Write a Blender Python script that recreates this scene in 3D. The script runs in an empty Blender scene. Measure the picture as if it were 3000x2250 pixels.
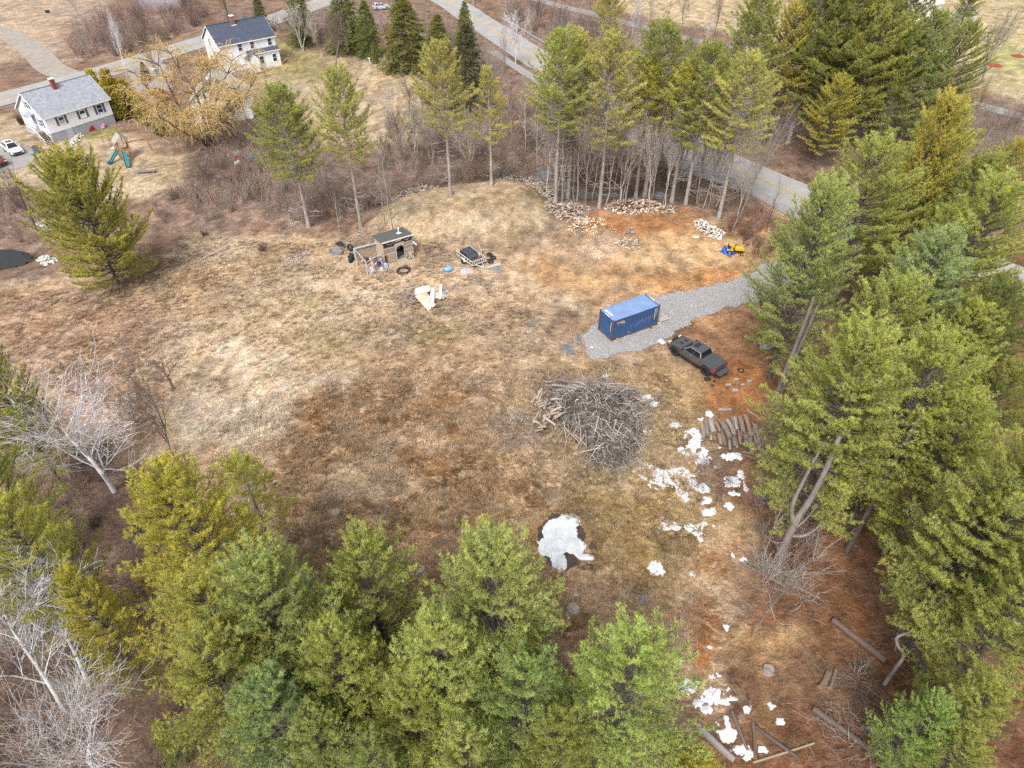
import bpy, math, random
import numpy as np
from mathutils import Matrix, Vector, Euler

scene = bpy.context.scene
C = scene.collection
R = math.radians
PI = math.pi

# ------------------------------------------------------------------ camera, sky, sun, exposure
FOC, PITCH, CAMH = 2000.0, R(41.2), 44.2
cam_data = bpy.data.cameras.new('camera')
cam_data.sensor_width = 36.0
cam_data.lens = 24.0
cam_data.clip_start = 0.5
cam_data.clip_end = 3000.0
cam = bpy.data.objects.new('camera', cam_data)
cam.location = (0, 0, CAMH)
cam.rotation_euler = (PI / 2 - PITCH, 0, 0)
C.objects.link(cam)
scene.camera = cam

SUN_EL, SUN_AZ = R(52), R(200)       # azimuth measured clockwise from +Y
world = bpy.data.worlds.new('World')
scene.world = world
world.use_nodes = True
wn = world.node_tree
wn.nodes.clear()
w_out = wn.nodes.new('ShaderNodeOutputWorld')
w_bg = wn.nodes.new('ShaderNodeBackground')
w_hs = wn.nodes.new('ShaderNodeHueSaturation')
w_sky = wn.nodes.new('ShaderNodeTexSky')
w_sky.sky_type = 'NISHITA'
w_sky.sun_disc = False
w_sky.sun_elevation = SUN_EL
w_sky.sun_rotation = SUN_AZ
w_sky.dust_density = 4.0
w_sky.air_density = 1.0
w_sky.ozone_density = 1.0
w_hs.inputs['Saturation'].default_value = 0.34      # overcast: greyed sky
w_bg.inputs['Strength'].default_value = 0.13
wn.links.new(w_sky.outputs[0], w_hs.inputs['Color'])
wn.links.new(w_hs.outputs[0], w_bg.inputs['Color'])
wn.links.new(w_bg.outputs[0], w_out.inputs['Surface'])

sun_data = bpy.data.lights.new('sun', 'SUN')
sun_data.energy = 1.5
sun_data.angle = R(18)
sun_data.color = (1.0, 0.965, 0.92)
sun = bpy.data.objects.new('sun', sun_data)
sd = Vector((math.sin(SUN_AZ) * math.cos(SUN_EL), math.cos(SUN_AZ) * math.cos(SUN_EL), math.sin(SUN_EL)))
sun.rotation_euler = sd.to_track_quat('Z', 'Y').to_euler()
sun.location = (0, 0, 80)
C.objects.link(sun)

vs = scene.view_settings
vs.view_transform = 'Standard'
vs.look = 'None'
vs.gamma = 1.0
vs.use_curve_mapping = False
vs.exposure = 0.94
scene.render.engine = 'CYCLES'
scene.cycles.use_denoising = False
scene.cycles.max_bounces = 6
scene.cycles.diffuse_bounces = 4
scene.cycles.glossy_bounces = 2
scene.cycles.transparent_max_bounces = 4

# ------------------------------------------------------------------ helpers
rnd = random.Random(7)
CP, SP = math.cos(PITCH), math.sin(PITCH)

def A(u, v, z=0.0):
    """survey point: photograph pixel (3000 wide) -> x, y on the level z"""
    a = (u - 1500) / FOC
    b = -(v - 1125) / FOC
    dz = -SP + b * CP
    t = (z - CAMH) / dz
    return a * t, (CP + b * SP) * t

def hash2(ix, iy, seed):
    n = (ix.astype(np.int64) * 374761393 + iy.astype(np.int64) * 668265263 + seed * 1442695041) & 0x7fffffff
    n = ((n ^ (n >> 13)) * 1274126177) & 0x7fffffff
    n = (n ^ (n >> 16)) & 0xffff
    return n / 65535.0

def vnoise(x, y, seed=0):
    x = np.asarray(x, float); y = np.asarray(y, float)
    ix = np.floor(x); iy = np.floor(y)
    fx = x - ix; fy = y - iy
    fx = fx * fx * (3 - 2 * fx); fy = fy * fy * (3 - 2 * fy)
    ix = ix.astype(np.int64); iy = iy.astype(np.int64)
    a = hash2(ix, iy, seed); b = hash2(ix + 1, iy, seed)
    c = hash2(ix, iy + 1, seed); d = hash2(ix + 1, iy + 1, seed)
    return (a * (1 - fx) + b * fx) * (1 - fy) + (c * (1 - fx) + d * fx) * fy

def fbm(x, y, seed=0, oct=4):
    s = 0; a = .5; t = 0
    for i in range(oct):
        s = s + a * vnoise(np.asarray(x) * 2 ** i + 17 * i, np.asarray(y) * 2 ** i + 31 * i, seed + i)
        t += a; a *= .5
    return s / t - .5            # about -.5 .. .5

def sstep(a, b, x):
    t = np.clip((x - a) / (b - a), 0, 1)
    return t * t * (3 - 2 * t)

def sdist(px, py, poly):
    """signed distance to a polygon, positive inside"""
    px = np.asarray(px, float); py = np.asarray(py, float)
    d = np.full(px.shape, 1e18); inside = np.zeros(px.shape, bool)
    n = len(poly)
    for i in range(n):
        ax, ay = poly[i]; bx, by = poly[(i + 1) % n]
        ex, ey = bx - ax, by - ay
        wx, wy = px - ax, py - ay
        t = np.clip((wx * ex + wy * ey) / (ex * ex + ey * ey + 1e-12), 0, 1)
        dx, dy = wx - ex * t, wy - ey * t
        d = np.minimum(d, dx * dx + dy * dy)
        c = ((ay <= py) & (by > py)) | ((by <= py) & (ay > py))
        with np.errstate(divide='ignore', invalid='ignore'):
            xi = ax + (py - ay) * ex / (by - ay if by != ay else 1e-12)
        inside ^= c & (px < xi)
    return np.where(inside, 1, -1) * np.sqrt(d)

def WP(pts):
    return [A(u, v) for u, v in pts]

MOUND = WP([(1090, 668), (1150, 615), (1250, 585), (1370, 565), (1480, 553), (1560, 570), (1592, 610), (1600, 655),
            (1540, 690), (1400, 705), (1240, 705), (1130, 700)])
SWAMP = WP([(640, 520), (760, 600), (900, 640), (1020, 625), (1110, 610), (1220, 560), (1420, 525), (1600, 545), (1640, 590),
            (1800, 590), (2000, 600), (2120, 600), (2190, 560), (2000, 450), (1850, 390), (1700, 330), (1560, 280), (1380, 300),
            (1180, 400), (1000, 430), (800, 440)])
POND = WP([(-60, 728), (30, 726), (80, 738), (108, 750), (90, 768), (50, 780), (0, 786), (-60, 790)])

def H(x, y):
    x = np.asarray(x, float); y = np.asarray(y, float)
    near = 1 - sstep(95, 130, y)
    z = fbm(x / 9., y / 9., 3, 3) * .45 * near + fbm(x / 2.2, y / 2.2, 9, 3) * .14 * near
    z = z + sstep(-3.0, 3.4, sdist(x, y, MOUND)) * 2.7
    z = z - sstep(-1.0, 5.0, sdist(x, y, SWAMP)) * 1.3
    z = z - sstep(-.6, 1.2, sdist(x, y, POND)) * .45
    return z

def h1(x, y):
    return float(H(np.array([x]), np.array([y]))[0])

def G(u, v):
    z = 0
    for i in range(4):
        x, y = A(u, v, z)
        z = h1(x, y)
    return x, y, z

def link(o, parent=None):
    C.objects.link(o)
    if parent is not None:
        o.parent = parent
    return o

def thing(name, label, cat, loc=(0, 0, 0), rotz=0.0, group=None):
    o = bpy.data.objects.new(name, None)
    o.empty_display_size = .3
    o.location = loc
    o.rotation_euler = (0, 0, rotz)
    o['label'] = label
    o['category'] = cat
    if group:
        o['group'] = group
    return link(o)

def tag(o, label, cat, group=None, kind=None):
    o['label'] = label
    o['category'] = cat
    if group:
        o['group'] = group
    if kind:
        o['kind'] = kind
    return o

def np_mesh(name, verts, faces, nside, cols=None, smooth=False):
    """verts (N,3), faces (M,nside) all with the same count"""
    verts = np.ascontiguousarray(verts, dtype=np.float32)
    faces = np.ascontiguousarray(faces, dtype=np.int32)
    me = bpy.data.meshes.new(name)
    me.vertices.add(len(verts))
    me.vertices.foreach_set('co', verts.ravel())
    m = len(faces)
    me.loops.add(m * nside)
    me.loops.foreach_set('vertex_index', faces.ravel())
    me.polygons.add(m)
    me.polygons.foreach_set('loop_start', np.arange(m, dtype=np.int32) * nside)
    me.polygons.foreach_set('loop_total', np.full(m, nside, dtype=np.int32))
    if smooth:
        me.polygons.foreach_set('use_smooth', np.ones(m, dtype=bool))
    me.update(calc_edges=True)
    if cols is not None:
        at = me.color_attributes.new('tint', 'FLOAT_COLOR', 'POINT')
        c4 = np.ones((len(verts), 4), dtype=np.float32)
        c4[:, :cols.shape[1]] = cols
        at.data.foreach_set('color', c4.ravel())
    return me

def mesh_obj(name, me, m=None, parent=None):
    o = bpy.data.objects.new(name, me)
    if m is not None:
        me.materials.append(m)
    return link(o, parent)

class MB:
    """collects boxes, tubes, prisms; build() links them as one mesh object"""
    def __init__(s):
        s.v = []; s.f = []
    def add(s, vs_, fs_):
        b = len(s.v)
        s.v += [tuple(p) for p in vs_]
        s.f += [tuple(i + b for i in f) for f in fs_]
        return s
    def box(s, c, size, rot=(0, 0, 0), taper=None):
        x, y, z = size[0] / 2, size[1] / 2, size[2] / 2
        tx, ty = taper if taper else (1, 1)
        p = [(-x, -y, -z), (x, -y, -z), (x, y, -z), (-x, y, -z), (-x * tx, -y * ty, z), (x * tx, -y * ty, z), (x * tx, y * ty, z), (-x * tx, y * ty, z)]
        M = Euler(rot).to_matrix()
        cc = Vector(c)
        return s.add([M @ Vector(q) + cc for q in p], [(0, 3, 2, 1), (4, 5, 6, 7), (0, 1, 5, 4), (1, 2, 6, 5), (2, 3, 7, 6), (3, 0, 4, 7)])
    def tube(s, p0, p1, r0, r1=None, n=8, cap=True):
        r1 = r0 if r1 is None else r1
        p0 = Vector(p0); p1 = Vector(p1)
        d = (p1 - p0).normalized()
        a = d.orthogonal().normalized(); b = d.cross(a)
        vs_ = []
        for p, r in ((p0, r0), (p1, r1)):
            for i in range(n):
                t = 2 * PI * i / n
                vs_.append(p + a * (r * math.cos(t)) + b * (r * math.sin(t)))
        fs_ = [(i, (i + 1) % n, n + (i + 1) % n, n + i) for i in range(n)]
        if cap:
            fs_ += [tuple(range(n - 1, -1, -1)), tuple(range(n, 2 * n))]
        return s.add(vs_, fs_)
    def path(s, pts, r, n=8, closed=False):
        k = len(pts)
        for i in range(k if closed else k - 1):
            r0 = r[i] if isinstance(r, (list, tuple)) else r
            r1 = r[(i + 1) % k] if isinstance(r, (list, tuple)) else r
            s.tube(pts[i], pts[(i + 1) % k], r0, r1, n)
        return s
    def prism(s, poly, y0, y1, axis='y', taper=1.0, zc=0.0):
        """polygon in (x,z) pulled along y (axis 'y'), in (x,y) along z ('z') or (y,z) along x ('x')"""
        n = len(poly)
        vs_ = []
        for k, q in enumerate((y0, y1)):
            for a, b in poly:
                if axis == 'y': vs_.append((a, q, b))
                elif axis == 'z': vs_.append((a, b, q))
                else: vs_.append((q, a, b))
        fs_ = [(i, (i + 1) % n, n + (i + 1) % n, n + i) for i in range(n)] + [tuple(range(n - 1, -1, -1)), tuple(range(n, 2 * n))]
        return s.add(vs_, fs_)
    def quad(s, a, b, c, d):
        return s.add([a, b, c, d], [(0, 1, 2, 3)])
    def ring(s, c, R_, r, axis='z', n=20, m=8, flat=1.0):
        vs_ = []; c = Vector(c)
        for i in range(n):
            t = 2 * PI * i / n
            for j in range(m):
                p = 2 * PI * j / m
                rr = R_ + r * math.cos(p); h = r * flat * math.sin(p)
                q = (rr * math.cos(t), rr * math.sin(t), h)
                if axis == 'y': q = (q[0], q[2], q[1])
                if axis == 'x': q = (q[2], q[0], q[1])
                vs_.append(c + Vector(q))
        fs_ = [(i * m + j, ((i + 1) % n) * m + j, ((i + 1) % n) * m + (j + 1) % m, i * m + (j + 1) % m) for i in range(n) for j in range(m)]
        return s.add(vs_, fs_)
    def build(s, name, m, parent=None, smooth=False, bevel=0.0, seg=2):
        me = bpy.data.meshes.new(name)
        me.from_pydata(s.v, [], s.f)
        import bmesh
        bm = bmesh.new(); bm.from_mesh(me)
        bmesh.ops.recalc_face_normals(bm, faces=bm.faces)
        bm.to_mesh(me); bm.free()
        me.update()
        if smooth:
            for p in me.polygons: p.use_smooth = True
        o = mesh_obj(name, me, m, parent)
        if bevel:
            bv = o.modifiers.new('bevel', 'BEVEL')
            bv.width = bevel; bv.segments = seg; bv.limit_method = 'ANGLE'; bv.angle_limit = R(40)
        return o

MATS = {}
def mat(name, c1, c2=None, scale=3.0, rough=.85, bump=0.0, metal=0.0, spec=.3, detail=5.0, stretch=None, obj_color=False, contrast=(.35, .65), bscale=None, coat=0.0):
    if name in MATS: return MATS[name]
    m = bpy.data.materials.new(name)
    m.use_nodes = True
    nt = m.node_tree; N = nt.nodes; L = nt.links
    b = N['Principled BSDF']
    b.inputs['Roughness'].default_value = rough
    b.inputs['Metallic'].default_value = metal
    b.inputs['Specular IOR Level'].default_value = spec
    b.inputs['Coat Weight'].default_value = coat
    c2 = c2 if c2 else tuple(min(1, k * .78) for k in c1)
    tc = N.new('ShaderNodeTexCoord'); mp = N.new('ShaderNodeMapping')
    if stretch: mp.inputs['Scale'].default_value = stretch
    L.new(tc.outputs['Object'], mp.inputs['Vector'])
    oi = N.new('ShaderNodeObjectInfo')
    off = N.new('ShaderNodeMath'); off.operation = 'MULTIPLY'; off.inputs[1].default_value = 37.0
    L.new(oi.outputs['Random'], off.inputs[0])
    L.new(off.outputs[0], mp.inputs['Location'])
    nz = N.new('ShaderNodeTexNoise'); nz.inputs['Scale'].default_value = scale; nz.inputs['Detail'].default_value = detail; nz.inputs['Roughness'].default_value = .65
    L.new(mp.outputs[0], nz.inputs['Vector'])
    rp = N.new('ShaderNodeValToRGB')
    rp.color_ramp.elements[0].position = contrast[0]; rp.color_ramp.elements[1].position = contrast[1]
    rp.color_ramp.elements[0].color = (*c2, 1); rp.color_ramp.elements[1].color = (*c1, 1)
    L.new(nz.outputs['Fac'], rp.inputs['Fac'])
    out = rp.outputs['Color']
    if obj_color:
        mx = N.new('ShaderNodeMix'); mx.data_type = 'RGBA'; mx.blend_type = 'MULTIPLY'; mx.inputs['Factor'].default_value = 1
        L.new(out, mx.inputs['A']); L.new(oi.outputs['Color'], mx.inputs['B'])
        out = mx.outputs['Result']
    L.new(out, b.inputs['Base Color'])
    if bump:
        bp = N.new('ShaderNodeBump'); bp.inputs['Strength'].default_value = bump; bp.inputs['Distance'].default_value = .05
        n2 = N.new('ShaderNodeTexNoise'); n2.inputs['Scale'].default_value = bscale or scale * 3; n2.inputs['Detail'].default_value = 4
        L.new(mp.outputs[0], n2.inputs['Vector'])
        L.new(n2.outputs['Fac'], bp.inputs['Height']); L.new(bp.outputs['Normal'], b.inputs['Normal'])
    MATS[name] = m
    return m

def tint_mat(name, rough=.9, trans=0.0, obj_color=True, noise=0.0, nscale=4.0, bump=0.0, spec=.2):
    """colour from the mesh's own 'tint' attribute, times the object's colour"""
    m = bpy.data.materials.new(name); m.use_nodes = True
    nt = m.node_tree; N = nt.nodes; L = nt.links
    b = N['Principled BSDF']; b.inputs['Roughness'].default_value = rough; b.inputs['Specular IOR Level'].default_value = spec
    at = N.new('ShaderNodeAttribute'); at.attribute_name = 'tint'
    out = at.outputs['Color']
    if obj_color:
        oi = N.new('ShaderNodeObjectInfo')
        mx = N.new('ShaderNodeMix'); mx.data_type = 'RGBA'; mx.blend_type = 'MULTIPLY'; mx.inputs['Factor'].default_value = 1
        L.new(out, mx.inputs['A']); L.new(oi.outputs['Color'], mx.inputs['B']); out = mx.outputs['Result']
    L.new(out, b.inputs['Base Color'])
    if trans:
        tr = N.new('ShaderNodeBsdfTranslucent'); ms = N.new('ShaderNodeMixShader'); ms.inputs[0].default_value = trans
        L.new(out, tr.inputs['Color']); L.new(b.outputs[0], ms.inputs[1]); L.new(tr.outputs[0], ms.inputs[2])
        L.new(ms.outputs[0], N['Material Output'].inputs['Surface'])
    return m

# ------------------------------------------------------------------ ground
def axis(segs):
    out = [segs[0][0]]
    for a, b, st in segs:
        n = max(1, int(round((b - a) / st)))
        out += list(np.linspace(a, b, n + 1)[1:])
    return np.array(out)
gx = axis([(-1500, -300, 120), (-300, -150, 12), (-150, -60, 1.3), (-60, 60, .42), (60, 150, 1.3), (150, 300, 12), (300, 1500, 120)])
gy = axis([(-600, -40, 80), (-40, 4, 6), (4, 105, .42), (105, 225, 1.0), (225, 330, 12), (330, 2500, 150)])
GXm, GYm = np.meshgrid(gx, gy)
PX, PY = GXm.ravel(), GYm.ravel()
PZ = H(PX, PY)

# real ground covers, painted as regions on the land
wx = PX + fbm(PX / 3., PY / 3., 41, 3) * 3.2 + fbm(PX / .8, PY / .8, 47, 2) * .9
wy = PY + fbm(PX / 3., PY / 3., 43, 3) * 4.2 + fbm(PX / .8, PY / .8, 49, 2) * 1.2
col = np.tile(np.array([.205, .140, .105]), (len(PX), 1))
def blend(m, c, amt=1.0):
    global col
    m = (m * amt)[:, None]
    col = col * (1 - m) + np.array(c) * m
def ppoly(pts, c, soft=1.5, amt=1.0):
    blend(sstep(-soft, soft, sdist(wx, wy, WP(pts))), c, amt)
def pell(u, v, ru, rv, c, amt=1.0, soft=.45):
    x, y = A(u, v); x2, _ = A(u + ru, v); y1 = A(u, v + rv)[1]; y2 = A(u, v - rv)[1]
    d = 1 - np.sqrt(((wx - x) / (x2 - x)) ** 2 + ((wy - y) / ((y2 - y1) / 2)) ** 2)
    blend(sstep(-soft, soft, d), c, amt)

STRAW = (.55, .44, .325); TAN = (.335, .245, .165); BOG = (.230, .138, .074); RUST = (.32, .145, .062); NEED = (.150, .080, .048)
SAND = (.47, .325, .19); CLAY = (.42, .215, .09); OLIVE = (.225, .185, .075); LAWN = (.385, .305, .205); MAUVE = (.225, .165, .135)
# far land
ppoly([(-400, -80), (330, -80), (300, 60), (230, 150), (90, 170), (-400, 260)], (.36, .285, .215), 3)
ppoly([(180, 60), (560, 20), (620, 90), (300, 170), (170, 190)], (.30, .215, .16), 3)
ppoly([(1600, -120), (2300, -120), (2330, 130), (2200, 110), (1850, 40)], (.42, .335, .215), 3)
ppoly([(2560, -150), (3700, -150), (3700, 330), (3050, 320), (2850, 255), (2700, 120)], (.40, .335, .20), 3)
pell(3000, 175, 130, 50, (.33, .33, .15), .8)
ppoly([(1400, 95), (1850, 95), (2250, 175), (2800, 330), (3600, 480), (3600, 640), (2500, 420), (2250, 370), (1800, 210), (1500, 130)], MAUVE, 2)
ppoly([(1060, 120), (1420, 240), (1800, 470), (2160, 560), (2230, 640), (1500, 600), (1100, 480)], (.215, .145, .115), 2)
# lawns
ppoly([(830, 165), (1160, 165), (1350, 250), (1290, 340), (1230, 420), (1000, 420), (760, 330), (700, 260)], LAWN, 2)
ppoly([(800, 110), (960, 170), (1010, 205), (930, 235), (800, 240), (760, 190)], (.27, .23, .115), 2.5)
pell(1240, 345, 70, 25, (.29, .25, .11), .7)
ppoly([(-200, 330), (60, 335), (130, 410), (300, 390), (420, 400), (560, 480), (520, 545), (430, 590), (250, 590), (120, 540), (-200, 560)], LAWN, 1.6)
pell(300, 395, 60, 15, (.25, .25, .09), .7)
pell(440, 560, 90, 30, (.44, .36, .25), .7)
ppoly([(-300, 560), (90, 570), (160, 700), (130, 730), (-300, 720)], (.24, .175, .14), 2)
ppoly([(430, 600), (620, 480), (900, 560), (860, 640), (640, 650), (480, 700)], (.255, .185, .15), 2)
# the clearing
ppoly([(-300, 850), (180, 810), (420, 760), (560, 680), (900, 690), (1090, 690), (1600, 660), (1640, 620), (2100, 640), (2220, 600), (2420, 640),
       (2420, 820), (2280, 950), (2330, 1180), (2250, 1500), (2180, 1900), (2050, 2150), (1650, 2050), (1200, 1850), (780, 1680), (520, 1400),
       (400, 1330), (-300, 1180)], TAN, 1.2)
ppoly([(-300, 830), (200, 850), (480, 900), (560, 1000), (480, 1180), (380, 1330), (-300, 1150)], (.275, .185, .13), 2)
ppoly([(380, 930), (560, 960), (520, 1060), (330, 1050)], (.23, .145, .10), 1.5)
for e in [(760, 1000, 270, 110, STRAW, .85), (700, 1210, 190, 110, (.57, .465, .35), 1.0), (620, 1060, 160, 90, STRAW, .7), (880, 1090, 200, 70, STRAW, .7), (640, 730, 120, 40, STRAW, .7), (940, 880, 210, 70, STRAW, .8),
          (1080, 760, 160, 30, STRAW, .5), (1400, 810, 220, 60, (.47, .34, .23), .8), (1560, 880, 160, 60, (.45, .32, .20), .7), (1000, 990, 130, 40, (.30, .24, .15), .7),
          (830, 900, 160, 40, OLIVE, .7), (1300, 970, 110, 30, OLIVE, .75), (920, 1000, 120, 40, OLIVE, .55), (700, 960, 100, 26, OLIVE, .5), (1010, 1060, 110, 40, (.29, .24, .14), .6), (470, 800, 120, 50, (.23, .17, .11), .6),
          (690, 900, 150, 30, (.26, .185, .13), .6), (1240, 1080, 190, 60, (.31, .215, .14), .7), (1500, 1010, 160, 50, (.33, .25, .18), .6)]:
    pell(*e)
ppoly([(880, 1180), (1150, 1100), (1420, 1150), (1500, 1320), (1640, 1440), (1900, 1420), (2000, 1500), (1950, 1750), (1700, 1900), (1200, 1800), (850, 1640), (800, 1420)], BOG, 1.5, .95)
for e in [(1180, 1290, 90, 40, STRAW, .55), (1070, 1400, 120, 60, STRAW, .65), (1500, 1360, 90, 40, (.42, .29, .17), .7), (1280, 1430, 90, 40, (.31, .21, .13), .6), (960, 1560, 120, 40, (.34, .24, .155), .7),
          (1240, 1610, 80, 40, (.36, .25, .16), .7), (1560, 1500, 70, 30, (.40, .29, .18), .7), (1480, 1180, 90, 45, (.37, .27, .17), .6), (1700, 1380, 110, 50, (.33, .24, .14), .6),
          (1750, 1720, 120, 60, (.33, .24, .15), .7), (1860, 1800, 90, 60, (.36, .26, .16), .6), (1820, 1240, 180, 110, OLIVE, .6), (1900, 1520, 220, 160, (.25, .185, .075), .75),
          (1970, 1160, 120, 90, (.29, .22, .11), .7), (1880, 1090, 140, 50, (.33, .25, .15), .6), (1120, 1490, 60, 30, (.13, .085, .055), .6), (880, 1440, 60, 40, (.13, .085, .055), .6),
          (1350, 1380, 70, 30, (.15, .095, .06), .6)]:
    pell(*e)
# bare soil round the track
ppoly([(1560, 610), (1700, 620), (2100, 650), (2240, 640), (2330, 720), (2300, 830), (2230, 860), (1980, 850), (1760, 900), (1600, 880), (1480, 800), (1600, 700)], (.42, .27, .155), 1.5)
for e in [(1900, 760, 260, 40, SAND, .8), (2060, 730, 110, 35, (.50, .35, .20), .8), (1720, 720, 110, 40, (.45, .33, .235), .7), (1850, 650, 170, 28, (.35, .165, .07), .9), (2060, 820, 190, 35, CLAY, .8),
          (1650, 690, 70, 50, (.22, .165, .115), .7), (1980, 630, 90, 20, (.36, .20, .095), .7), (2180, 665, 70, 25, (.19, .12, .085), .8), (1780, 850, 170, 30, (.44, .30, .18), .7),
          (1560, 930, 70, 26, (.24, .18, .13), .8), (1640, 910, 60, 30, (.20, .15, .11), .5), (1600, 970, 120, 40, (.44, .31, .21), .6), (1400, 930, 110, 35, (.44, .33, .23), .6),
          (1380, 850, 90, 14, (.22, .165, .12), .6), (1330, 910, 90, 14, (.22, .165, .12), .6)]:
    pell(*e)
ppoly([(1920, 930), (2180, 850), (2300, 860), (2300, 1000), (2330, 1180), (2150, 1250), (2040, 1190), (2120, 1110), (1990, 1000), (1900, 980)], (.265, .150, .085), 1)
for e in [(2150, 1130, 110, 70, RUST, .85), (2060, 930, 60, 26, (.44, .25, .12), .85), (2200, 1010, 80, 40, (.27, .15, .085), .7), (2230, 1180, 60, 70, (.31, .15, .07), .7),
          (2190, 1400, 90, 130, (.20, .11, .065), .8), (2060, 1840, 60, 70, (.32, .14, .055), .9), (2110, 1640, 70, 60, (.25, .13, .07), .6)]:
    pell(*e)
ppoly([(1540, 1030), (1750, 1065), (1950, 1020), (2060, 1090), (2060, 1210), (1960, 1260), (1900, 1150), (1560, 1090)], (.27, .195, .115), 1.5, .8)
for e in [(1560, 945, 120, 45, (.26, .19, .135), .75), (1420, 900, 90, 26, (.27, .2, .145), .7), (1640, 935, 50, 40, (.17, .125, .09), .6), (1480, 1000, 120, 40, (.30, .23, .165), .7), (1350, 760, 120, 22, (.30, .235, .165), .6), (1900, 800, 120, 14, (.25, .165, .10), .7), (1760, 860, 110, 18, (.26, .175, .11), .7), (1690, 770, 60, 20, (.24, .17, .115), .6)]:
    pell(*e)
for e in [(1380, 835, 230, 40, (.50, .385, .275), .65), (1560, 870, 150, 45, (.48, .35, .235), .6), (1180, 850, 160, 30, (.47, .375, .27), .5), (900, 930, 240, 60, (.47, .38, .27), .45)]:
    pell(*e)
# wheel ruts worn into the turf
def prut(pts, w, c, amt):
    P = WP(pts); d = np.full(PX.shape, 1e9)
    for i in range(len(P) - 1):
        ax, ay = P[i]; bx, by = P[i + 1]; ex, ey = bx - ax, by - ay
        t = np.clip(((wx * .35 + PX * .65 - ax) * ex + (wy * .35 + PY * .65 - ay) * ey) / (ex * ex + ey * ey), 0, 1)
        d = np.minimum(d, np.hypot(wx * .35 + PX * .65 - ax - ex * t, wy * .35 + PY * .65 - ay - ey * t))
    blend(1 - sstep(w * .4, w, d), c, amt)
for q in ([(1720, 900), (1600, 850), (1500, 815), (1400, 808), (1300, 815), (1180, 830)], [(1740, 925), (1600, 880), (1480, 840), (1380, 832), (1280, 845), (1150, 860)], [(1560, 850), (1560, 760), (1600, 700), (1640, 660)], [(1520, 845), (1515, 760), (1560, 695)],
          [(900, 905), (800, 850), (740, 800), (690, 770)], [(870, 930), (760, 870), (690, 820), (640, 785)]):
    prut(q, .75, (.50, .40, .29), .55)
for q in ([(1940, 990), (2010, 1050), (2100, 1140), (2150, 1190)], [(2030, 940), (2120, 1020), (2200, 1090)], [(1980, 870), (2100, 850), (2240, 790)]):
    prut(q, .6, (.20, .11, .06), .5)
# needle and leaf litter below the pines
ppoly([(2240, 1480), (2330, 1200), (2420, 900), (2560, 800), (3300, 640), (3600, 2700), (1900, 2700), (2050, 2150), (2150, 1900)], NEED, 2)
for e in [(2330, 1880, 110, 50, (.27, .19, .11), .7), (2360, 2000, 160, 60, (.205, .13, .075), .6), (2200, 1900, 60, 60, (.26, .17, .09), .6), (2460, 1780, 120, 60, (.17, .085, .045), .7), (2930, 1100, 140, 90, (.15, .058, .03), .8),
          (2230, 2080, 70, 50, (.22, .15, .07), .5)]:
    pell(*e)
ppoly([(-400, 1600), (150, 1650), (420, 1850), (700, 1980), (1250, 1980), (1700, 2080), (1950, 2250), (1900, 2800), (-400, 2800)], (.165, .115, .085), 2)
blend(sstep(-4.5, -1.5, sdist(wx, wy, MOUND)), (.235, .175, .12), .75)
blend(sstep(-1.6, .8, sdist(wx, wy, MOUND)), (.36, .28, .185))
blend(sstep(-1.6, -.2, sdist(wx, wy, MOUND)) * (1 - sstep(.4, 3.0, sdist(wx, wy, MOUND))) * (PY > 84), (.285, .24, .115), .6)
blend(sstep(-1, 3, sdist(wx, wy, SWAMP)), (.15, .115, .095), .7)
blend(sstep(-.8, .6, sdist(wx, wy, POND)), (.06, .05, .04))
# patchy growth: dead grass, moss and wet peat mixed at the scale of a stride
n1 = fbm(PX / 1.3, PY / 2.0, 61, 4); n2 = fbm(PX / 4.2, PY / 5.0, 67, 3); n3 = fbm(PX / .55, PY / .7, 71, 2)
gm = col.mean(1, keepdims=True); col = (gm + (col - gm) * 1.05) * np.array([.90, .875, .86])
lum = 1 + .9 * n1 + .45 * n2 + .8 * n3
col *= np.clip(lum, .4, 1.75)[:, None]
col[:, 0] *= 1 + .14 * fbm(PX / 3., PY / 3., 81, 2); col[:, 2] *= 1 - .25 * fbm(PX / 3., PY / 3., 81, 2)
col = np.clip(col, .015, .8)

nxg, nyg = len(gx), len(gy)
ii = (np.arange(nyg - 1)[:, None] * nxg + np.arange(nxg - 1)[None, :]).ravel()
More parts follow.
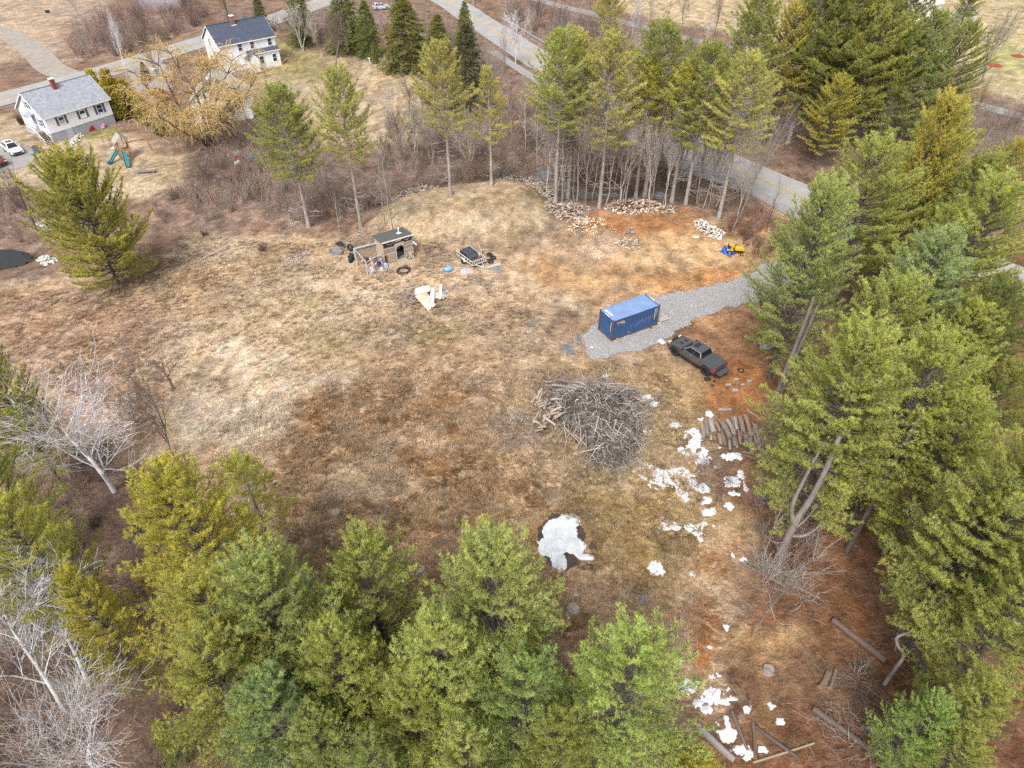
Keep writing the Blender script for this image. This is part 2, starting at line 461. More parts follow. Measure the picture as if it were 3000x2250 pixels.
# how much bleached dead grass lies over each place
FIELD = WP([(-300, 830), (180, 810), (420, 760), (560, 680), (900, 690), (1500, 720), (1560, 850), (1640, 1000), (1900, 1060), (2000, 1200), (2060, 1400), (2150, 1600), (2180, 1900), (2050, 2150), (1650, 2050), (1200, 1850), (780, 1680), (520, 1400), (400, 1330), (-300, 1180)])
dead = .12 + .88 * sstep(-1.5, 2.0, sdist(wx, wy, FIELD))
gme = np_mesh('ground', np.c_[PX, PY, PZ], np.c_[ii, ii + 1, ii + 1 + nxg, ii + nxg], 4, np.c_[col, dead], True)
def ground_material():
    m = bpy.data.materials.new('ground_cover'); m.use_nodes = True
    nt = m.node_tree; N = nt.nodes; L = nt.links
    b = N['Principled BSDF']; b.inputs['Roughness'].default_value = 1; b.inputs['Specular IOR Level'].default_value = .1
    at = N.new('ShaderNodeAttribute'); at.attribute_name = 'tint'
    tc = N.new('ShaderNodeTexCoord')
    def noise(scale, det, stretch=None, rough=.6, dist=0.0):
        n = N.new('ShaderNodeTexNoise'); n.inputs['Scale'].default_value = scale; n.inputs['Detail'].default_value = det
        n.inputs['Roughness'].default_value = rough; n.inputs['Distortion'].default_value = dist
        if stretch:
            mp = N.new('ShaderNodeMapping'); mp.inputs['Scale'].default_value = stretch; mp.inputs['Rotation'].default_value = (0, 0, .5)
            L.new(tc.outputs['Object'], mp.inputs['Vector']); L.new(mp.outputs[0], n.inputs['Vector'])
        else:
            L.new(tc.outputs['Object'], n.inputs['Vector'])
        return n.outputs['Fac']
    def mapr(src, a, b_, c, d):
        r = N.new('ShaderNodeMapRange'); r.inputs[1].default_value = a; r.inputs[2].default_value = b_; r.inputs[3].default_value = c; r.inputs[4].default_value = d
        L.new(src, r.inputs[0]); return r.outputs[0]
    def mul(a, b_):
        x = N.new('ShaderNodeMath'); x.operation = 'MULTIPLY'; L.new(a, x.inputs[0]); L.new(b_, x.inputs[1]); return x.outputs[0]
    f = mul(mapr(noise(1.9, 6, (1, 1.9, 1), .7, 1.2), .36, .64, .60, 1.35), mapr(noise(7, 4, (1, 2.6, 1), .6, .8), .34, .66, .66, 1.34))
    f = mul(f, mapr(noise(.7, 5, None, .65, .6), .36, .64, .80, 1.2))
    # mats of bleached grass lying on the darker peat
    tus = mul(mapr(noise(.55, 8, (1, 1.5, 1), .68, 1.0), .50, .58, 0, .72), at.outputs['Alpha'])
    mixc = N.new('ShaderNodeMix'); mixc.data_type = 'RGBA'; L.new(tus, mixc.inputs['Factor']); L.new(at.outputs['Color'], mixc.inputs['A']); mixc.inputs['B'].default_value = (.46, .345, .225, 1)
    vm = N.new('ShaderNodeVectorMath'); vm.operation = 'SCALE'
    L.new(mixc.outputs['Result'], vm.inputs[0]); L.new(f, vm.inputs['Scale'])
    L.new(vm.outputs[0], b.inputs['Base Color'])
    bp = N.new('ShaderNodeBump'); bp.inputs['Strength'].default_value = .7; bp.inputs['Distance'].default_value = .12
    L.new(noise(4.5, 6, (1, 1.8, 1), .7, .5), bp.inputs['Height']); L.new(bp.outputs['Normal'], b.inputs['Normal'])
    return m
ground = mesh_obj('ground', gme, ground_material())
ground['kind'] = 'structure'
ground['label'] = 'dry tan and brown clearing with bog, bare soil and leaf litter'

def gcol(x, y):
    """colour of the ground at points (nearest ground vertex)"""
    ix = np.clip(np.searchsorted(gx, x), 0, nxg - 1); iy = np.clip(np.searchsorted(gy, y), 0, nyg - 1)
    return col[iy * nxg + ix]

# sheets that lie on the land: gravel, asphalt, water, snow
def sheet(name, poly_or_fn, bbox, step, lift, m, edge=0.0, thick=None, seed=5, smooth=True, level=None):
    x0, x1, y0, y1 = bbox
    xs = np.arange(x0, x1 + step, step); ys = np.arange(y0, y1 + step, step)
    X, Y = np.meshgrid(xs, ys); X = X.ravel(); Y = Y.ravel()
    if callable(poly_or_fn): d = poly_or_fn(X, Y)
    else: d = sdist(X, Y, poly_or_fn) + fbm(X / 1.1, Y / 1.1, seed, 4) * edge
    Z = H(X, Y) + lift if level is None else np.full(X.shape, level)
    if thick is not None:
        Z = Z + thick * sstep(-step, .45, d) - .03 * (d <= step)
    nx_ = len(xs)
    q = (np.arange(len(ys) - 1)[:, None] * nx_ + np.arange(nx_ - 1)[None, :]).ravel()
    F = np.c_[q, q + 1, q + 1 + nx_, q + nx_]
    F = F[(d[F] > 0).sum(1) >= 2]
    used = np.unique(F); remap = np.full(len(X), -1); remap[used] = np.arange(len(used))
    V = np.c_[X, Y, Z][used]
    me = np_mesh(name, V, remap[F], 4, None, smooth)
    return mesh_obj(name, me, m)

def bb(poly, pad=2.0):
    xs = [p[0] for p in poly]; ys = [p[1] for p in poly]
    return min(xs) - pad, max(xs) + pad, min(ys) - pad, max(ys) + pad

M_GRAVEL = mat('gravel', (.37, .36, .355), (.20, .195, .195), 7.0, .95, .8, contrast=(.3, .7), bscale=14)
M_ASPH = mat('asphalt', (.36, .345, .33), (.27, .258, .247), .35, .9, .2, contrast=(.3, .7), bscale=30)
M_ASPH2 = mat('old_asphalt', (.30, .29, .285), (.24, .23, .225), .8, .9, .2, bscale=30)
GRAVEL = WP([(1700, 985), (1745, 950), (1790, 905), (1900, 880), (1960, 862), (2040, 850), (2130, 832), (2200, 805), (2230, 778), (2300, 765), (2380, 790), (2420, 840),
             (2250, 880), (2120, 905), (2050, 930), (1960, 985), (1880, 1020), (1800, 1040), (1735, 1045), (1712, 1020)])
g = sheet('gravel_drive', GRAVEL, bb(GRAVEL), .22, .05, M_GRAVEL, 1.5)
g['kind'] = 'structure'; g['label'] = 'grey crushed stone drive under the blue container'

def strip(name, ctr, width, lift, m, kind='structure', step=2.0, across=4, off=0.0):
    """paved strip along a world polyline"""
    P = [Vector((x, y, 0)) for x, y in ctr]
    # smooth resample (Catmull-Rom)
    pts = []
    for i in range(len(P) - 1):
        p0 = P[max(i - 1, 0)]; p1 = P[i]; p2 = P[i + 1]; p3 = P[min(i + 2, len(P) - 1)]
        n = max(2, int((p2 - p1).length / step))
        for k in range(n):
            t = k / n
            pts.append(.5 * ((2 * p1) + (-p0 + p2) * t + (2 * p0 - 5 * p1 + 4 * p2 - p3) * t * t + (-p0 + 3 * p1 - 3 * p2 + p3) * t ** 3))
    pts.append(P[-1])
    V = []
    for i, p in enumerate(pts):
        d = (pts[min(i + 1, len(pts) - 1)] - pts[max(i - 1, 0)]).normalized()
        nrm = Vector((-d.y, d.x, 0))
        for k in range(across + 1):
            q = p + nrm * (off + width * (k / across - .5))
            V.append((q.x, q.y))
    V = np.array(V)
    Z = H(V[:, 0], V[:, 1]) + lift
    a1 = across + 1
    q = (np.arange(len(pts) - 1)[:, None] * a1 + np.arange(across)[None, :]).ravel()
    me = np_mesh(name, np.c_[V, Z], np.c_[q, q + 1, q + 1 + a1, q + a1], 4, None, True)
    o = mesh_obj(name, me, m)
    if kind: o['kind'] = kind
    return o, pts

ROAD = WP([(-420, 420), (-200, 345), (0, 293), (300, 212), (600, 120), (800, 58), (940, 10), (1100, -35), (1270, -15), (1410, 68), (1560, 165), (1720, 265), (1900, 370), (2100, 470), (2330, 572), (2600, 690), (2900, 800), (3300, 960)])
road, _ = strip('road', ROAD, 8.2, .10, M_ASPH, step=3.0, across=6)
road['label'] = 'pale two lane road with yellow centre line'
M_YEL = mat('yellow_paint', (.62, .42, .10), (.5, .36, .12), 2, .8)
for s_ in (-.17, .17):
    ln, _ = strip('centre_line', ROAD, .16, .13, M_YEL, None, 3.0, 1, s_)
    ln.parent = road
M_WHT = mat('white_line_paint', (.62, .61, .58), (.48, .47, .45), 2, .8)
WALK = WP([(1440, 150), (1580, 240), (1740, 330), (1900, 420), (2060, 500), (2190, 555), (2310, 622), (2450, 690), (2700, 790)])
walk, _ = strip('footpath', WALK, 2.2, .09, M_ASPH2, step=3.0, across=3)
walk['label'] = 'narrow grey footpath running beside the road behind the pines'
TRAIL = WP([(1400, -60), (1590, 5), (1720, 38), (1860, 75), (2030, 118), (2200, 155), (2400, 200), (2600, 243), (2800, 292), (3000, 345), (3300, 420)])
trail, _ = strip('lane', TRAIL, 3.6, .09, M_ASPH2, step=3.0, across=3)
trail['label'] = 'narrow grey lane crossing behind the trees at the top'
DRV = WP([(-120, 60), (0, 95), (60, 120), (110, 160), (150, 200), (210, 225)])
d_, _ = strip('side_track', DRV, 5.5, .07, mat('dirt_track', (.34, .30, .26), (.25, .215, .18), .8, .95, .3), step=2.0)
d_['label'] = 'grey dirt track joining the road at top left'
d_ = sheet('driveway', WP([(-60, 405), (40, 415), (105, 440), (112, 462), (80, 488), (20, 500), (-60, 505)]), (-115, -70, 85, 125), .8, .06, M_ASPH2, 1.0)
d_['kind'] = 'structure'; d_['label'] = 'grey driveway under the white car'
d_ = sheet('driveway', WP([(375, 200), (470, 175), (500, 215), (500, 290), (440, 300), (395, 260)]), (-100, -50, 120, 175), .8, .06, M_ASPH2, 1.2)
d_['kind'] = 'structure'; d_['label'] = 'grey asphalt driveway beside the yellow willow'
# ------------------------------------------------------------------ vegetation: generators
def seg_mesh(segs, sides=3):
    """segs: (N,8) p0 p1 r0 r1 -> tapered prisms"""
    S = np.asarray(segs, float)
    p0, p1, r0, r1 = S[:, 0:3], S[:, 3:6], S[:, 6], S[:, 7]
    d = p1 - p0; L = np.linalg.norm(d, axis=1, keepdims=True) + 1e-9; d = d / L
    ref = np.where(np.abs(d[:, 2:3]) < .9, np.array([[0, 0, 1.]]), np.array([[1., 0, 0]]))
    a = np.cross(d, ref); a /= np.linalg.norm(a, axis=1, keepdims=True) + 1e-9
    b = np.cross(d, a)
    n = len(S); V = np.empty((n, 2, sides, 3))
    p1e = p1 + d * (r1 * .4)[:, None]
    for i in range(sides):
        t = 2 * PI * i / sides
        o = a * math.cos(t) + b * math.sin(t)
        V[:, 0, i] = p0 + o * r0[:, None]
        V[:, 1, i] = p1e + o * r1[:, None]
    base = np.arange(n)[:, None] * 2 * sides
    F = []
    for i in range(sides):
        j = (i + 1) % sides
        F.append(np.c_[base[:, 0] + i, base[:, 0] + j, base[:, 0] + sides + j, base[:, 0] + sides + i])
    return V.reshape(-1, 3), np.concatenate(F)

def join_quads(parts):
    vs_, fs_, b = [], [], 0
    for v, f in parts:
        vs_.append(v); fs_.append(f + b); b += len(v)
    return np.concatenate(vs_), np.concatenate(fs_)

def tuft_tris(pos, dirs, n, length, width, spread, rs, tint):
    """needle sprays: n thin triangles round each shoot"""
    k = len(pos)
    d = dirs[:, None, :] + rs.normal(0, spread, (k, n, 3))
    d /= np.linalg.norm(d, axis=2, keepdims=True) + 1e-9
    side = np.cross(d, rs.normal(0, 1, (k, n, 3))); side /= np.linalg.norm(side, axis=2, keepdims=True) + 1e-9
    L = length * rs.uniform(.7, 1.25, (k, n, 1)); W = width * rs.uniform(.7, 1.3, (k, n, 1))
    p = pos[:, None, :] + rs.normal(0, .03, (k, n, 3))
    V = np.stack([p - side * W * .5, p + side * W * .5, p + d * L], axis=2).reshape(-1, 3)
    F = np.arange(len(V)).reshape(-1, 3)
    T = np.repeat(tint, n * 3, axis=0)
    return V, F, T

def conifer(seed, Ht, cb, Rm, dome=0.0, whorl=.55, nb=5, sub=.36, up=.15, droop=0.0, dead=True, n=9, tl=.24, tw=.05, power=.75, spread=.75, low=.55, gap=.12, fork=False, tstep=.24):
    rs = np.random.RandomState(seed); rr = random.Random(seed)
    segs = []; tp = []; td = []; tt = []
    wob = [rr.uniform(-.35, .35), rr.uniform(-.35, .35), rr.uniform(0, 6), rr.uniform(0, 6)]
    def ax(z):
        f = z / Ht
        return np.array([wob[0] * f * math.sin(wob[2] + 3 * f), wob[1] * f * math.sin(wob[3] + 2.5 * f), z])
    r0 = .0125 * Ht + .03
    zs = np.linspace(0, Ht, 22)
    rad = lambda z: r0 * max(.04, (1 - z / Ht) ** .85) + (.06 if z < .3 else 0)
    tsegs = [np.r_[ax(zs[i]), ax(zs[i + 1]), rad(zs[i]), rad(zs[i + 1])] for i in range(21)]
    zb = cb * Ht
    z = zb
    def branch(p, az, el, L, r, foliage=True, tint=1.0):
        m = 5
        pts = [np.array(p)]
        d = np.array([math.cos(az) * math.cos(el), math.sin(az) * math.cos(el), math.sin(el)])
        for i in range(m):
            d = d + np.array([rr.gauss(0, .07), rr.gauss(0, .07), up * .5 - droop * .5 + (.10 if i > 2 else 0)])
            d /= np.linalg.norm(d)
            pts.append(pts[-1] + d * L / m)
        for i in range(m):
            segs.append(np.r_[pts[i], pts[i + 1], r * (1 - i / m * .8), r * (1 - (i + 1) / m * .8)])
        if not foliage:
            for s in range(rr.randint(2, 5)):
                q = pts[rr.randint(1, 4)]; a2 = az + rr.choice((-1, 1)) * rr.uniform(.4, 1.1); l2 = L * rr.uniform(.15, .4)
                segs.append(np.r_[q, q + np.array([math.cos(a2), math.sin(a2), rr.uniform(-.3, .3)]) * l2, r * .6, r * .25])
            return
        s = max(.18, .42 - .1 * L / max(Rm, .1)) if L > 1 else .1
        k = 0
        while s < 1.0:
            fi = s * m; i = min(int(fi), m - 1); q = pts[i] + (pts[i + 1] - pts[i]) * (fi - i)
            dd = pts[i + 1] - pts[i]; dd = dd / (np.linalg.norm(dd) + 1e-9)
            sgn = 1 if k % 2 else -1; k += 1
            l2 = min(1.5, (.28 * L * (1 - s) + .32) * rr.uniform(.7, 1.3))
            a2 = math.atan2(dd[1], dd[0]) + sgn * rr.uniform(.55, 1.05)
            d2 = np.array([math.cos(a2), math.sin(a2), dd[2] + up * .6 - droop * .4 + rr.gauss(0, .1)]); d2 /= np.linalg.norm(d2)
            segs.append(np.r_[q, q + d2 * l2, r * .4, r * .12])
            nt_ = max(2, int(l2 / tstep) + 1)
            for j in range(nt_):
                f = (j + .6) / nt_
                tp.append(q + d2 * l2 * f + rs.normal(0, .06, 3)); td.append(d2 * .7 + np.array([0, 0, .55 - droop * .6])); tt.append(tint * rr.uniform(.82, 1.2))
            s += sub / max(L, .6) * rr.uniform(.7, 1.3)
        for j in range(4):
            tp.append(pts[-1] - d * .12 * j + rs.normal(0, .05, 3)); td.append(d * .8 + np.array([0, 0, .4])); tt.append(tint * rr.uniform(.9, 1.25))
    a0 = rr.uniform(0, 6)
    while z < Ht - .25:
        t = (z - zb) / (Ht - zb)
        prof = ((1 - t) ** power) * min(1.0, low + 2.2 * t) + .03
        if dome:
            dp = math.sqrt(max(.02, 1 - ((t - .28) / .74) ** 2)) if t > .28 else .72 + t
            prof = prof * (1 - dome) + dp * dome
        k = nb if t < .85 or dome else max(3, nb - 2)
        a0 += rr.uniform(.4, 1.0)
        for i in range(k):
            if rr.random() < gap: continue
            az = a0 + 2 * PI * i / k + rr.uniform(-.35, .35)
            L = Rm * prof * rr.uniform(.62, 1.15)
            if L < .25: L = .25
            el = R(-8) + t * R(52 + 14 * dome) + rr.gauss(0, .1) - droop * .35
            branch(ax(z + rr.uniform(-.15, .15)), az, el, L, .012 + .011 * L, True, rr.uniform(.80, 1.24))
        z += whorl * rr.uniform(.8, 1.2) * (1 - .35 * t)
    for j in range(6):
        tp.append(ax(Ht - .1 * j)); td.append(np.array([rr.gauss(0, .3), rr.gauss(0, .3), 1.])); tt.append(1.15)
    if dead:
        zd = zb * .22
        while zd < zb:
            az = rr.uniform(0, 6.28)
            branch(ax(zd), az, R(rr.uniform(-15, 12)), Rm * rr.uniform(.25, .65), .036, False)
            zd += rr.uniform(.16, .42)
    trunk = join_quads([seg_mesh(tsegs, 8), seg_mesh(segs, 4)])
    tp = np.array(tp); td = np.array(td); tt = np.array(tt)
    hue = rs.normal(0, .07, len(tp))
    T = np.c_[tt * (1 + hue), tt, tt * (1 - 1.2 * hue)]
    V, F, T = tuft_tris(tp, td, n, tl, tw, spread, rs, T)
    pass
    return (np_mesh('pine_trunk', trunk[0], trunk[1], 4, None, True), np_mesh('pine_crown', V, F, 3, T))

def bare_tree(seed, Ht, fork=.35, spread=.6, levels=4, upt=.12, r0=None, stems=1, kids=(5, 5, 5, 3), droop=0.0, ratio=.62, lean=0.0, twig=.013):
    """leafless broadleaf: returns trunk mesh and branch mesh"""
    rr = random.Random(seed)
    big, small = [], []
    r0 = r0 or .011 * Ht + .02
    def grow(p, d, L, r, lev):
        m = 6 if lev == 0 else 4 if lev < 3 else 2
        pts = [p]
        for i in range(m):
            d = d + np.array([rr.gauss(0, .13), rr.gauss(0, .13), rr.gauss(0, .09) + upt - droop * lev * .12])
            d = d / np.linalg.norm(d)
            pts.append(pts[-1] + d * L / m)
        rt = r * (.30 if lev else .42)
        for i in range(m):
            a, b = r + (rt - r) * i / m, r + (rt - r) * (i + 1) / m
            (big if lev < 1 else small).append(np.r_[pts[i], pts[i + 1], max(a, twig), max(b, twig * .7)])
        if lev >= levels: return
        n = kids[min(lev, len(kids) - 1)]
        for k in range(n):
            f0 = fork if lev == 0 else .2
            f = f0 + (1 - f0) * (k + rr.random()) / n
            if k == n - 1: f = .98
            fi = f * m; i = min(int(fi), m - 1); q = pts[i] + (pts[i + 1] - pts[i]) * (fi - i)
            dd = pts[i + 1] - pts[i]; dd = dd / np.linalg.norm(dd)
            o = np.cross(dd, np.array([rr.gauss(0, 1), rr.gauss(0, 1), rr.gauss(0, 1)])); o = o / (np.linalg.norm(o) + 1e-9)
            s = spread * rr.uniform(.6, 1.25) * (.45 if k == n - 1 else 1)
            nd = dd * math.cos(s) + o * math.sin(s)
            rad = r + (rt - r) * f
            grow(q, nd, L * ratio * rr.uniform(.7, 1.15) * (1.15 - .45 * f if lev == 0 else 1), max(rad * .58, twig), lev + 1)
    for s in range(stems):
        a = 2 * PI * s / max(stems, 1) + rr.uniform(0, 1)
        t = (.10 if stems == 1 else .28) * rr.uniform(.5, 1.3) + lean
        d = np.array([math.cos(a) * t, math.sin(a) * t, 1.]); d /= np.linalg.norm(d)
        grow(np.array([math.cos(a), math.sin(a), 0]) * (.12 if stems > 1 else 0), d, Ht * (.62 if stems == 1 else .6), r0 * (1 if stems == 1 else .75), 0)
    tv, tf = seg_mesh(big, 7)
    bv, bf = seg_mesh(small, 3)
    zmax = max(tv[:, 2].max(), bv[:, 2].max())
    k = Ht / zmax
    return np_mesh('bare_trunk', tv * k, tf, 4, None, True), np_mesh('bare_branches', bv * k, bf, 4)

M_NEEDLE = tint_mat('pine_needles', .75, .40)
M_PBARK = mat('pine_bark', (.155, .135, .12), (.085, .072, .062), 3.0, .95, .6, stretch=(1, 1, .35))
M_WBARK = mat('birch_bark', (.66, .645, .63), (.46, .44, .42), 2.0, .9, .2, obj_color=True)
M_GBARK = mat('grey_bark', (.37, .335, .305), (.22, .195, .175), 2.5, .95, .4, stretch=(1, 1, .4), obj_color=True)
PINES = {}
FOL = 1.78
def pine_proto(k):
    if k in PINES: return PINES[k]
    spec = {
        # open grown, wide and low
        'wide': dict(seed=11, dome=.9, Ht=15, cb=.08, Rm=7.4, whorl=.46, nb=6, power=.32, low=.8, sub=.32, n=12, tl=.29, tw=.045, up=.24, tstep=.22),
        # full forest-edge pines
        'full_a': dict(seed=21, dome=.45, Ht=18, cb=.20, Rm=5.9, whorl=.44, nb=6, power=.55, low=.6, n=14, tl=.20, tw=.027, tstep=.135, sub=.33),
        'full_b': dict(seed=22, dome=.55, Ht=18, cb=.24, Rm=6.2, whorl=.46, nb=5, power=.50, low=.6, n=14, tl=.20, tw=.028, gap=.16, tstep=.135, sub=.32),
        'full_c': dict(seed=27, dome=.35, Ht=18, cb=.16, Rm=5.7, whorl=.42, nb=6, power=.62, low=.65, n=14, tl=.20, tw=.027, gap=.12, tstep=.135, sub=.33),
        # grove pines on long clear stems
        'tall_a': dict(seed=31, dome=.4, Ht=21, cb=.42, Rm=5.2, whorl=.46, nb=6, power=.55, low=.62, n=12, tl=.29, tw=.046, gap=.1, sub=.34),
        'tall_b': dict(seed=32, dome=.5, Ht=21, cb=.48, Rm=5.4, whorl=.46, nb=6, power=.50, low=.55, n=12, tl=.29, tw=.046, gap=.13, sub=.34),
        'tall_c': dict(seed=33, dome=.3, Ht=21, cb=.54, Rm=4.4, whorl=.46, nb=6, power=.62, low=.5, n=12, tl=.29, tw=.046, gap=.13, sub=.34),
        # thin, sparse
        'thin': dict(seed=41, Ht=15, cb=.42, Rm=3.6, whorl=.55, nb=5, power=.7, low=.7, n=12, tl=.27, tw=.042, gap=.22),
        'spruce': dict(seed=51, Ht=14, cb=.04, Rm=4.2, whorl=.34, nb=7, power=.85, low=.9, sub=.3, droop=.4, up=0, dead=False, n=7, tl=.27, tw=.075, gap=.03, spread=.55, tstep=.28),
        'cedar': dict(seed=61, Ht=6, cb=.02, Rm=2.0, whorl=.24, nb=7, power=.45, low=.8, sub=.22, droop=-.25, up=.3, dead=False, n=7, tl=.24, tw=.08, gap=.02, spread=.5),
    }[k]
    PINES[k] = conifer(**spec)
    return PINES[k], spec
_specH = {'wide': 15, 'full_a': 18, 'full_b': 18, 'full_c': 18, 'tall_a': 21, 'tall_b': 21, 'tall_c': 21, 'thin': 15, 'spruce': 14, 'cedar': 6}
def conifer_tree(kind, loc, Ht, color, label, wscale=1.0, rot=None, name='pine_tree', cat='pine tree', group=None, bark=None):
    if kind not in PINES:
        pine_proto(kind)
    tme, cme = PINES[kind]
    if not tme.materials:
        tme.materials.append(M_GBARK if kind.startswith('tall') or kind == 'thin' else M_PBARK); cme.materials.append(M_NEEDLE)
    t = thing(name, label, cat, loc, rot if rot is not None else (loc[0] * 12.9898 + loc[1] * 78.233) % 6.28, group)
    s = Ht / _specH[kind]
    t.scale = (s * wscale, s * wscale, s)
    a = link(bpy.data.objects.new('trunk', tme), t)
    a.color = (1.12, 1.08, 1.06, 1)
    c = link(bpy.data.objects.new('crown', cme), t)
    c.color = (color[0] * FOL * 1.04, color[1] * FOL, color[2] * FOL * 1.15, 1)
    return t

def top_at(u, v, Ht):
    """foot of a tree whose tip stands at pixel (u,v) and which is Ht tall"""
    z = 0
    for i in range(3):
        x, y = A(u, v, Ht + z); z = h1(x, y)
    return x, y, z - .1

YG = (.285, .270, .045); LG = (.235, .260, .058); MG = (.190, .210, .046); BG = (.185, .220, .062); DG = (.125, .145, .036); GO = (.30, .275, .05); OLV = (.265, .255, .070)
# --- grove of tall pines behind the mound (feet seen)
grove = [
    ('tall_a', (905, 665), 17.6, MG, 1.0, 'dark green pine with full low crown left of the pallet shed'),
    ('tall_b', (1058, 668), 19.2, (0.255, 0.269, 0.069), .72, 'tall pine on a bare grey trunk just behind the pallet shed'),
    ('tall_b', (1320, 572), 18.4, OLV, .8, 'olive pine on a forked grey trunk at the far edge of the mound'),
    ('thin', (1440, 548), 15.6, (0.276, 0.255, 0.069), .85, 'thin sparse yellow pine between the mound and the wet hollow'),
    ('tall_b', (1627, 600), 21.5, LG, .78, 'leftmost tall pine of the grove, right beside the mound'),
    ('tall_c', (1664, 582), 22.0, OLV, .9, 'second pine from the left in the grove, set back behind the first'),
    ('tall_a', (1755, 610), 21.8, OLV, .8, 'pale olive pine with twin trunks in the middle left of the grove'),
    ('tall_c', (1862, 578), 18.5, YG, .95, 'short pine left of the dark pine at the centre of the grove'),
    ('tall_b', (1888, 575), 22.3, MG, .95, 'tallest dark green pine at the centre of the grove'),
    ('tall_c', (1968, 590), 19.0, YG, 1.0, 'slim pine on a leaning grey trunk right of the grove centre'),
    ('tall_a', (2008, 600), 20.5, MG, .82, 'dense green pine with dark trunk at the right of the grove'),
    ('tall_b', (2105, 640), 20.0, (0.283, 0.283, 0.076), .92, 'rightmost yellow green pine of the grove, beside the pale rubble heap'),
]
for k, p, hh, c, w, lb in grove:
    conifer_tree(k, G(*p), hh, c, lb, w * 1.22, group='pines of the grove behind the mound')
conifer_tree('wide', G(348, 835), 14.2, (0.25, 0.25, 0.05), 'wide round crowned pine standing alone at the left edge of the field', 1.0, 1.0)
# --- pines beyond the road
far = [
    ('full_b', top_at(2465, 235, 13), 13, YG, .95, 'yellow pine standing alone between the road and the far stand'),
    ('tall_a', top_at(2235, -15, 22), 22, MG, 1.0, 'leftmost pine of the tall stand beyond the road at upper right'),
    ('full_b', top_at(2335, 25, 20), 20, GO, .75, 'golden green pine second from the left in the far stand'),
    ('tall_a', top_at(2440, -70, 24), 24, DG, 1.0, 'dark pine third from the left in the far stand'),
    ('full_a', top_at(2520, -60, 24), 24, MG, .95, 'broad green pine at the middle of the far stand'),
    ('full_b', top_at(2600, -30, 23), 23, (0.228, 0.235, 0.048), .9, 'yellowish pine right of the middle of the far stand'),
    ('tall_a', top_at(2680, -50, 23), 23, DG, 1.0, 'dark green pine fourth from the right in the far stand'),
    ('full_a', top_at(2660, 60, 19), 19, MG, .9, 'lower green pine at the front of the far stand'),
    ('full_c', top_at(2755, 40, 20), 20, BG, .95, 'bluish green pine third from the right in the far stand'),
    ('full_b', top_at(2840, 80, 18), 18, MG, .95, 'rightmost pine of the far stand, in front of the small grey shed'),
    ('full_c', top_at(2490, 60, 18), 18, MG, .9, 'dark low pine at the front left of the far stand'),
    ('full_b', top_at(2985, 420, 12), 12, YG, .8, 'small yellow green pine at the right edge below the lane'),
    ('tall_b', top_at(1795, -60, 17), 17, YG, .8, 'pine with a low yellow branch at the top centre by the lane'),
    ('full_a', top_at(2870, -70, 12), 12, MG, .8, 'pine beside the small grey shed at the top right corner'),
]
for k, p, hh, c, w, lb in far:
    conifer_tree(k, p, hh, c, lb, w * 1.12, group='pines beyond the road')
# --- big pines along the right side
right = [
    ('full_a', top_at(2435, 550, 20), 20, (0.225, 0.262, 0.076), .82, 'tall pine leaning its lower boughs over the end of the gravel drive'),
    ('full_b', top_at(2590, 430, 19), 19, LG, 1.1, 'pine right of the gravel drive with the road showing behind it'),
    ('full_c', top_at(2800, 330, 20), 20, (0.255, 0.269, 0.062), 1.2, 'largest yellow green pine at the upper right'),
    ('full_a', top_at(2790, 300, 22), 22, GO, .7, 'golden tipped pine rising behind the largest pine at right'),
    ('full_c', top_at(2775, 690, 19), 19, (0.207, 0.255, 0.090), 1.05, 'pale green pine in the middle of the right hand stand'),
    ('full_b', top_at(2940, 560, 20), 20, LG, 1.1, 'dark pine at the right edge behind the middle stand'),
    ('full_a', top_at(2560, 985, 19), 19, LG, 1.0, 'yellow green pine above the grey forked trunk beside the log pile'),
    ('full_b', top_at(2760, 1010, 18), 18, LG, .9, 'green pine right of the one above the forked trunk'),
    ('full_c', top_at(2950, 830, 18), 18, DG, 1.0, 'very dark pine at the right edge of the photo'),
    ('full_b', top_at(2965, 1090, 13), 13, MG, .9, 'half seen pine at the right edge above the brown gap'),
    ('full_a', top_at(3090, 1330, 19), 19, LG, .9, 'large bright pine at the lower right edge'),
    ('full_b', top_at(2960, 1400, 16), 16, (0.22, 0.255, 0.07), .72, 'pine with bare lower boughs above the bent grey trunk'),
    ('full_c', top_at(3110, 1640, 16), 16, LG, .8, 'lower pine at the right edge over the leaf litter'),
    ('full_a', top_at(2760, 2060, 9), 9, (0.207, 0.276, 0.069), .8, 'small bright pine left of the pair in the bottom right corner'),
    ('full_c', top_at(2930, 2010, 11), 11, LG, .8, 'small bright pine right of the pair in the bottom right corner'),
    ('full_b', top_at(2850, 2180, 8), 8, LG, .8, 'lowest small pine in the bottom right corner'),
    ('full_b', top_at(2650, 840, 17), 17, (.24, .27, .06), .9, 'pine just above the two pines behind the forked trunk'),
    ('full_c', top_at(2880, 900, 17), 17, LG, .95, 'pine right of the pale green pine in the right hand stand'),
    ('full_a', top_at(2900, 470, 18), 18, MG, .95, 'green pine right of the largest pine at the upper right'),
    ('full_c', top_at(2860, 1170, 16), 16, LG, .9, 'pine above the dark dead trunk at the right'),
]
for k, p, hh, c, w, lb in right:
    conifer_tree(k, p, hh, c, lb, w, group='pines along the right side')
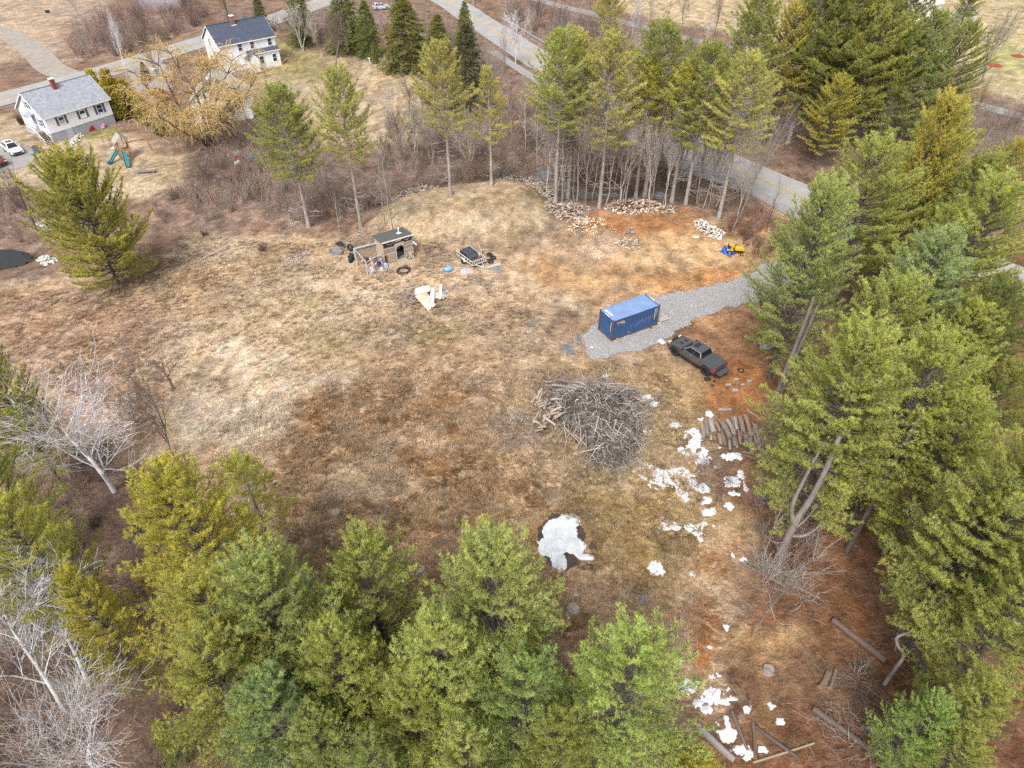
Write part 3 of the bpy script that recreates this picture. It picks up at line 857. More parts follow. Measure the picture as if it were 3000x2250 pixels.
# --- pines in the foreground, seen from above
fore = [
    ('full_a', top_at(1440, 1605, 17), 17, (0.245, 0.276, 0.075), 1.0, 'bright bushy pine at the bottom centre nearest the ice patch'),
    ('full_b', top_at(1060, 1600, 15), 15, LG, .85, 'narrow pine left of the bushy pine, beside the cut stump'),
    ('full_c', top_at(1275, 1830, 16), 16, (0.255, 0.290, 0.076), .95, 'yellow green pine in front between the two middle pines'),
    ('full_b', top_at(1865, 1905, 16), 16, (0.241, 0.297, 0.069), .95, 'bright pine at the bottom beside the scattered snow'),
    ('full_a', top_at(740, 1650, 17), 17, (0.235, 0.269, 0.076), .95, 'broad pine at lower left centre'),
    ('full_c', top_at(470, 1385, 18), 18, YG, 1.05, 'yellow pine next to the white limbed bare tree at left'),
    ('thin', top_at(690, 1320, 13), 13, (0.269, 0.276, 0.041), 1.05, 'slim pine on a bare stem at the left edge of the bog'),
    ('full_b', top_at(-10, 1500, 15), 15, (0.27, 0.276, 0.055), .82, 'yellow green pine at the left edge of the photo'),
    ('full_a', top_at(-90, 1010, 15), 15, (0.24, 0.251, 0.048), .75, 'pine top at the left edge above the bare white tree'),
    ('full_b', top_at(560, 1720, 15), 15, (0.269, 0.269, 0.055), .9, 'yellow pine in front of the broad pine at lower left'),
    ('full_c', top_at(960, 1850, 15), 15, LG, .95, 'pale green pine left of the front yellow green pine'),
    ('full_a', top_at(760, 2010, 14), 14, (0.193, 0.248, 0.083), .9, 'bluish pine at the bottom left centre edge'),
    ('full_b', top_at(1360, 2170, 12), 12, (0.276, 0.304, 0.083), .75, 'small pale pine top at the very bottom centre'),
    ('full_c', top_at(1640, 2110, 13), 13, MG, .85, 'green pine at the bottom edge left of the snow'),
    ('full_a', top_at(2050, 2230, 10), 10, YG, .8, 'yellow pine top at the bottom edge beside the grey fallen trunk'),
    ('full_c', top_at(1080, 2180, 12), 12, BG, .8, 'dark green pine at the bottom edge left of centre'),
    ('full_c', top_at(-170, 1230, 16), 16, LG, .8, 'pine at the left edge between the upper and lower edge pines'),
    ('full_b', top_at(600, 1890, 15), 15, (.25, .26, .06), .85, 'pine between the yellow pine and the bottom left birches'),
    ('full_a', top_at(1190, 2010, 13), 13, LG, .85, 'pine crown in front of the yellow green pine at the bottom'),
    ('full_c', top_at(900, 2090, 12), 12, (.23, .26, .07), .9, 'pale pine crown left of the dark one at the bottom edge'),
    ('full_b', top_at(1530, 1960, 14), 14, (.20, .26, .07), .8, 'pine crown in front of the bushy pine nearest the ice'),
    ('full_c', top_at(190, 1680, 13), 13, YG, .7, 'yellow pine behind the bottom left birches'),
    ('full_c', top_at(460, 2120, 5.5), 5.5, MG, .75, 'small dark young pine among the birches at bottom left'),
]
for k, p, hh, c, w, lb in fore:
    conifer_tree(k, p, hh, c, lb, w * .93, group='foreground pines')
# --- spruces and cedars by the houses
SPR = (.135, .140, .03)
spruces = [
    ((1195, 205), 14.5, SPR, 1.05, 'largest dark spruce at the far edge of the lawn'),
    ((1290, 225), 11.5, SPR, .95, 'shorter spruce right of the largest one by the lawn'),
    ((1085, 165), 11, DG, .8, 'dark spruce behind the bare maple on the lawn'),
    ((1022, 150), 14, DG, .9, 'dark spruce behind and left of the largest one'),
    ((1372, 320), 14.5, (.09, .095, .035), .85, 'dark narrow spruce beside the leaning bare trunks'),
    ((772, 95), 9, (.095, .105, .03), .6, 'slim dark conifer behind the blue roofed house'),
    ((890, 130), 13, DG, .8, 'dark spruce behind the bare trees right of the blue roofed house'),
    ((1100, 185), 4.0, (.14, .16, .035), .6, 'tiny young spruce at the edge of the far lawn'),
    ((1365, 150), 10, DG, .7, 'small dark spruce top beside the road at upper centre'),
    ((432, 235), 3.5, (.09, .075, .035), .9, 'small brown conifer by the asphalt driveway'),
]
for p, hh, c, w, lb in spruces:
    conifer_tree('spruce', G(*p), hh, c, lb, w * 1.7, None, 'spruce_tree', 'spruce', 'spruces around the lawn')
cedars = [((300, 310), 6.0, GO, 1.15, 'tall cedar shrub nearest the corner of the grey roofed house'), ((345, 315), 6.3, (.24, .20, .025), 1.35, 'bright golden cedar shrub second from the house'),
          ((388, 335), 5.6, (.20, .175, .03), 1.4, 'golden cedar shrub third from the house'), ((352, 350), 5.2, (.20, .18, .03), 1.4, 'front cedar shrub of the row beside the house'),
          ((430, 365), 4.6, (.15, .145, .03), 1.4, 'low cedar shrub at the willow end of the row'), ((480, 400), 3.6, (.12, .115, .035), 1.4, 'last dull cedar shrub beneath the willow')]
for p, hh, c, w, lb in cedars:
    conifer_tree('cedar', G(*p), hh, c, lb, w, None, 'cedar_shrub', 'cedar', 'cedar row beside the grey roofed house')

# --- leafless trees
BARE = {}
def bare_proto(k):
    if k not in BARE:
        spec = {
            'maple': dict(seed=3, Ht=12, fork=.22, spread=.62, kids=(8, 6, 6, 3), upt=.10),
            'slim_a': dict(seed=4, Ht=17, fork=.42, spread=.55, kids=(10, 5, 4, 2), upt=.07, r0=.15),
            'slim_b': dict(seed=5, Ht=17, fork=.35, spread=.5, kids=(11, 5, 4, 2), upt=.10, r0=.13),
            'snag': dict(seed=6, Ht=15, fork=.25, spread=.9, kids=(14, 4, 3), levels=2, upt=.02, r0=.15, ratio=.42),
            'birch': dict(seed=8, Ht=15, fork=.25, spread=.7, kids=(12, 6, 5, 3), upt=.10, r0=.19, ratio=.56, twig=.016),
            'clump': dict(seed=9, Ht=11, fork=.3, spread=.42, kids=(5, 5, 4, 2), stems=5, upt=.09, r0=.15),
            'vase': dict(seed=10, Ht=15, fork=.12, spread=.42, kids=(8, 5, 5, 3), upt=.12, r0=.2),
            'gnarly': dict(seed=12, Ht=7, fork=.3, spread=.95, kids=(6, 6, 5, 3), upt=.03, r0=.2, twig=.014),
            'aspen': dict(seed=15, Ht=15, fork=.18, spread=.85, kids=(11, 7, 5, 3), upt=.06, r0=.26, ratio=.66, twig=.017),
        }[k]
        h_ = spec['Ht']
        BARE[k] = (*bare_tree(**spec), h_)
    return BARE[k]
def bare(kind, loc, Ht, color, label, name='bare_tree', cat='bare tree', group=None, w=1.0, rot=None, tilt=(0, 0)):
    tme, bme, h_ = bare_proto(kind)
    if not tme.materials:
        tme.materials.append(M_GBARK); bme.materials.append(M_GBARK)
    t = thing(name, label, cat, loc, rot if rot is not None else (loc[0] * 12.9898 + loc[1] * 78.233) % 6.28, group)
    t.rotation_euler = (tilt[0], tilt[1], t.rotation_euler[2])
    s = Ht / h_; t.scale = (s * w, s * w, s)
    for nm, me in (('trunk', tme), ('branches', bme)):
        o = link(bpy.data.objects.new(nm, me), t); o.color = (*color, 1)
        if min(color) > 1.6:
            o.material_slots[0].link = 'OBJECT'; o.material_slots[0].material = M_WBARK; o.color = (color[0] * .54, color[1] * .54, color[2] * .55, 1)
    return t
TURN = {'big white li': 3.3}
GREY = (1.15, 1.1, 1.08); DARK = (.42, .38, .36); PALE = (1.75, 1.75, 1.8); BROWN = (.62, .48, .42); SILV = (1.5, 1.47, 1.45); WHITE = (2.25, 2.25, 2.3)
bares = [
    # foreground left, white bark
    ('aspen', G(335, 1440), 14.5, WHITE, 'big white limbed bare tree at the left of the field', 1.05),
    ('birch', G(262, 2010), 14, PALE, 'upper birch of the three at bottom left', .9),
    ('birch', G(190, 2080), 15, PALE, 'middle birch of the three, leaning off the left edge', .9),
    ('aspen', G(300, 2270), 12, PALE, 'lowest pale birch in the bottom left corner', .85),
    ('slim_b', G(520, 1385), 16, (.72, .68, .66), 'thin grey tree leaning left beside the yellow stake', .9),
    ('gnarly', G(508, 1140), 5.8, (.7, .58, .52), 'small dark dead tree standing alone in the left field', .8),
    ('slim_a', G(855, 1345), 3.0, GREY, 'spindly grey sapling at the left edge of the bog', .5),
    ('vase', G(120, 695), 12, DARK, 'dark bare tree with fanned stems beside the pond', .75),
    # house side
    ('maple', G(985, 205), 12.5, (.62, .50, .48), 'round bare maple on the far lawn inside a stone ring', .95),
    ('gnarly', G(1200, 335), 7, BROWN, 'small bare apple tree on the far lawn', .9),
    ('clump', G(888, 150), 11, SILV, 'bare birch clump right of the blue roofed house', .9),
    ('clump', G(465, 225), 12, BROWN, 'bare brown tree beside the road near the asphalt driveway', .8),
    ('birch', G(372, 225), 14, WHITE, 'pair of white birch stems between the road and the cedar row', .35),
    ('slim_b', G(285, 228), 13, GREY, 'thin bare tree behind the ridge of the grey roofed house', .6),
    ('vase', G(675, 85), 14, DARK, 'dark bare tree behind the blue roofed house', .9),
    ('slim_a', G(255, 105), 14, SILV, 'pale bare tree across the road at upper left', .6),
    ('slim_a', G(320, 70), 14, SILV, 'second pale bare tree across the road at upper left', .6),
    ('clump', G(430, 105), 8, BROWN, 'low bare tree across the road behind the birch pair', 1.0),
    ('clump', G(560, 75), 8, BROWN, 'dark bare clump across the road by the grey house', .9),
    # hollow and grove
    ('snag', G(1150, 672), 15.5, (1.0, .93, .88), 'bare twin stem tree just behind the pallet shed roof', .55),
    ('snag', G(1128, 660), 15, (.95, .88, .82), 'leaning bare stem left of the twin stem tree by the shed', .5),
    ('snag', G(1000, 705), 9, GREY, 'thin bare stems by the grey tub left of the shed', .5),
    ('slim_b', G(1385, 310), 15, (1.0, .92, .9), 'leaning pale bare tree in front of the dark spruce', .7),
    ('birch', G(1510, 190), 13, WHITE, 'white birch standing in front of the road at upper centre', .75),
    ('slim_a', G(1440, 330), 12, GREY, 'grey bare tree in the hollow left of the grove', .7),
    ('slim_b', G(1470, 280), 14, GREY, 'tall grey bare tree in the hollow near the road', .6),
    ('birch', G(1570, 330), 9, PALE, 'small pale dead birch in the hollow', .5),
    ('slim_a', G(1712, 640), 18, (1.0, .95, .93), 'bare grey tree at the front edge of the grove by the stump heap', .6),
    ('slim_b', G(1735, 575), 19, SILV, 'tall silvery bare tree rising through the left of the grove', .7),
    ('slim_b', G(1775, 600), 20, SILV, 'tallest silvery bare tree at the middle left of the grove', .75),
    ('snag', G(1690, 590), 17, GREY, 'dead standing stem with short stubs in the left of the grove', .6),
    ('snag', G(1832, 600), 14, GREY, 'dead standing stem with long stubs in the middle of the grove', .8),
    ('slim_a', G(1900, 625), 15, SILV, 'slender pale bare tree at the front of the grove centre', .55),
    ('snag', G(1925, 560), 15, DARK, 'dark dead stem behind the slender bare tree in the grove', .6),
    ('snag', G(2035, 590), 14, DARK, 'dark dead stem at the right of the grove', .6),
    ('slim_b', G(2145, 675), 18, (1.25, 1.22, 1.2), 'silvery bare tree at the right end of the grove', .7),
    ('slim_a', G(2165, 650), 13, GREY, 'smaller grey bare tree right of the silvery one at the grove end', .6),
    ('snag', G(2247, 670), 9, DARK, 'dark bare stem by itself near the end of the gravel drive', .5),
    ('slim_a', G(1600, 575), 17, SILV, 'pale slender stem left of the leftmost grove pine', .6),
    ('snag', G(1645, 605), 15, (1.1, 1.05, 1.0), 'grey dead stem close to the first grove pine', .6),
    ('slim_b', G(1800, 560), 18, SILV, 'pale slender stem behind the twin trunk pine', .7),
    ('snag', G(1815, 610), 13, (1.1, 1.05, 1.0), 'short grey dead stem in front of the twin trunk pine', .8),
    ('slim_a', G(1845, 545), 17, GREY, 'grey stem far back behind the grove centre', .7),
    ('slim_b', G(1950, 600), 16, SILV, 'pale stem between the dark centre pine and the slim pine', .7),
    ('snag', G(1985, 560), 15, GREY, 'grey dead stem behind the dense green grove pine', .7),
    ('slim_b', G(2060, 610), 16, GREY, 'grey bare stem left of the rightmost grove pine', .7),
    ('slim_a', G(2085, 585), 17, SILV, 'pale bare stem behind the rightmost grove pine', .7),
    ('snag', G(1540, 440), 11, SILV, 'pale dead stem in the hollow above the split firewood heap', .7),
    ('slim_b', G(1500, 420), 12, GREY, 'grey bare sapling in the hollow left of the pale dead stem', .8),
    ('slim_a', G(1640, 430), 13, SILV, 'pale bare tree in the hollow behind the first grove pines', .8),
    ('slim_b', G(1700, 400), 14, SILV, 'pale bare tree just below the road behind the grove', .8),
    ('clump', G(1270, 480), 8, GREY, 'grey bare clump in the hollow left of the olive pine', .9),
    ('clump', G(1130, 500), 7, BROWN, 'brown bare clump behind the far left wood heap', 1.0),
    ('clump', G(690, 560), 7, BROWN, 'brown bare clump in the brush below the toys', 1.1),
    ('gnarly', G(610, 560), 6, DARK, 'dark crooked bare tree in the brush below the willow', 1.1),
    ('clump', G(800, 520), 8, GREY, 'grey bare clump left of the dark green pine', .9),
    ('slim_b', G(960, 560), 9, GREY, 'thin grey bare tree between the dark pine and the shed pine', .8),
    ('clump', G(840, 420), 7, BROWN, 'brown bare clump at the lower edge of the far lawn', .9),
    # beyond the road
    ('birch', G(1845, 130), 13, PALE, 'pale birch beside the lane at top centre', .5),
    ('slim_a', G(1905, 110), 14, GREY, 'bare tree by the lane right of the pale birch', .5),
    ('snag', G(1950, 105), 14, DARK, 'dark straight bare stem by the lane at top centre', .35),
    ('slim_b', G(1995, 125), 14, DARK, 'dark bare tree by the lane beneath the far field', .6),
    ('vase', G(2090, 115), 13, BROWN, 'bare brown tree in front of the far tan field', .6),
    ('slim_b', G(2065, 160), 9, PALE, 'short pale bare tree below the lane', .6),
    ('snag', G(2130, 165), 14, SILV, 'tall leaning bare pole like stem by the lane', .25),
    ('slim_a', G(2320, 330), 9, SILV, 'slim pale stem in the brown thicket beyond the road', .5),
    ('slim_b', G(2560, 460), 11, SILV, 'pale leaning bare tree in the thicket right of the yellow pine', .7),
    ('slim_a', G(2510, 365), 8, GREY, 'small bare tree just above the leaning one in the thicket', .6),
    ('slim_b', G(2660, 410), 8, BROWN, 'bare sapling in the thicket at upper right', .8),
    ('clump', G(2900, 510), 8, GREY, 'grey bare clump at the right edge of the thicket', .8),
    ('slim_a', G(2930, 430), 10, BROWN, 'thin bare tree at the right by the lane', .7),
    ('slim_b', G(2850, 355), 9, DARK, 'dark bare sapling just below the lane at right', .6),
    ('vase', G(2870, 250), 15, (.6, .55, .56), 'large fan shaped bare tree on the lawn at top right', 1.0),
    ('maple', G(2985, 165), 9, BROWN, 'bare tree with red mulch ring at the top right edge', .8),
    ('slim_b', G(1390, 60), 13, SILV, 'pale bare tree beside the road at the top centre left', .6),
    ('slim_a', G(1250, 70), 12, GREY, 'bare tree behind the spruces at the top', .8),
    ('slim_b', G(1150, 110), 12, (1.0, .92, .9), 'leaning pale bare tree left of the largest spruce', .8),
    ('maple', G(945, 165), 9, SILV, 'greyish bare tree behind the maple on the lawn', .9),
    ('clump', G(1640, 120), 8, BROWN, 'low brown bare clump above the road at top centre', 1.0),
    ('clump', G(1760, 170), 8, BROWN, 'low brown bare clump below the lane at top centre', 1.0),
    # right side
    ('snag', G(2238, 1622), 11, (1.15, 1.05, .98), 'pale slim bare stem left of the grey forked trunk', .45),
    ('slim_a', G(2202, 1868), 10, (1.0, .95, .9), 'thin crooked bare stem leaning over the litter at lower right', .35),
    ('snag', G(2245, 1480), 9, BROWN, 'broken brown stem beside the snow and log pile', .4),
    ('clump', G(2300, 1290), 5.5, (.95, .82, .75), 'bare straggly shrub right of the log pile', 1.1),
    ('clump', G(2330, 1110), 4.5, (.8, .62, .55), 'reddish bare shrub beneath the pines right of the pickup', 1.1),
]
rr = random.Random(404)
NTH = ['first', 'second', 'third', 'fourth', 'fifth', 'sixth', 'seventh', 'eighth', 'ninth', 'tenth', 'eleventh', 'twelfth', 'thirteenth', 'fourteenth', 'fifteenth', 'sixteenth', 'seventeenth', 'eighteenth', 'nineteenth']
def nth(k): return NTH[k] if k < 19 else ('twentieth' if k == 19 else 'thirtieth' if k == 29 else ('twenty ' if k < 29 else 'thirty ') + NTH[(k - 20) % 10])
us = sorted(rr.uniform(1570, 2190) for k in range(34))
for k, u in enumerate(us):      # crowded pole stems
    v = 585 - rr.random() ** 1.5 * 130 + (u - 1600) * .05
    bares.append((rr.choice(['slim_a', 'slim_b', 'snag', 'slim_b']), G(u, v), rr.uniform(11, 18), rr.choice([SILV, GREY, SILV, (1.3, 1.26, 1.24)]), 'slender bare stem crowded among the grove pines, %s from the left' % nth(k), rr.uniform(.5, .85)))
us = sorted(rr.uniform(1100, 1600) for k in range(14))
for k, u in enumerate(us):
    v = rr.uniform(330, 520)
    bares.append((rr.choice(['slim_a', 'slim_b', 'clump']), G(u, v), rr.uniform(6, 11), rr.choice([SILV, GREY, BROWN]), 'thin sapling in the brushy hollow left of the grove, %s from the left' % nth(k), rr.uniform(.6, 1.0)))
us = sorted(rr.uniform(1500, 2450) for k in range(16))
for k, u in enumerate(us):
    v = 60 + (u - 1500) * .22 + rr.uniform(-10, 70)
    bares.append((rr.choice(['slim_a', 'slim_b', 'clump']), G(u, v), rr.uniform(6, 10), rr.choice([SILV, GREY, BROWN]), 'thin sapling in the thicket between road and lane, %s from the left' % nth(k), rr.uniform(.6, 1.0)))
for k, p, hh, c, lb, w in bares:
    nm = 'birch_tree' if 'birch' in lb else 'bare_tree'
    bare(k, p, hh, c, lb, nm, 'bare tree', 'crowded grove stems' if 'crowded' in lb else 'hollow saplings' if 'sapling in the brushy' in lb else 'thicket saplings' if 'sapling in the thicket between road' in lb else 'leafless trees', w, TURN.get(lb[:12]))
# --- trees with a shape of their own
def curve_pts(pts, k=6):
    P = [np.array(p, float) for p in pts]; out = []
    for i in range(len(P) - 1):
        p0, p1, p2, p3 = P[max(i - 1, 0)], P[i], P[i + 1], P[min(i + 2, len(P) - 1)]
        for j in range(k):
            t = j / k
            out.append(.5 * (2 * p1 + (p2 - p0) * t + (2 * p0 - 5 * p1 + 4 * p2 - p3) * t * t + (3 * p1 - p0 - 3 * p2 + p3) * t ** 3))
    out.append(P[-1])
    return out
def limb(pts, r0, r1, k=6):
    q = curve_pts(pts, k); n = len(q) - 1
    return [np.r_[q[i], q[i + 1], r0 + (r1 - r0) * i / n, r0 + (r1 - r0) * (i + 1) / n] for i in range(n)]
def twigs(rr, pts, n, L, r, lev=1):
    out = []
    for k in range(n):
        i = rr.randint(max(0, int(len(pts) * .3)), len(pts) - 1); p = np.array(pts[i])
        d = np.array([rr.gauss(0, 1), rr.gauss(0, 1), rr.gauss(.25, .6)]); d /= np.linalg.norm(d)
        q = [p]
        for s in range(3):
            d = d + np.array([rr.gauss(0, .25), rr.gauss(0, .25), rr.gauss(0.05, .2)]); d /= np.linalg.norm(d)
            q.append(q[-1] + d * L * rr.uniform(.6, 1.2) / 3)
        for s in range(3):
            out.append(np.r_[q[s], q[s + 1], r * (1 - s * .28), r * (1 - (s + 1) * .28)])
        if lev > 0:
            out += twigs(rr, q, 3, L * .5, r * .5, lev - 1)
    return out
def special_tree(name, label, cat, loc, limbs, tw, color, seed, group=None, tl=2.0, tr=.012):
    rr = random.Random(seed)
    t = thing(name, label, cat, loc, 0, group)
    big = []; pts = []
    for L_, a, b in limbs:
        big += limb(L_, a, b); pts += curve_pts(L_)[3:]
    v, f = seg_mesh(big, 9)
    o = mesh_obj('trunk', np_mesh('forked_trunk', v, f, 4, None, True), M_GBARK, t); o.color = (*color, 1)
    v, f = seg_mesh(twigs(rr, pts, tw, tl, tr), 3)
    o = mesh_obj('branches', np_mesh('forked_branches', v, f, 4), M_GBARK, t); o.color = (*color, 1)
    return t
p = G(2268, 1660)
special_tree('bare_tree', 'grey forked trunk with curving bare limbs at the lower right of the log pile', 'bare tree', p,
             [([(0, 0, -.1), (.15, .1, 2.5), (.35, .35, 5), (.9, .5, 8.5), (1.2, 1.0, 13)], .36, .15), ([(.35, .35, 4.6), (-.25, .5, 6.5), (-.1, .7, 9), (.3, .9, 12.5)], .2, .07),
              ([(.25, .2, 3.6), (1.1, -.1, 4.0), (2.2, .3, 4.7), (3.0, .8, 6.2), (3.3, 1.0, 8)], .13, .04), ([(.3, .3, 4), (1.2, .6, 5), (1.9, 1.1, 6.6), (2.1, 1.4, 8.5)], .10, .03),
              ([(.2, .1, 3.0), (-.8, -.2, 3.3), (-1.7, -.1, 4.0)], .06, .02)], 60, (.72, .68, .70), 5, 'leafless trees')
p = G(2590, 2005)
special_tree('bare_tree', 'bent grey trunk with a sharp crook at the lower right', 'bare tree', p,
             [([(0, 0, 0), (.12, .15, 1.6), (.2, .3, 3.2), (-.35, .55, 4.0), (-.5, .8, 4.6), (.35, 1.0, 5.0), (.9, 1.2, 6.4), (1.2, 1.4, 8)], .13, .05), ([(.2, .3, 3.2), (.7, .5, 3.7), (1.2, .4, 4.0)], .04, .015)],
             24, (.8, .82, .85), 6, 'leafless trees', 1.3, .01)
p = G(2690, 1965)
special_tree('dead_tree', 'dark dead trunk with drooping dry boughs at the lower right', 'bare tree', p,
             [([(0, 0, 0), (.3, .1, 3), (.55, .2, 6), (.7, .3, 11)], .26, .14), ([(.5, .2, 5.5), (1.4, -.6, 6.0), (2.6, -1.0, 6.2)], .06, .02), ([(.3, .1, 3.2), (-.9, .6, 3.4), (-2.2, .8, 3.1)], .05, .015),
              ([(.4, .1, 4.2), (.9, 1.4, 4.4), (1.0, 2.8, 4.2)], .05, .015)], 70, (.42, .40, .38), 8, 'leafless trees', 2.6, .014)
p = G(2480, 1612)
special_tree('dead_tree', 'dark leaning trunk rising into the pines right of the forked trunk', 'bare tree', p, [([(0, 0, 0), (.2, .2, 4), (.3, .4, 9), (.4, .5, 14)], .22, .12)], 12, (.40, .37, .35), 9, 'leafless trees')
p = G(2262, 1195)
special_tree('dead_tree', 'twin grey trunks at the edge of the pines right of the rust coloured soil', 'bare tree', p, [([(0, 0, 0), (.2, .25, 4), (.5, .5, 8), (.7, .7, 12)], .25, .14), ([(.35, .1, 0), (.6, .4, 4), (1.0, .6, 8), (1.3, .8, 11)], .2, .12)],
             18, (.62, .58, .58), 10, 'leafless trees')

# --- the willow: dark limbs, orange hanging shoots
rr = random.Random(77)
wl = thing('willow_tree', 'large willow with dark limbs and hanging orange yellow twigs between the houses', 'willow', G(610, 425))
limbs = []; shoots = []
tips = []
for k in range(11):
    a = 2 * PI * k / 11 + rr.uniform(-.3, .3); L = rr.uniform(8, 13)
    pts = [np.array([math.cos(a) * .4, math.sin(a) * .4, 0.])]
    d = np.array([math.cos(a) * .4, math.sin(a) * .4, 1.]); d /= np.linalg.norm(d)
    for i in range(6):
        d = d + np.array([rr.gauss(0, .17) + math.cos(a) * .05, rr.gauss(0, .17) + math.sin(a) * .05, rr.gauss(.03, .12)]); d /= np.linalg.norm(d)
        pts.append(pts[-1] + d * L * 1.15 / 6)
    limbs += limb(pts, .26, .06, 3)
    for j in range(18):
        i = rr.randint(2, 6); q = pts[i]; b = rr.uniform(0, 6.28); l2 = rr.uniform(1.2, 3.4)
        e = q + np.array([math.cos(b) * l2 + math.cos(a) * .8, math.sin(b) * l2 + math.sin(a) * .8, rr.uniform(.2, 1.8)])
        limbs += limb([q, (q + e) / 2 + np.array([0, 0, .3]), e], .07, .02, 2); tips += [e, (q + e) / 2]
ws = G(610, 425)
tips = np.array(tips); base = tips[np.random.RandomState(4).randint(0, len(tips), 4800)]
rs = np.random.RandomState(5)
cur = base + rs.normal(0, .45, base.shape); out_ = cur[:, :2] / (np.linalg.norm(cur[:, :2], axis=1, keepdims=True) + .1)
vel = np.c_[out_ * .35 + rs.normal(0, .45, (4800, 2)), rs.uniform(.1, .9, 4800)]
ssegs = []
for i in range(5):
    nxt = cur + vel * .52; vel = vel * np.array([.86, .86, 1]) + np.array([0, 0, -.30]) + rs.normal(0, .06, vel.shape)
    nxt[:, 2] = np.maximum(nxt[:, 2], .15)
    ssegs.append(np.c_[cur, nxt, np.full(4800, .027 - .0022 * i), np.full(4800, .0248 - .0022 * i)]); cur = nxt
v, f = seg_mesh(limbs, 6)
o = mesh_obj('trunk', np_mesh('willow_limbs', v, f, 4, None, True), M_GBARK, wl); o.color = (.32, .28, .26, 1)
v, f = seg_mesh(np.concatenate(ssegs), 3)
tc_ = np.repeat(np.tile(np.array([.66, .48, .21]) * rs.uniform(.7, 1.3, (4800, 1)), (5, 1)), 6, axis=0)
o = mesh_obj('hanging_twigs', np_mesh('willow_twigs', v, f, 4, tc_), tint_mat('willow_twigs', .8, .1, False), wl)

# second, darker apple-like tree under the willow's right side
bare('gnarly', G(775, 470), 7, DARK, 'dark crooked bare tree right of the willow by the toys', 'bare_tree', 'bare tree', 'leafless trees', 1.1)
bare('gnarly', G(700, 440), 8, DARK, 'dark crooked bare tree in front of the white barn', 'bare_tree', 'bare tree', 'leafless trees', 1.1)

# ------------------------------------------------------------------ thickets (uncountable brush)
def bush_proto(seed, n=10, h=1.6, w=.9):
    rr = random.Random(seed); segs = []
    for k in range(n):
        a = rr.uniform(0, 6.28); t = rr.uniform(.05, .7)
        p = np.array([rr.gauss(0, .15 * w), rr.gauss(0, .15 * w), 0]); d = np.array([math.cos(a) * t, math.sin(a) * t, 1.])
        L = h * rr.uniform(.6, 1.1)
        for i in range(3):
            d = d + np.array([rr.gauss(0, .18), rr.gauss(0, .18), .05]); d /= np.linalg.norm(d)
            q = p + d * L / 3
            segs.append(np.r_[p, q, .016 - .004 * i, .012 - .004 * i])
            for j in range(2 if i else 1):
                e = d + np.array([rr.gauss(0, .5), rr.gauss(0, .5), .2]); e /= np.linalg.norm(e)
                segs.append(np.r_[q, q + e * L * rr.uniform(.15, .35), .008, .004])
            p = q
    return seg_mesh(segs, 3)
M_TWIG = tint_mat('thicket_twigs', .95, 0, False)
M_BUSH = bpy.data.materials.new('brush_twigs'); M_BUSH.use_nodes = True
_b = M_BUSH.node_tree.nodes['Principled BSDF']; _b.inputs['Roughness'].default_value = .95; _b.inputs['Specular IOR Level'].default_value = .15
_a = M_BUSH.node_tree.nodes.new('ShaderNodeAttribute'); _a.attribute_type = 'INSTANCER'; _a.attribute_name = 'tint'
M_BUSH.node_tree.links.new(_a.outputs['Color'], _b.inputs['Base Color'])
BUSHC = bpy.data.collections.new('brush_sources')
for i in range(8):
    v, f = bush_proto(100 + i, 16 if i < 5 else 9, 1.6 if i < 5 else 2.6, .9)
    me = np_mesh('brush_source', v, f, 4); me.materials.append(M_BUSH)
    BUSHC.objects.link(bpy.data.objects.new('brush_source', me))
def scatter_group(coll):
    g = bpy.data.node_groups.new('scatter', 'GeometryNodeTree')
    g.interface.new_socket('Geometry', in_out='INPUT', socket_type='NodeSocketGeometry'); g.interface.new_socket('Geometry', in_out='OUTPUT', socket_type='NodeSocketGeometry')
    N = g.nodes; L = g.links
    gi = N.new('NodeGroupInput'); go = N.new('NodeGroupOutput'); ci = N.new('GeometryNodeCollectionInfo'); ip = N.new('GeometryNodeInstanceOnPoints')
    ci.inputs['Collection'].default_value = coll; ci.inputs['Separate Children'].default_value = True; ci.inputs['Reset Children'].default_value = True
    def na(nm, ty):
        n = N.new('GeometryNodeInputNamedAttribute'); n.data_type = ty; n.inputs['Name'].default_value = nm; return n.outputs[0]
    cx = N.new('ShaderNodeCombineXYZ'); L.new(na('turn', 'FLOAT'), cx.inputs['Z'])
    L.new(gi.outputs[0], ip.inputs['Points']); L.new(ci.outputs[0], ip.inputs['Instance']); ip.inputs['Pick Instance'].default_value = True
    L.new(na('pick', 'INT'), ip.inputs['Instance Index']); L.new(cx.outputs[0], ip.inputs['Rotation']); L.new(na('size', 'FLOAT_VECTOR'), ip.inputs['Scale'])
    L.new(ip.outputs[0], go.inputs[0])
    return g
SCATTER = scatter_group(BUSHC)
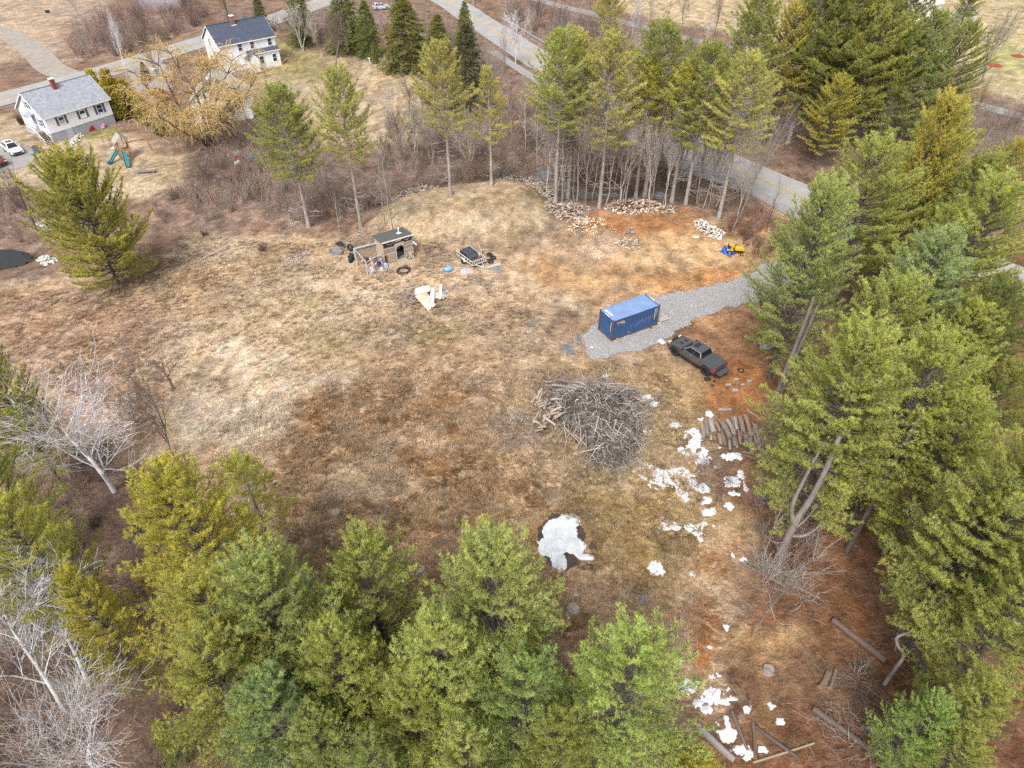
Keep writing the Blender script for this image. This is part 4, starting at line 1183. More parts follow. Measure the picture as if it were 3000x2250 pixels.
def thicket(name, label, poly, count, c, hs=(.7, 1.5), seed=1, avoid=None, width=1.0, thick=1.0):
    rs = np.random.RandomState(seed); P = WP(poly); count = int(count * 1.7)
    x0, x1, y0, y1 = bb(P, 0)
    X = rs.uniform(x0, x1, count * 4); Y = rs.uniform(y0, y1, count * 4)
    ok = (sdist(X, Y, P) > 0) & (fbm(X / 4., Y / 4., seed + 3, 2) > -.16)
    for d_ in (ROAD, WALK, TRAIL):
        for i in range(len(d_) - 1):
            ax_, ay_ = d_[i]; bx_, by_ = d_[i + 1]; ex, ey = bx_ - ax_, by_ - ay_
            t = np.clip(((X - ax_) * ex + (Y - ay_) * ey) / (ex * ex + ey * ey), 0, 1)
            ok &= np.hypot(X - ax_ - ex * t, Y - ay_ - ey * t) > (5.6 if d_ is ROAD else 2.6)
    X = X[ok][:count]; Y = Y[ok][:count]; n = len(X); Z = H(X, Y) - .05
    me = bpy.data.meshes.new(name); me.vertices.add(n); me.vertices.foreach_set('co', np.c_[X, Y, Z].astype(np.float32).ravel())
    s = rs.uniform(*hs, n); sv = np.c_[s * width, s * width, s * rs.uniform(.8, 1.35, n)]
    big = fbm(X / 6., Y / 6., seed + 13, 2)
    cl = np.array(c)[None] * (rs.uniform(.6, 1.45, n) * (1 + 1.0 * big))[:, None] * (1 + rs.normal(0, .06, (n, 3)))
    me.attributes.new('turn', 'FLOAT', 'POINT').data.foreach_set('value', rs.uniform(0, 6.28, n).astype(np.float32))
    me.attributes.new('pick', 'INT', 'POINT').data.foreach_set('value', rs.randint(0, 8, n).astype(np.int32))
    me.attributes.new('size', 'FLOAT_VECTOR', 'POINT').data.foreach_set('vector', sv.astype(np.float32).ravel())
    me.attributes.new('tint', 'FLOAT_COLOR', 'POINT').data.foreach_set('color', np.c_[cl, np.ones(n)].astype(np.float32).ravel())
    o = mesh_obj(name, me, M_BUSH)
    md = o.modifiers.new('scatter', 'NODES'); md.node_group = SCATTER
    return tag(o, label, 'brush', None, 'stuff')
PURP = (.29, .225, .19); BRN = (.31, .235, .185); GRY = (.36, .31, .275)
thicket('thicket', 'brown brush growing in the wet hollow behind the mound', [(1080, 600), (1200, 430), (1400, 330), (1600, 300), (1850, 400), (2170, 545), (2180, 610), (1900, 560), (1640, 560), (1440, 520), (1230, 560)], 430, BRN, (.7, 1.4), 1)
thicket('thicket', 'pale brown brush between the pond, willow and shed', [(430, 620), (560, 540), (640, 470), (880, 470), (1080, 560), (1080, 640), (920, 660), (700, 620), (520, 680)], 330, (.33, .25, .205), (.6, 1.3), 2)
thicket('thicket', 'purple brown brush between the road and the lane', [(1380, 30), (1600, 30), (1900, 110), (2200, 180), (2900, 340), (3300, 450), (3300, 640), (2700, 440), (2320, 330), (2000, 250), (1700, 190), (1500, 120)], 540, PURP, (1.0, 2.2), 3)
thicket('thicket', 'bare brush across the road at the top left', [(200, 130), (300, 60), (420, 30), (620, 40), (560, 95), (380, 160), (240, 190)], 200, (.26, .185, .16), (.9, 2.0), 4)
thicket('thicket', 'grey brown undergrowth beneath the foreground pines and birches', [(-100, 1280), (150, 1250), (330, 1330), (430, 1420), (560, 1560), (420, 1800), (650, 2000), (1200, 2080), (1500, 2350), (-300, 2500)], 420, (.215, .16, .13), (.4, .95), 5, width=1.3)
thicket('thicket', 'grey straggling brush at the edge of the pines beside the log pile', [(2230, 1250), (2330, 1180), (2420, 1330), (2360, 1560), (2440, 1740), (2240, 1740), (2200, 1500)], 40, GRY, (.6, 1.3), 6, width=1.3)
thicket('thicket', 'reddish brush below the footpath at the end of the grove', [(2120, 660), (2230, 600), (2420, 690), (2400, 760), (2230, 760)], 110, (.25, .16, .12), (.5, 1.0), 7)
thicket('thicket', 'brown scrub along the left edge above the pond', [(-60, 560), (80, 570), (160, 690), (130, 720), (-60, 700)], 90, (.26, .19, .16), (.4, .9), 8)
thicket('thicket', 'grey brush behind the lawn and spruces at the top', [(640, 60), (900, 60), (1150, 80), (1350, 100), (1480, 200), (1420, 330), (1330, 300), (1350, 200), (1150, 120), (880, 110)], 200, (.29, .235, .215), (1.0, 2.2), 9)
def one_bush(u, v, h, c, label, n=26, w=1.0, seed=0):
    v_, f_ = bush_proto(300 + seed, n, h, w)
    o = mesh_obj('bare_shrub', np_mesh('bare_shrub', v_ * np.array([w, w, 1]), f_, 4, np.tile(np.array(c), (len(v_), 1))), M_TWIG)
    o.location = G(u, v)
    return tag(o, label, 'shrub', 'bare shrubs')
one_bush(770, 735, 1.1, (.16, .105, .085), 'dark round shrub in the field left of the shed', 70, 1.2, 1)
one_bush(600, 690, .8, (.15, .10, .08), 'small dark shrub beside the brush at the left of the field', 50, 1.2, 2)
one_bush(65, 365, 1.7, (.12, .07, .065), 'dark red clipped shrub by the steps of the grey roofed house', 130, 1.0, 3)
one_bush(140, 415, 1.6, (.27, .185, .115), 'tan shrub at the near corner of the grey roofed house', 120, 1.4, 4)
one_bush(300, 350, 1.8, (.30, .24, .22), 'thin bare shrub against the wall of the grey roofed house', 24, .8, 5)

# ------------------------------------------------------------------ dry grass and litter (uncountable)
def grass(name, label, poly, count, lo, hi, seed, flat=.8, wid=.035, bright=1.1, avoid=()):
    rs = np.random.RandomState(seed); P = WP(poly); x0, x1, y0, y1 = bb(P, 0)
    X = rs.uniform(x0, x1, int(count * 2.2)); Y = rs.uniform(y0, y1, int(count * 2.2))
    ok = (sdist(X, Y, P) > 0) & (sdist(X, Y, GRAVEL) < -.3) & (fbm(X / 1.6, Y / 1.6, seed + 5, 3) > -.14)
    for (u, v_, r_) in avoid:
        ax_, ay_ = A(u, v_); ok &= np.hypot(X - ax_, Y - ay_) > r_
    X = X[ok][:count]; Y = Y[ok][:count]; n = len(X); nb_ = 5
    fl = fbm(X / 2.5, Y / 2.5, seed + 9, 3) * 12
    X = np.repeat(X, nb_); Y = np.repeat(Y, nb_); fl = np.repeat(fl, nb_) + rs.normal(0, .8, n * nb_)
    tl_ = rs.uniform(.25, 1.25, n * nb_) * flat
    L = rs.uniform(lo, hi, n * nb_)
    bx = X + rs.normal(0, .09, n * nb_); by = Y + rs.normal(0, .09, n * nb_); bz = H(bx, by) - .02
    d = np.c_[np.cos(fl) * np.sin(tl_), np.sin(fl) * np.sin(tl_), np.cos(tl_)]
    sd_ = np.c_[-np.sin(fl), np.cos(fl), np.zeros(n * nb_)] * wid * .5
    p = np.c_[bx, by, bz]; mid = p + d * (L * .55)[:, None]; tip = mid + (d * .8 + np.c_[np.cos(fl), np.sin(fl), -np.ones(n * nb_) * .4] * .35) * (L * .45)[:, None]
    V = np.stack([p - sd_, p + sd_, mid + sd_ * .8, tip, mid - sd_ * .8], axis=1).reshape(-1, 3)
    b = np.arange(n * nb_) * 5
    F = np.concatenate([np.c_[b, b + 1, b + 2], np.c_[b, b + 2, b + 4], np.c_[b + 4, b + 2, b + 3]])
    c = gcol(X, Y) * bright; st_ = np.repeat(sstep(-.02, .10, fbm(X[::nb_] / 1.3, Y[::nb_] / 1.3, 77, 4)), nb_)[:, None] * .6; c = c * (1 - st_) + np.array([.46, .365, .27]) * st_
    c = np.clip(c, .02, .62) * rs.uniform(.6, 1.5, (n * nb_, 1)); c = np.clip(c, 0, .7)
    o = mesh_obj(name, np_mesh(name, V, F, 3, np.repeat(c, 5, axis=0)), M_STRAW)
    tag(o, label, 'grass', None, 'stuff')
    return o
M_STRAW = tint_mat('dry_grass', .9, .2, False)
OBST = [(1850, 930, 4), (1960, 1000, 1), (2030, 1070, 3.6), (1150, 735, 4), (1390, 770, 3), (2140, 1290, 3), (1650, 1590, 2.5)]
grass('dry_grass', 'dry matted grass and sedge over the wet half of the clearing', [(800, 1150), (1150, 1080), (1450, 1100), (1900, 1060), (2000, 1150), (2050, 1400), (2050, 1900), (1700, 2050), (1200, 1900), (780, 1680), (600, 1400), (640, 1250)], 20000, .20, .52, 31, avoid=OBST)
grass('dry_grass', 'pale dry grass over the upper half of the clearing', [(-60, 860), (250, 850), (560, 690), (900, 710), (1300, 720), (1560, 850), (1620, 1000), (1450, 1100), (1150, 1080), (800, 1150), (640, 1250), (520, 1350), (420, 1250), (-60, 1050)], 16000, .10, .32, 33, flat=1.0, bright=1.3, avoid=OBST)

# tussocks: clumps of long dead blades
TUFTC = bpy.data.collections.new('tussock_sources')
for i in range(6):
    rs = np.random.RandomState(700 + i); nb_ = 46
    a = rs.uniform(0, 6.28, nb_); t = rs.uniform(.2, 1.35, nb_); Lb = rs.uniform(.22, .5, nb_); lean = rs.uniform(0, 6.28); a = a + .7 * np.sin(lean - a)
    b0 = np.c_[np.cos(a) * .06, np.sin(a) * .06, np.zeros(nb_)]; d = np.c_[np.cos(a) * np.sin(t), np.sin(a) * np.sin(t), np.cos(t)]; sd_ = np.c_[-np.sin(a), np.cos(a), np.zeros(nb_)] * .016
    mid = b0 + d * (Lb * .55)[:, None]; tip = mid + (d + np.c_[np.cos(a), np.sin(a), -1.2 * np.ones(nb_)] * .6) * (Lb * .42)[:, None]; tip[:, 2] = np.maximum(tip[:, 2], .01)
    V = np.stack([b0 - sd_, b0 + sd_, mid + sd_, tip, mid - sd_], axis=1).reshape(-1, 3); b = np.arange(nb_) * 5
    me = np_mesh('tussock_source', V, np.concatenate([np.c_[b, b + 1, b + 2], np.c_[b, b + 2, b + 4], np.c_[b + 4, b + 2, b + 3]]), 3); me.materials.append(M_BUSH)
    TUFTC.objects.link(bpy.data.objects.new('tussock_source', me))
TUFTS = scatter_group(TUFTC)
def tussocks(label, poly, n, smin, smax, seed):
    rs = np.random.RandomState(seed); P = WP(poly); x0, x1, y0, y1 = bb(P, 0)
    X = rs.uniform(x0, x1, n * 5); Y = rs.uniform(y0, y1, n * 5); k = fbm(X / 1.8, Y / 1.8, seed + 1, 3)
    ok = (sdist(X, Y, P) > 0) & (sdist(X, Y, GRAVEL) < -.5) & (k + rs.normal(0, .06, len(X)) > 0)
    for (u, v_, r_) in OBST: ax_, ay_ = A(u, v_); ok &= np.hypot(X - ax_, Y - ay_) > r_
    X = X[ok][:n]; Y = Y[ok][:n]; n = len(X); me = bpy.data.meshes.new('grass_tussocks'); me.vertices.add(n)
    me.vertices.foreach_set('co', np.c_[X, Y, H(X, Y) - .01].astype(np.float32).ravel()); s = rs.uniform(smin, smax, n)
    cl = gcol(X, Y) * .8 + np.array([.44, .325, .205]) * .28; cl = np.clip(cl * rs.uniform(.7, 1.3, (n, 1)), .03, .6)
    me.attributes.new('turn', 'FLOAT', 'POINT').data.foreach_set('value', rs.uniform(0, 6.28, n).astype(np.float32)); me.attributes.new('pick', 'INT', 'POINT').data.foreach_set('value', rs.randint(0, 6, n).astype(np.int32))
    me.attributes.new('size', 'FLOAT_VECTOR', 'POINT').data.foreach_set('vector', np.c_[s, s, s * rs.uniform(.6, 1.1, n)].astype(np.float32).ravel()); me.attributes.new('tint', 'FLOAT_COLOR', 'POINT').data.foreach_set('color', np.c_[cl, np.ones(n)].astype(np.float32).ravel())
    o = mesh_obj('grass_tussocks', me, M_BUSH); o.modifiers.new('scatter', 'NODES').node_group = TUFTS
    return tag(o, label, 'grass', None, 'stuff')
tussocks('tussocks of long bleached sedge across the bog', [(800, 1150), (1150, 1080), (1450, 1100), (1900, 1060), (2000, 1150), (2050, 1400), (2080, 1900), (1700, 2050), (1200, 1900), (780, 1680), (600, 1400), (640, 1250)], 5200, .6, 1.5, 71)
tussocks('tufts of dead grass over the upper field', [(-60, 860), (250, 850), (560, 690), (900, 710), (1300, 720), (1500, 850), (1620, 1000), (1450, 1100), (1150, 1080), (800, 1150), (640, 1250), (520, 1350), (420, 1250), (-60, 1050)], 3600, .5, 1.1, 73)
def sticks(name, label, poly, count, lo, hi, r, c, seed, zj=.03, cat='twigs'):
    rs = np.random.RandomState(seed); P = WP(poly); x0, x1, y0, y1 = bb(P, 0)
    X = rs.uniform(x0, x1, count * 3); Y = rs.uniform(y0, y1, count * 3); ok = sdist(X, Y, P) > 0
    X = X[ok][:count]; Y = Y[ok][:count]; n = len(X)
    a = rs.uniform(0, 6.28, n); L = rs.uniform(lo, hi, n); X2 = X + np.cos(a) * L; Y2 = Y + np.sin(a) * L
    Xm = (X + X2) / 2 + rs.normal(0, .06, n); Ym = (Y + Y2) / 2 + rs.normal(0, .06, n)
    rr_ = r * rs.uniform(.5, 1.4, n)
    p0 = np.c_[X, Y, H(X, Y) + zj]; pm = np.c_[Xm, Ym, H(Xm, Ym) + zj + rs.uniform(0, .12, n)]; p1 = np.c_[X2, Y2, H(X2, Y2) + zj * .6]
    v, f = seg_mesh(np.concatenate([np.c_[p0, pm, rr_, rr_ * .85], np.c_[pm, p1, rr_ * .85, rr_ * .5]]), 4)
    cc = np.tile(np.array(c), (2 * n, 1)) * np.tile(rs.uniform(.6, 1.5, (n, 1)), (2, 1))
    o = mesh_obj(name, np_mesh(name, v, f, 4, np.repeat(cc, 8, axis=0)), M_TWIG)
    return tag(o, label, cat, None, 'stuff')
sticks('fallen_twigs', 'fallen twigs strewn over the brown litter at the lower right', [(1980, 1850), (2100, 1650), (2300, 1700), (2900, 1700), (2900, 2400), (2050, 2400), (2000, 2150)], 620, .3, 1.3, .012, (.26, .20, .16), 51)
sticks('fallen_twigs', 'fallen twigs on the brown ground around the white limbed trees', [(-100, 1300), (330, 1330), (560, 1600), (700, 2000), (600, 2400), (-300, 2400)], 420, .3, 1.4, .012, (.33, .27, .23), 54)
sticks('fallen_twigs', 'loose twigs scattered through the bog and around the snow', [(1300, 1450), (1900, 1300), (2200, 1400), (2200, 1700), (1950, 1850), (1500, 1750), (900, 1600)], 300, .2, .9, .010, (.33, .27, .22), 52)
sticks('fallen_twigs', 'grey twigs under the grove beside the wood heaps', [(1560, 600), (1700, 640), (2250, 680), (2260, 620), (2000, 590), (1640, 560)], 260, .4, 1.8, .018, (.33, .27, .235), 53)

# stones on the gravel drive
rs = np.random.RandomState(60); x0, x1, y0, y1 = bb(GRAVEL)
X = rs.uniform(x0, x1, 30000); Y = rs.uniform(y0, y1, 30000); ok = sdist(X, Y, GRAVEL) + fbm(X / 1.1, Y / 1.1, 5, 4) * 1.6 > -.05 - rs.exponential(.4, 30000)
X = X[ok][:4800]; Y = Y[ok][:4800]; n = len(X); s = rs.uniform(.03, .085, n)
oct_v = np.array([[1, 0, 0], [-1, 0, 0], [0, 1, 0], [0, -1, 0], [0, 0, .8], [0, 0, -.5]])
V = (oct_v[None] * rs.uniform(.6, 1.3, (n, 6, 1))) * s[:, None, None] + np.c_[X, Y, H(X, Y) + .06][:, None, :]
F = np.array([[0, 2, 4], [2, 1, 4], [1, 3, 4], [3, 0, 4], [2, 0, 5], [1, 2, 5], [3, 1, 5], [0, 3, 5]])
F = (F[None] + (np.arange(n) * 6)[:, None, None]).reshape(-1, 3)
o = mesh_obj('gravel_stones', np_mesh('gravel_stones', V.reshape(-1, 3), F, 3, np.repeat(np.array([.40, .395, .40]) * rs.uniform(.5, 1.45, (n, 1)), 6, axis=0)), M_TWIG)
tag(o, 'loose grey crushed stone covering the drive', 'gravel', None, 'stuff')

# ------------------------------------------------------------------ snow, ice and standing water
M_SNOW = mat('snow', (.82, .83, .85), (.52, .53, .56), 1.8, .7, .5, spec=.3, bscale=9)
M_ICE = mat('ice', (.70, .72, .73), (.46, .49, .50), 1.3, .35, .15, spec=.5, contrast=(.3, .6))
M_WATER = mat('water', (.022, .020, .016), (.012, .011, .009), 1.5, .05, .0, spec=.35)
M_WET = mat('wet_peat', (.085, .062, .045), (.045, .033, .025), 2.5, .35, .3, spec=.4)
M_MELT = mat('melt_water', (.20, .205, .21), (.10, .098, .095), 2.0, .1, .0, spec=.5)
def blobs(lst, rough, seed, scale=1.0, hole=1.0):
    B = []
    for u, v, ru, rv in lst:
        x, y = A(u, v); ax_ = A(u + ru, v)[0] - x; ay_ = (A(u, v - rv)[1] - A(u, v + rv)[1]) / 2
        B.append((x, y, ax_ * scale, ay_ * scale))
    def f(X, Y):
        d = np.full(X.shape, -9.)
        for x, y, a, b in B:
            d = np.maximum(d, (1 - np.sqrt(((X - x) / a) ** 2 + ((Y - y) / b) ** 2)) * min(a, b))
        return d * .8 + .03 * hole + fbm(X / .9, Y / .9, seed, 4) * rough * .8 + fbm(X / .5, Y / .5, seed + 7, 3) * rough * 1.0 * hole ** .5 + fbm(X / .17, Y / .17, seed + 9, 2) * .30 * hole
    bx_ = (min(q[0] - q[2] for q in B) - 1, max(q[0] + q[2] for q in B) + 1, min(q[1] - q[3] for q in B) - 1, max(q[1] + q[3] for q in B) + 1)
    return f, bx_
def patch(name, label, cat, lst, m, thick, rough=.9, seed=1, step=.09, lift=.05, level=None, kind=None, group=None):
    f, bx_ = blobs(lst, rough, seed, 1.0, .15 if name == 'ice_patch' else 1.0)
    o = sheet(name, f, bx_, step, lift, m, thick=thick, level=level)
    return tag(o, label, cat, group, kind or ('stuff' if name == 'snow_patch' and len(lst) > 1 else None))
patch('ice_patch', 'large white sheet of ice in the middle of the bog', 'ice', [(1640, 1560, 55, 45), (1665, 1530, 35, 25), (1625, 1600, 50, 35), (1680, 1600, 35, 30), (1640, 1645, 28, 34), (1720, 1632, 25, 10)], M_ICE, .05, .38, 3, .08)
patch('snow_patch', 'small white snow patch right of the ice sheet', 'snow', [(1925, 1668, 24, 22)], M_SNOW, .07, .35, 4, .07)
GS = 'melting snow patches'
patch('snow_patch', 'broken snow field spreading between the brush pile and log pile', 'snow', [(2035, 1290, 12, 22), (2020, 1320, 34, 14), (2050, 1345, 38, 24), (2000, 1380, 16, 10), (1950, 1390, 60, 20), (1930, 1420, 28, 14), (1980, 1400, 26, 28), (2000, 1445, 20, 24),
      (2020, 1430, 40, 20), (2010, 1465, 30, 12), (1875, 1365, 24, 12), (2060, 1475, 22, 8), (2075, 1500, 14, 10), (2035, 1540, 26, 22), (1985, 1545, 40, 9), (1930, 1550, 10, 8), (2000, 1480, 12, 8)], M_SNOW, .035, .9, 5, .05, group=GS)
patch('snow_patch', 'snow lying against the right edge of the brush pile', 'snow', [(1885, 1168, 34, 10), (1915, 1185, 14, 9), (1900, 1225, 7, 10), (1895, 1262, 32, 8)], M_SNOW, .10, .35, 6, .07, group=GS)
patch('snow_patch', 'thin sliver of snow above the brush pile end', 'snow', [(1925, 1148, 12, 7)], M_SNOW, .05, .2, 7, .06, group=GS)
patch('snow_patch', 'snow patch between the brush pile and the cut logs', 'snow', [(1972, 1245, 18, 9), (1960, 1238, 6, 9)], M_SNOW, .06, .3, 8, .06, group=GS)
patch('snow_patch', 'snow patches just below the log pile', 'snow', [(2135, 1340, 17, 9), (2157, 1338, 18, 10)], M_SNOW, .06, .3, 9, .06, group=GS)
patch('snow_patch', 'snow patches right of the small brush heap below the logs', 'snow', [(2145, 1415, 22, 17), (2150, 1450, 16, 7), (2138, 1485, 8, 8), (2170, 1393, 5, 9), (2183, 1435, 4, 10)], M_SNOW, .06, .3, 10, .06, group=GS)
patch('snow_patch', 'snow scraps by the upper end of the log pile', 'snow', [(2078, 1216, 7, 8), (2052, 1231, 6, 4), (2110, 1312, 3, 3)], M_SNOW, .05, .12, 11, .05, group=GS)
patch('snow_patch', 'upper cluster of snow at the bottom edge beside the bright pine', 'snow', [(2085, 2035, 26, 16), (2120, 2055, 24, 10), (2020, 2010, 26, 16), (2090, 1982, 11, 8), (2065, 2080, 14, 10), (2040, 2060, 14, 12), (2022, 2000, 24, 10), (2135, 2015, 7, 4)], M_SNOW, .07, .35, 12, .06, group=GS)
patch('snow_patch', 'lower cluster of snow at the bottom edge between the fallen poles', 'snow', [(2130, 2150, 26, 22), (2105, 2125, 7, 14), (2175, 2195, 20, 14), (2195, 2215, 14, 16), (2130, 2118, 6, 9)], M_SNOW, .07, .35, 13, .06, group=GS)
patch('snow_patch', 'two small snow scraps on the litter at the lower right', 'snow', [(2258, 2068, 9, 8), (2285, 2115, 11, 9), (2230, 2195, 10, 5), (2192, 2080, 7, 9)], M_SNOW, .05, .18, 14, .05, group=GS)
patch('snow_patch', 'snow scrap by the twig bundle beneath the forked trunk', 'snow', [(2180, 1643, 7, 8), (2148, 1627, 3, 3), (2129, 1838, 6, 5), (2076, 1896, 7, 5), (2028, 1681, 6, 5), (2050, 1580, 6, 6)], M_SNOW, .05, .12, 15, .05, group=GS)
for i, (lb, lst) in enumerate([('dark puddle by the corner of the gravel drive', [(1660, 1018, 18, 9), (1668, 1035, 12, 6), (1695, 990, 7, 12)]), ('grey puddle in the orange soil left of the container', [(1555, 948, 12, 7)]),
                               ('puddle of melt water beside the small snow patch', [(1890, 1750, 16, 22), (1905, 1770, 14, 10)]), ('wet rim of melt water round the ice sheet', [(1715, 1655, 26, 10), (1740, 1600, 6, 14), (1645, 1570, 66, 62), (1640, 1630, 44, 48)]),
                               ('dark bog puddles left of the ice sheet', [(1330, 1605, 18, 18), (1290, 1590, 14, 9), (1300, 1530, 12, 5)]), ('dark water between the two foreground pines', [(1280, 1770, 26, 16), (1320, 1820, 18, 14)]),
                               ('small puddle in the grass below the brush pile', [(1571, 1378, 11, 5)])]):
    p_ = lst[0]; x_, y_ = A(p_[0], p_[1])
    f_, bx_ = blobs(lst, .35, 20 + i)
    o = sheet('puddle', f_, bx_, .1, .045, M_WET if 'rim' in lb else M_MELT)
    o['kind'] = 'structure'; o['label'] = lb
o = sheet('pond', POND, bb(POND), .8, 0, M_WATER, .5, level=-.16); o['kind'] = 'structure'; o['label'] = 'dark pond at the left edge below the bare tree'
f_, bx_ = blobs([(1235, 537, 32, 9), (1475, 505, 60, 22), (1560, 530, 70, 26), (1600, 490, 40, 22), (1930, 545, 26, 14), (1700, 545, 60, 20), (1800, 560, 40, 14)], 1.2, 33)
o = sheet('wetland_water', f_, bx_, .35, .05, M_MELT, smooth=True); o['kind'] = 'structure'; o['label'] = 'pale ice and water in the hollow behind the wood heaps'
# ------------------------------------------------------------------ wood: heaps, logs, brush
M_LOG = mat('log_bark', (.32, .29, .265), (.165, .14, .12), 2.5, .95, .6, stretch=(1, 1, .3), obj_color=True, contrast=(.3, .7))
M_CUT = mat('cut_wood', (.48, .37, .24), (.34, .25, .155), 6, .9, .2, obj_color=True)
LOGME = []
for k in range(4):
    rr = random.Random(900 + k); n = 10; rings = 7; V = []
    bend = rr.uniform(-.06, .06)
    for i in range(rings):
        t = i / (rings - 1)
        for j in range(n):
            a = 2 * PI * j / n
            r = (1 - .12 * t) * (1 + rr.uniform(-.07, .07))
            V.append((math.cos(a) * r + bend * math.sin(PI * t) * 4, math.sin(a) * r, t))
    F = [(i * n + j, i * n + (j + 1) % n, (i + 1) * n + (j + 1) % n, (i + 1) * n + j) for i in range(rings - 1) for j in range(n)]
    me = bpy.data.meshes.new('log_body'); me.from_pydata(V, [], F); me.update()
    for p_ in me.polygons: p_.use_smooth = True
    me.materials.append(M_LOG)
    cv = [V[j] for j in range(n)] + [V[(rings - 1) * n + j] for j in range(n)]
    ce = []
    for q_ in (tuple(cv[n - 1::-1]), tuple(cv[n:])):
        c_ = bpy.data.meshes.new('log_end'); c_.from_pydata(q_, [], [tuple(range(n))]); c_.update(); c_.materials.append(M_CUT); ce.append(c_)
    LOGME.append((me, ce))
def log(p0, p1, r, label=None, parent=None, color=(1, 1, 1), name='log', group=None, cut=(1, 1, 1)):
    p0 = Vector(p0); p1 = Vector(p1); d = p1 - p0
    me, ce = rnd.choice(LOGME)
    o = bpy.data.objects.new(name, me); link(o, parent)
    o.location = p0; o.rotation_mode = 'QUATERNION'
    o.rotation_quaternion = d.to_track_quat('Z', 'Y') ; o.scale = (r, r, d.length); o.color = (*color, 1)
    for c_ in ce:
        e = bpy.data.objects.new('cut_end', c_); link(e, o); e.color = (*cut, 1)
    if label: tag(o, label, 'log', group)
    return o
def plog(u0, v0, u1, v1, r, z0=None, z1=None, **k):
    x0, y0, g0 = G(u0, v0); x1, y1, g1 = G(u1, v1)
    if z0 is not None:
        x0, y0 = A(u0, v0, z0 + g0); x1, y1 = A(u1, v1, (z1 if z1 is not None else z0) + g1)
    return log((x0, y0, g0 + (z0 if z0 is not None else r * .8)), (x1, y1, g1 + ((z1 if z1 is not None else z0) if z0 is not None else r * .8)), r, **k)

# stacked logs; coordinates read off the pile, upper row then lower row
def pc(x, y): return 2020 + x / 8.848, 1190 + y / 8.848
upper = [((330, 480), (365, 850), .145), ((420, 370), (470, 760), .17), ((550, 370), (650, 700), .24), ((690, 430), (785, 660), .15), ((770, 350), (890, 600), .10), ((860, 440), (1050, 820), .21), ((980, 360), (1170, 745), .17),
         ((1090, 300), (1190, 560), .12), ((1170, 300), (1240, 620), .16), ((1310, 290), (1390, 690), .20), ((1450, 250), (1600, 800), .19), ((1650, 560), (1760, 720), .13), ((1700, 480), (1870, 1060), .13)]
lower = [((700, 560), (820, 1020), .17), ((830, 600), (935, 1020), .13), ((1000, 640), (1050, 1140), .11), ((1100, 640), (1180, 1050), .18), ((1230, 560), (1330, 860), .15), ((1290, 700), (1335, 1010), .14), ((1440, 640), (1460, 1080), .17), ((1570, 720), (1600, 1130), .16),
         ((1690, 620), (1745, 1010), .19), ((1700, 760), (1755, 1200), .12), ((1790, 820), (1850, 1250), .10), ((520, 560), (560, 900), .14), ((620, 620), (660, 900), .13), ((1590, 900), (1590, 1200), .12), ((1160, 720), (1240, 1090), .10)]
ords = ['leftmost', 'second from left', 'third from left', 'fourth from left', 'fifth from left', 'sixth from left', 'seventh from left', 'eighth from left', 'ninth from left', 'tenth from left', 'eleventh from left', 'twelfth from left', 'thirteenth from left', 'fourteenth from left', 'rightmost']
lower.sort(key=lambda q: q[0][0])
LC = [(1.15, 1.1, 1.08), (.85, .78, .74), (1.3, 1.26, 1.22), (.95, .78, .68), (1.1, .82, .64), (.8, .74, .7)]
for i, (a, b, r) in enumerate(upper):
    w = ords[i] if i < len(upper) - 1 else 'rightmost'
    plog(*pc(*a), *pc(*b), r * 1.3, .80, .70, label='grey log on the upper row of the stacked log pile, ' + w, group='logs stacked in the log pile', color=LC[i % 6], cut=(.55, .5, .48))
for i, (a, b, r) in enumerate(lower):
    plog(*pc(*a), *pc(*b), r * 1.3, .30, .22, label='log on the lower row of the stacked log pile, ' + (ords[i] if i < len(lower) - 1 else 'rightmost'), group='logs stacked in the log pile', color=LC[(i + 2) % 6], cut=(.4, .36, .34))
plog(*pc(735, 120), *pc(1060, 115), .19, label='single grey log lying crosswise above the log pile', color=(1.25, 1.15, 1.05))
plog(*pc(1490, 90), *pc(1800, 320), .05, label='thin pale split pole right above the log pile', color=(1.9, 1.7, 1.4))
plog(*pc(1380, 1200), *pc(1960, 1360), .11, label='thick pole lying just below the log pile', color=(.9, .8, .7))
plog(*pc(1500, 1310), *pc(1850, 1420), .06, label='thin pole lying below the thick pole under the log pile', color=(1.1, 1, .9))
plog(*pc(1840, 1230), *pc(2060, 1400), .06, label='short pole leaning off the right end of the log pile', color=(1.1, 1, .9))
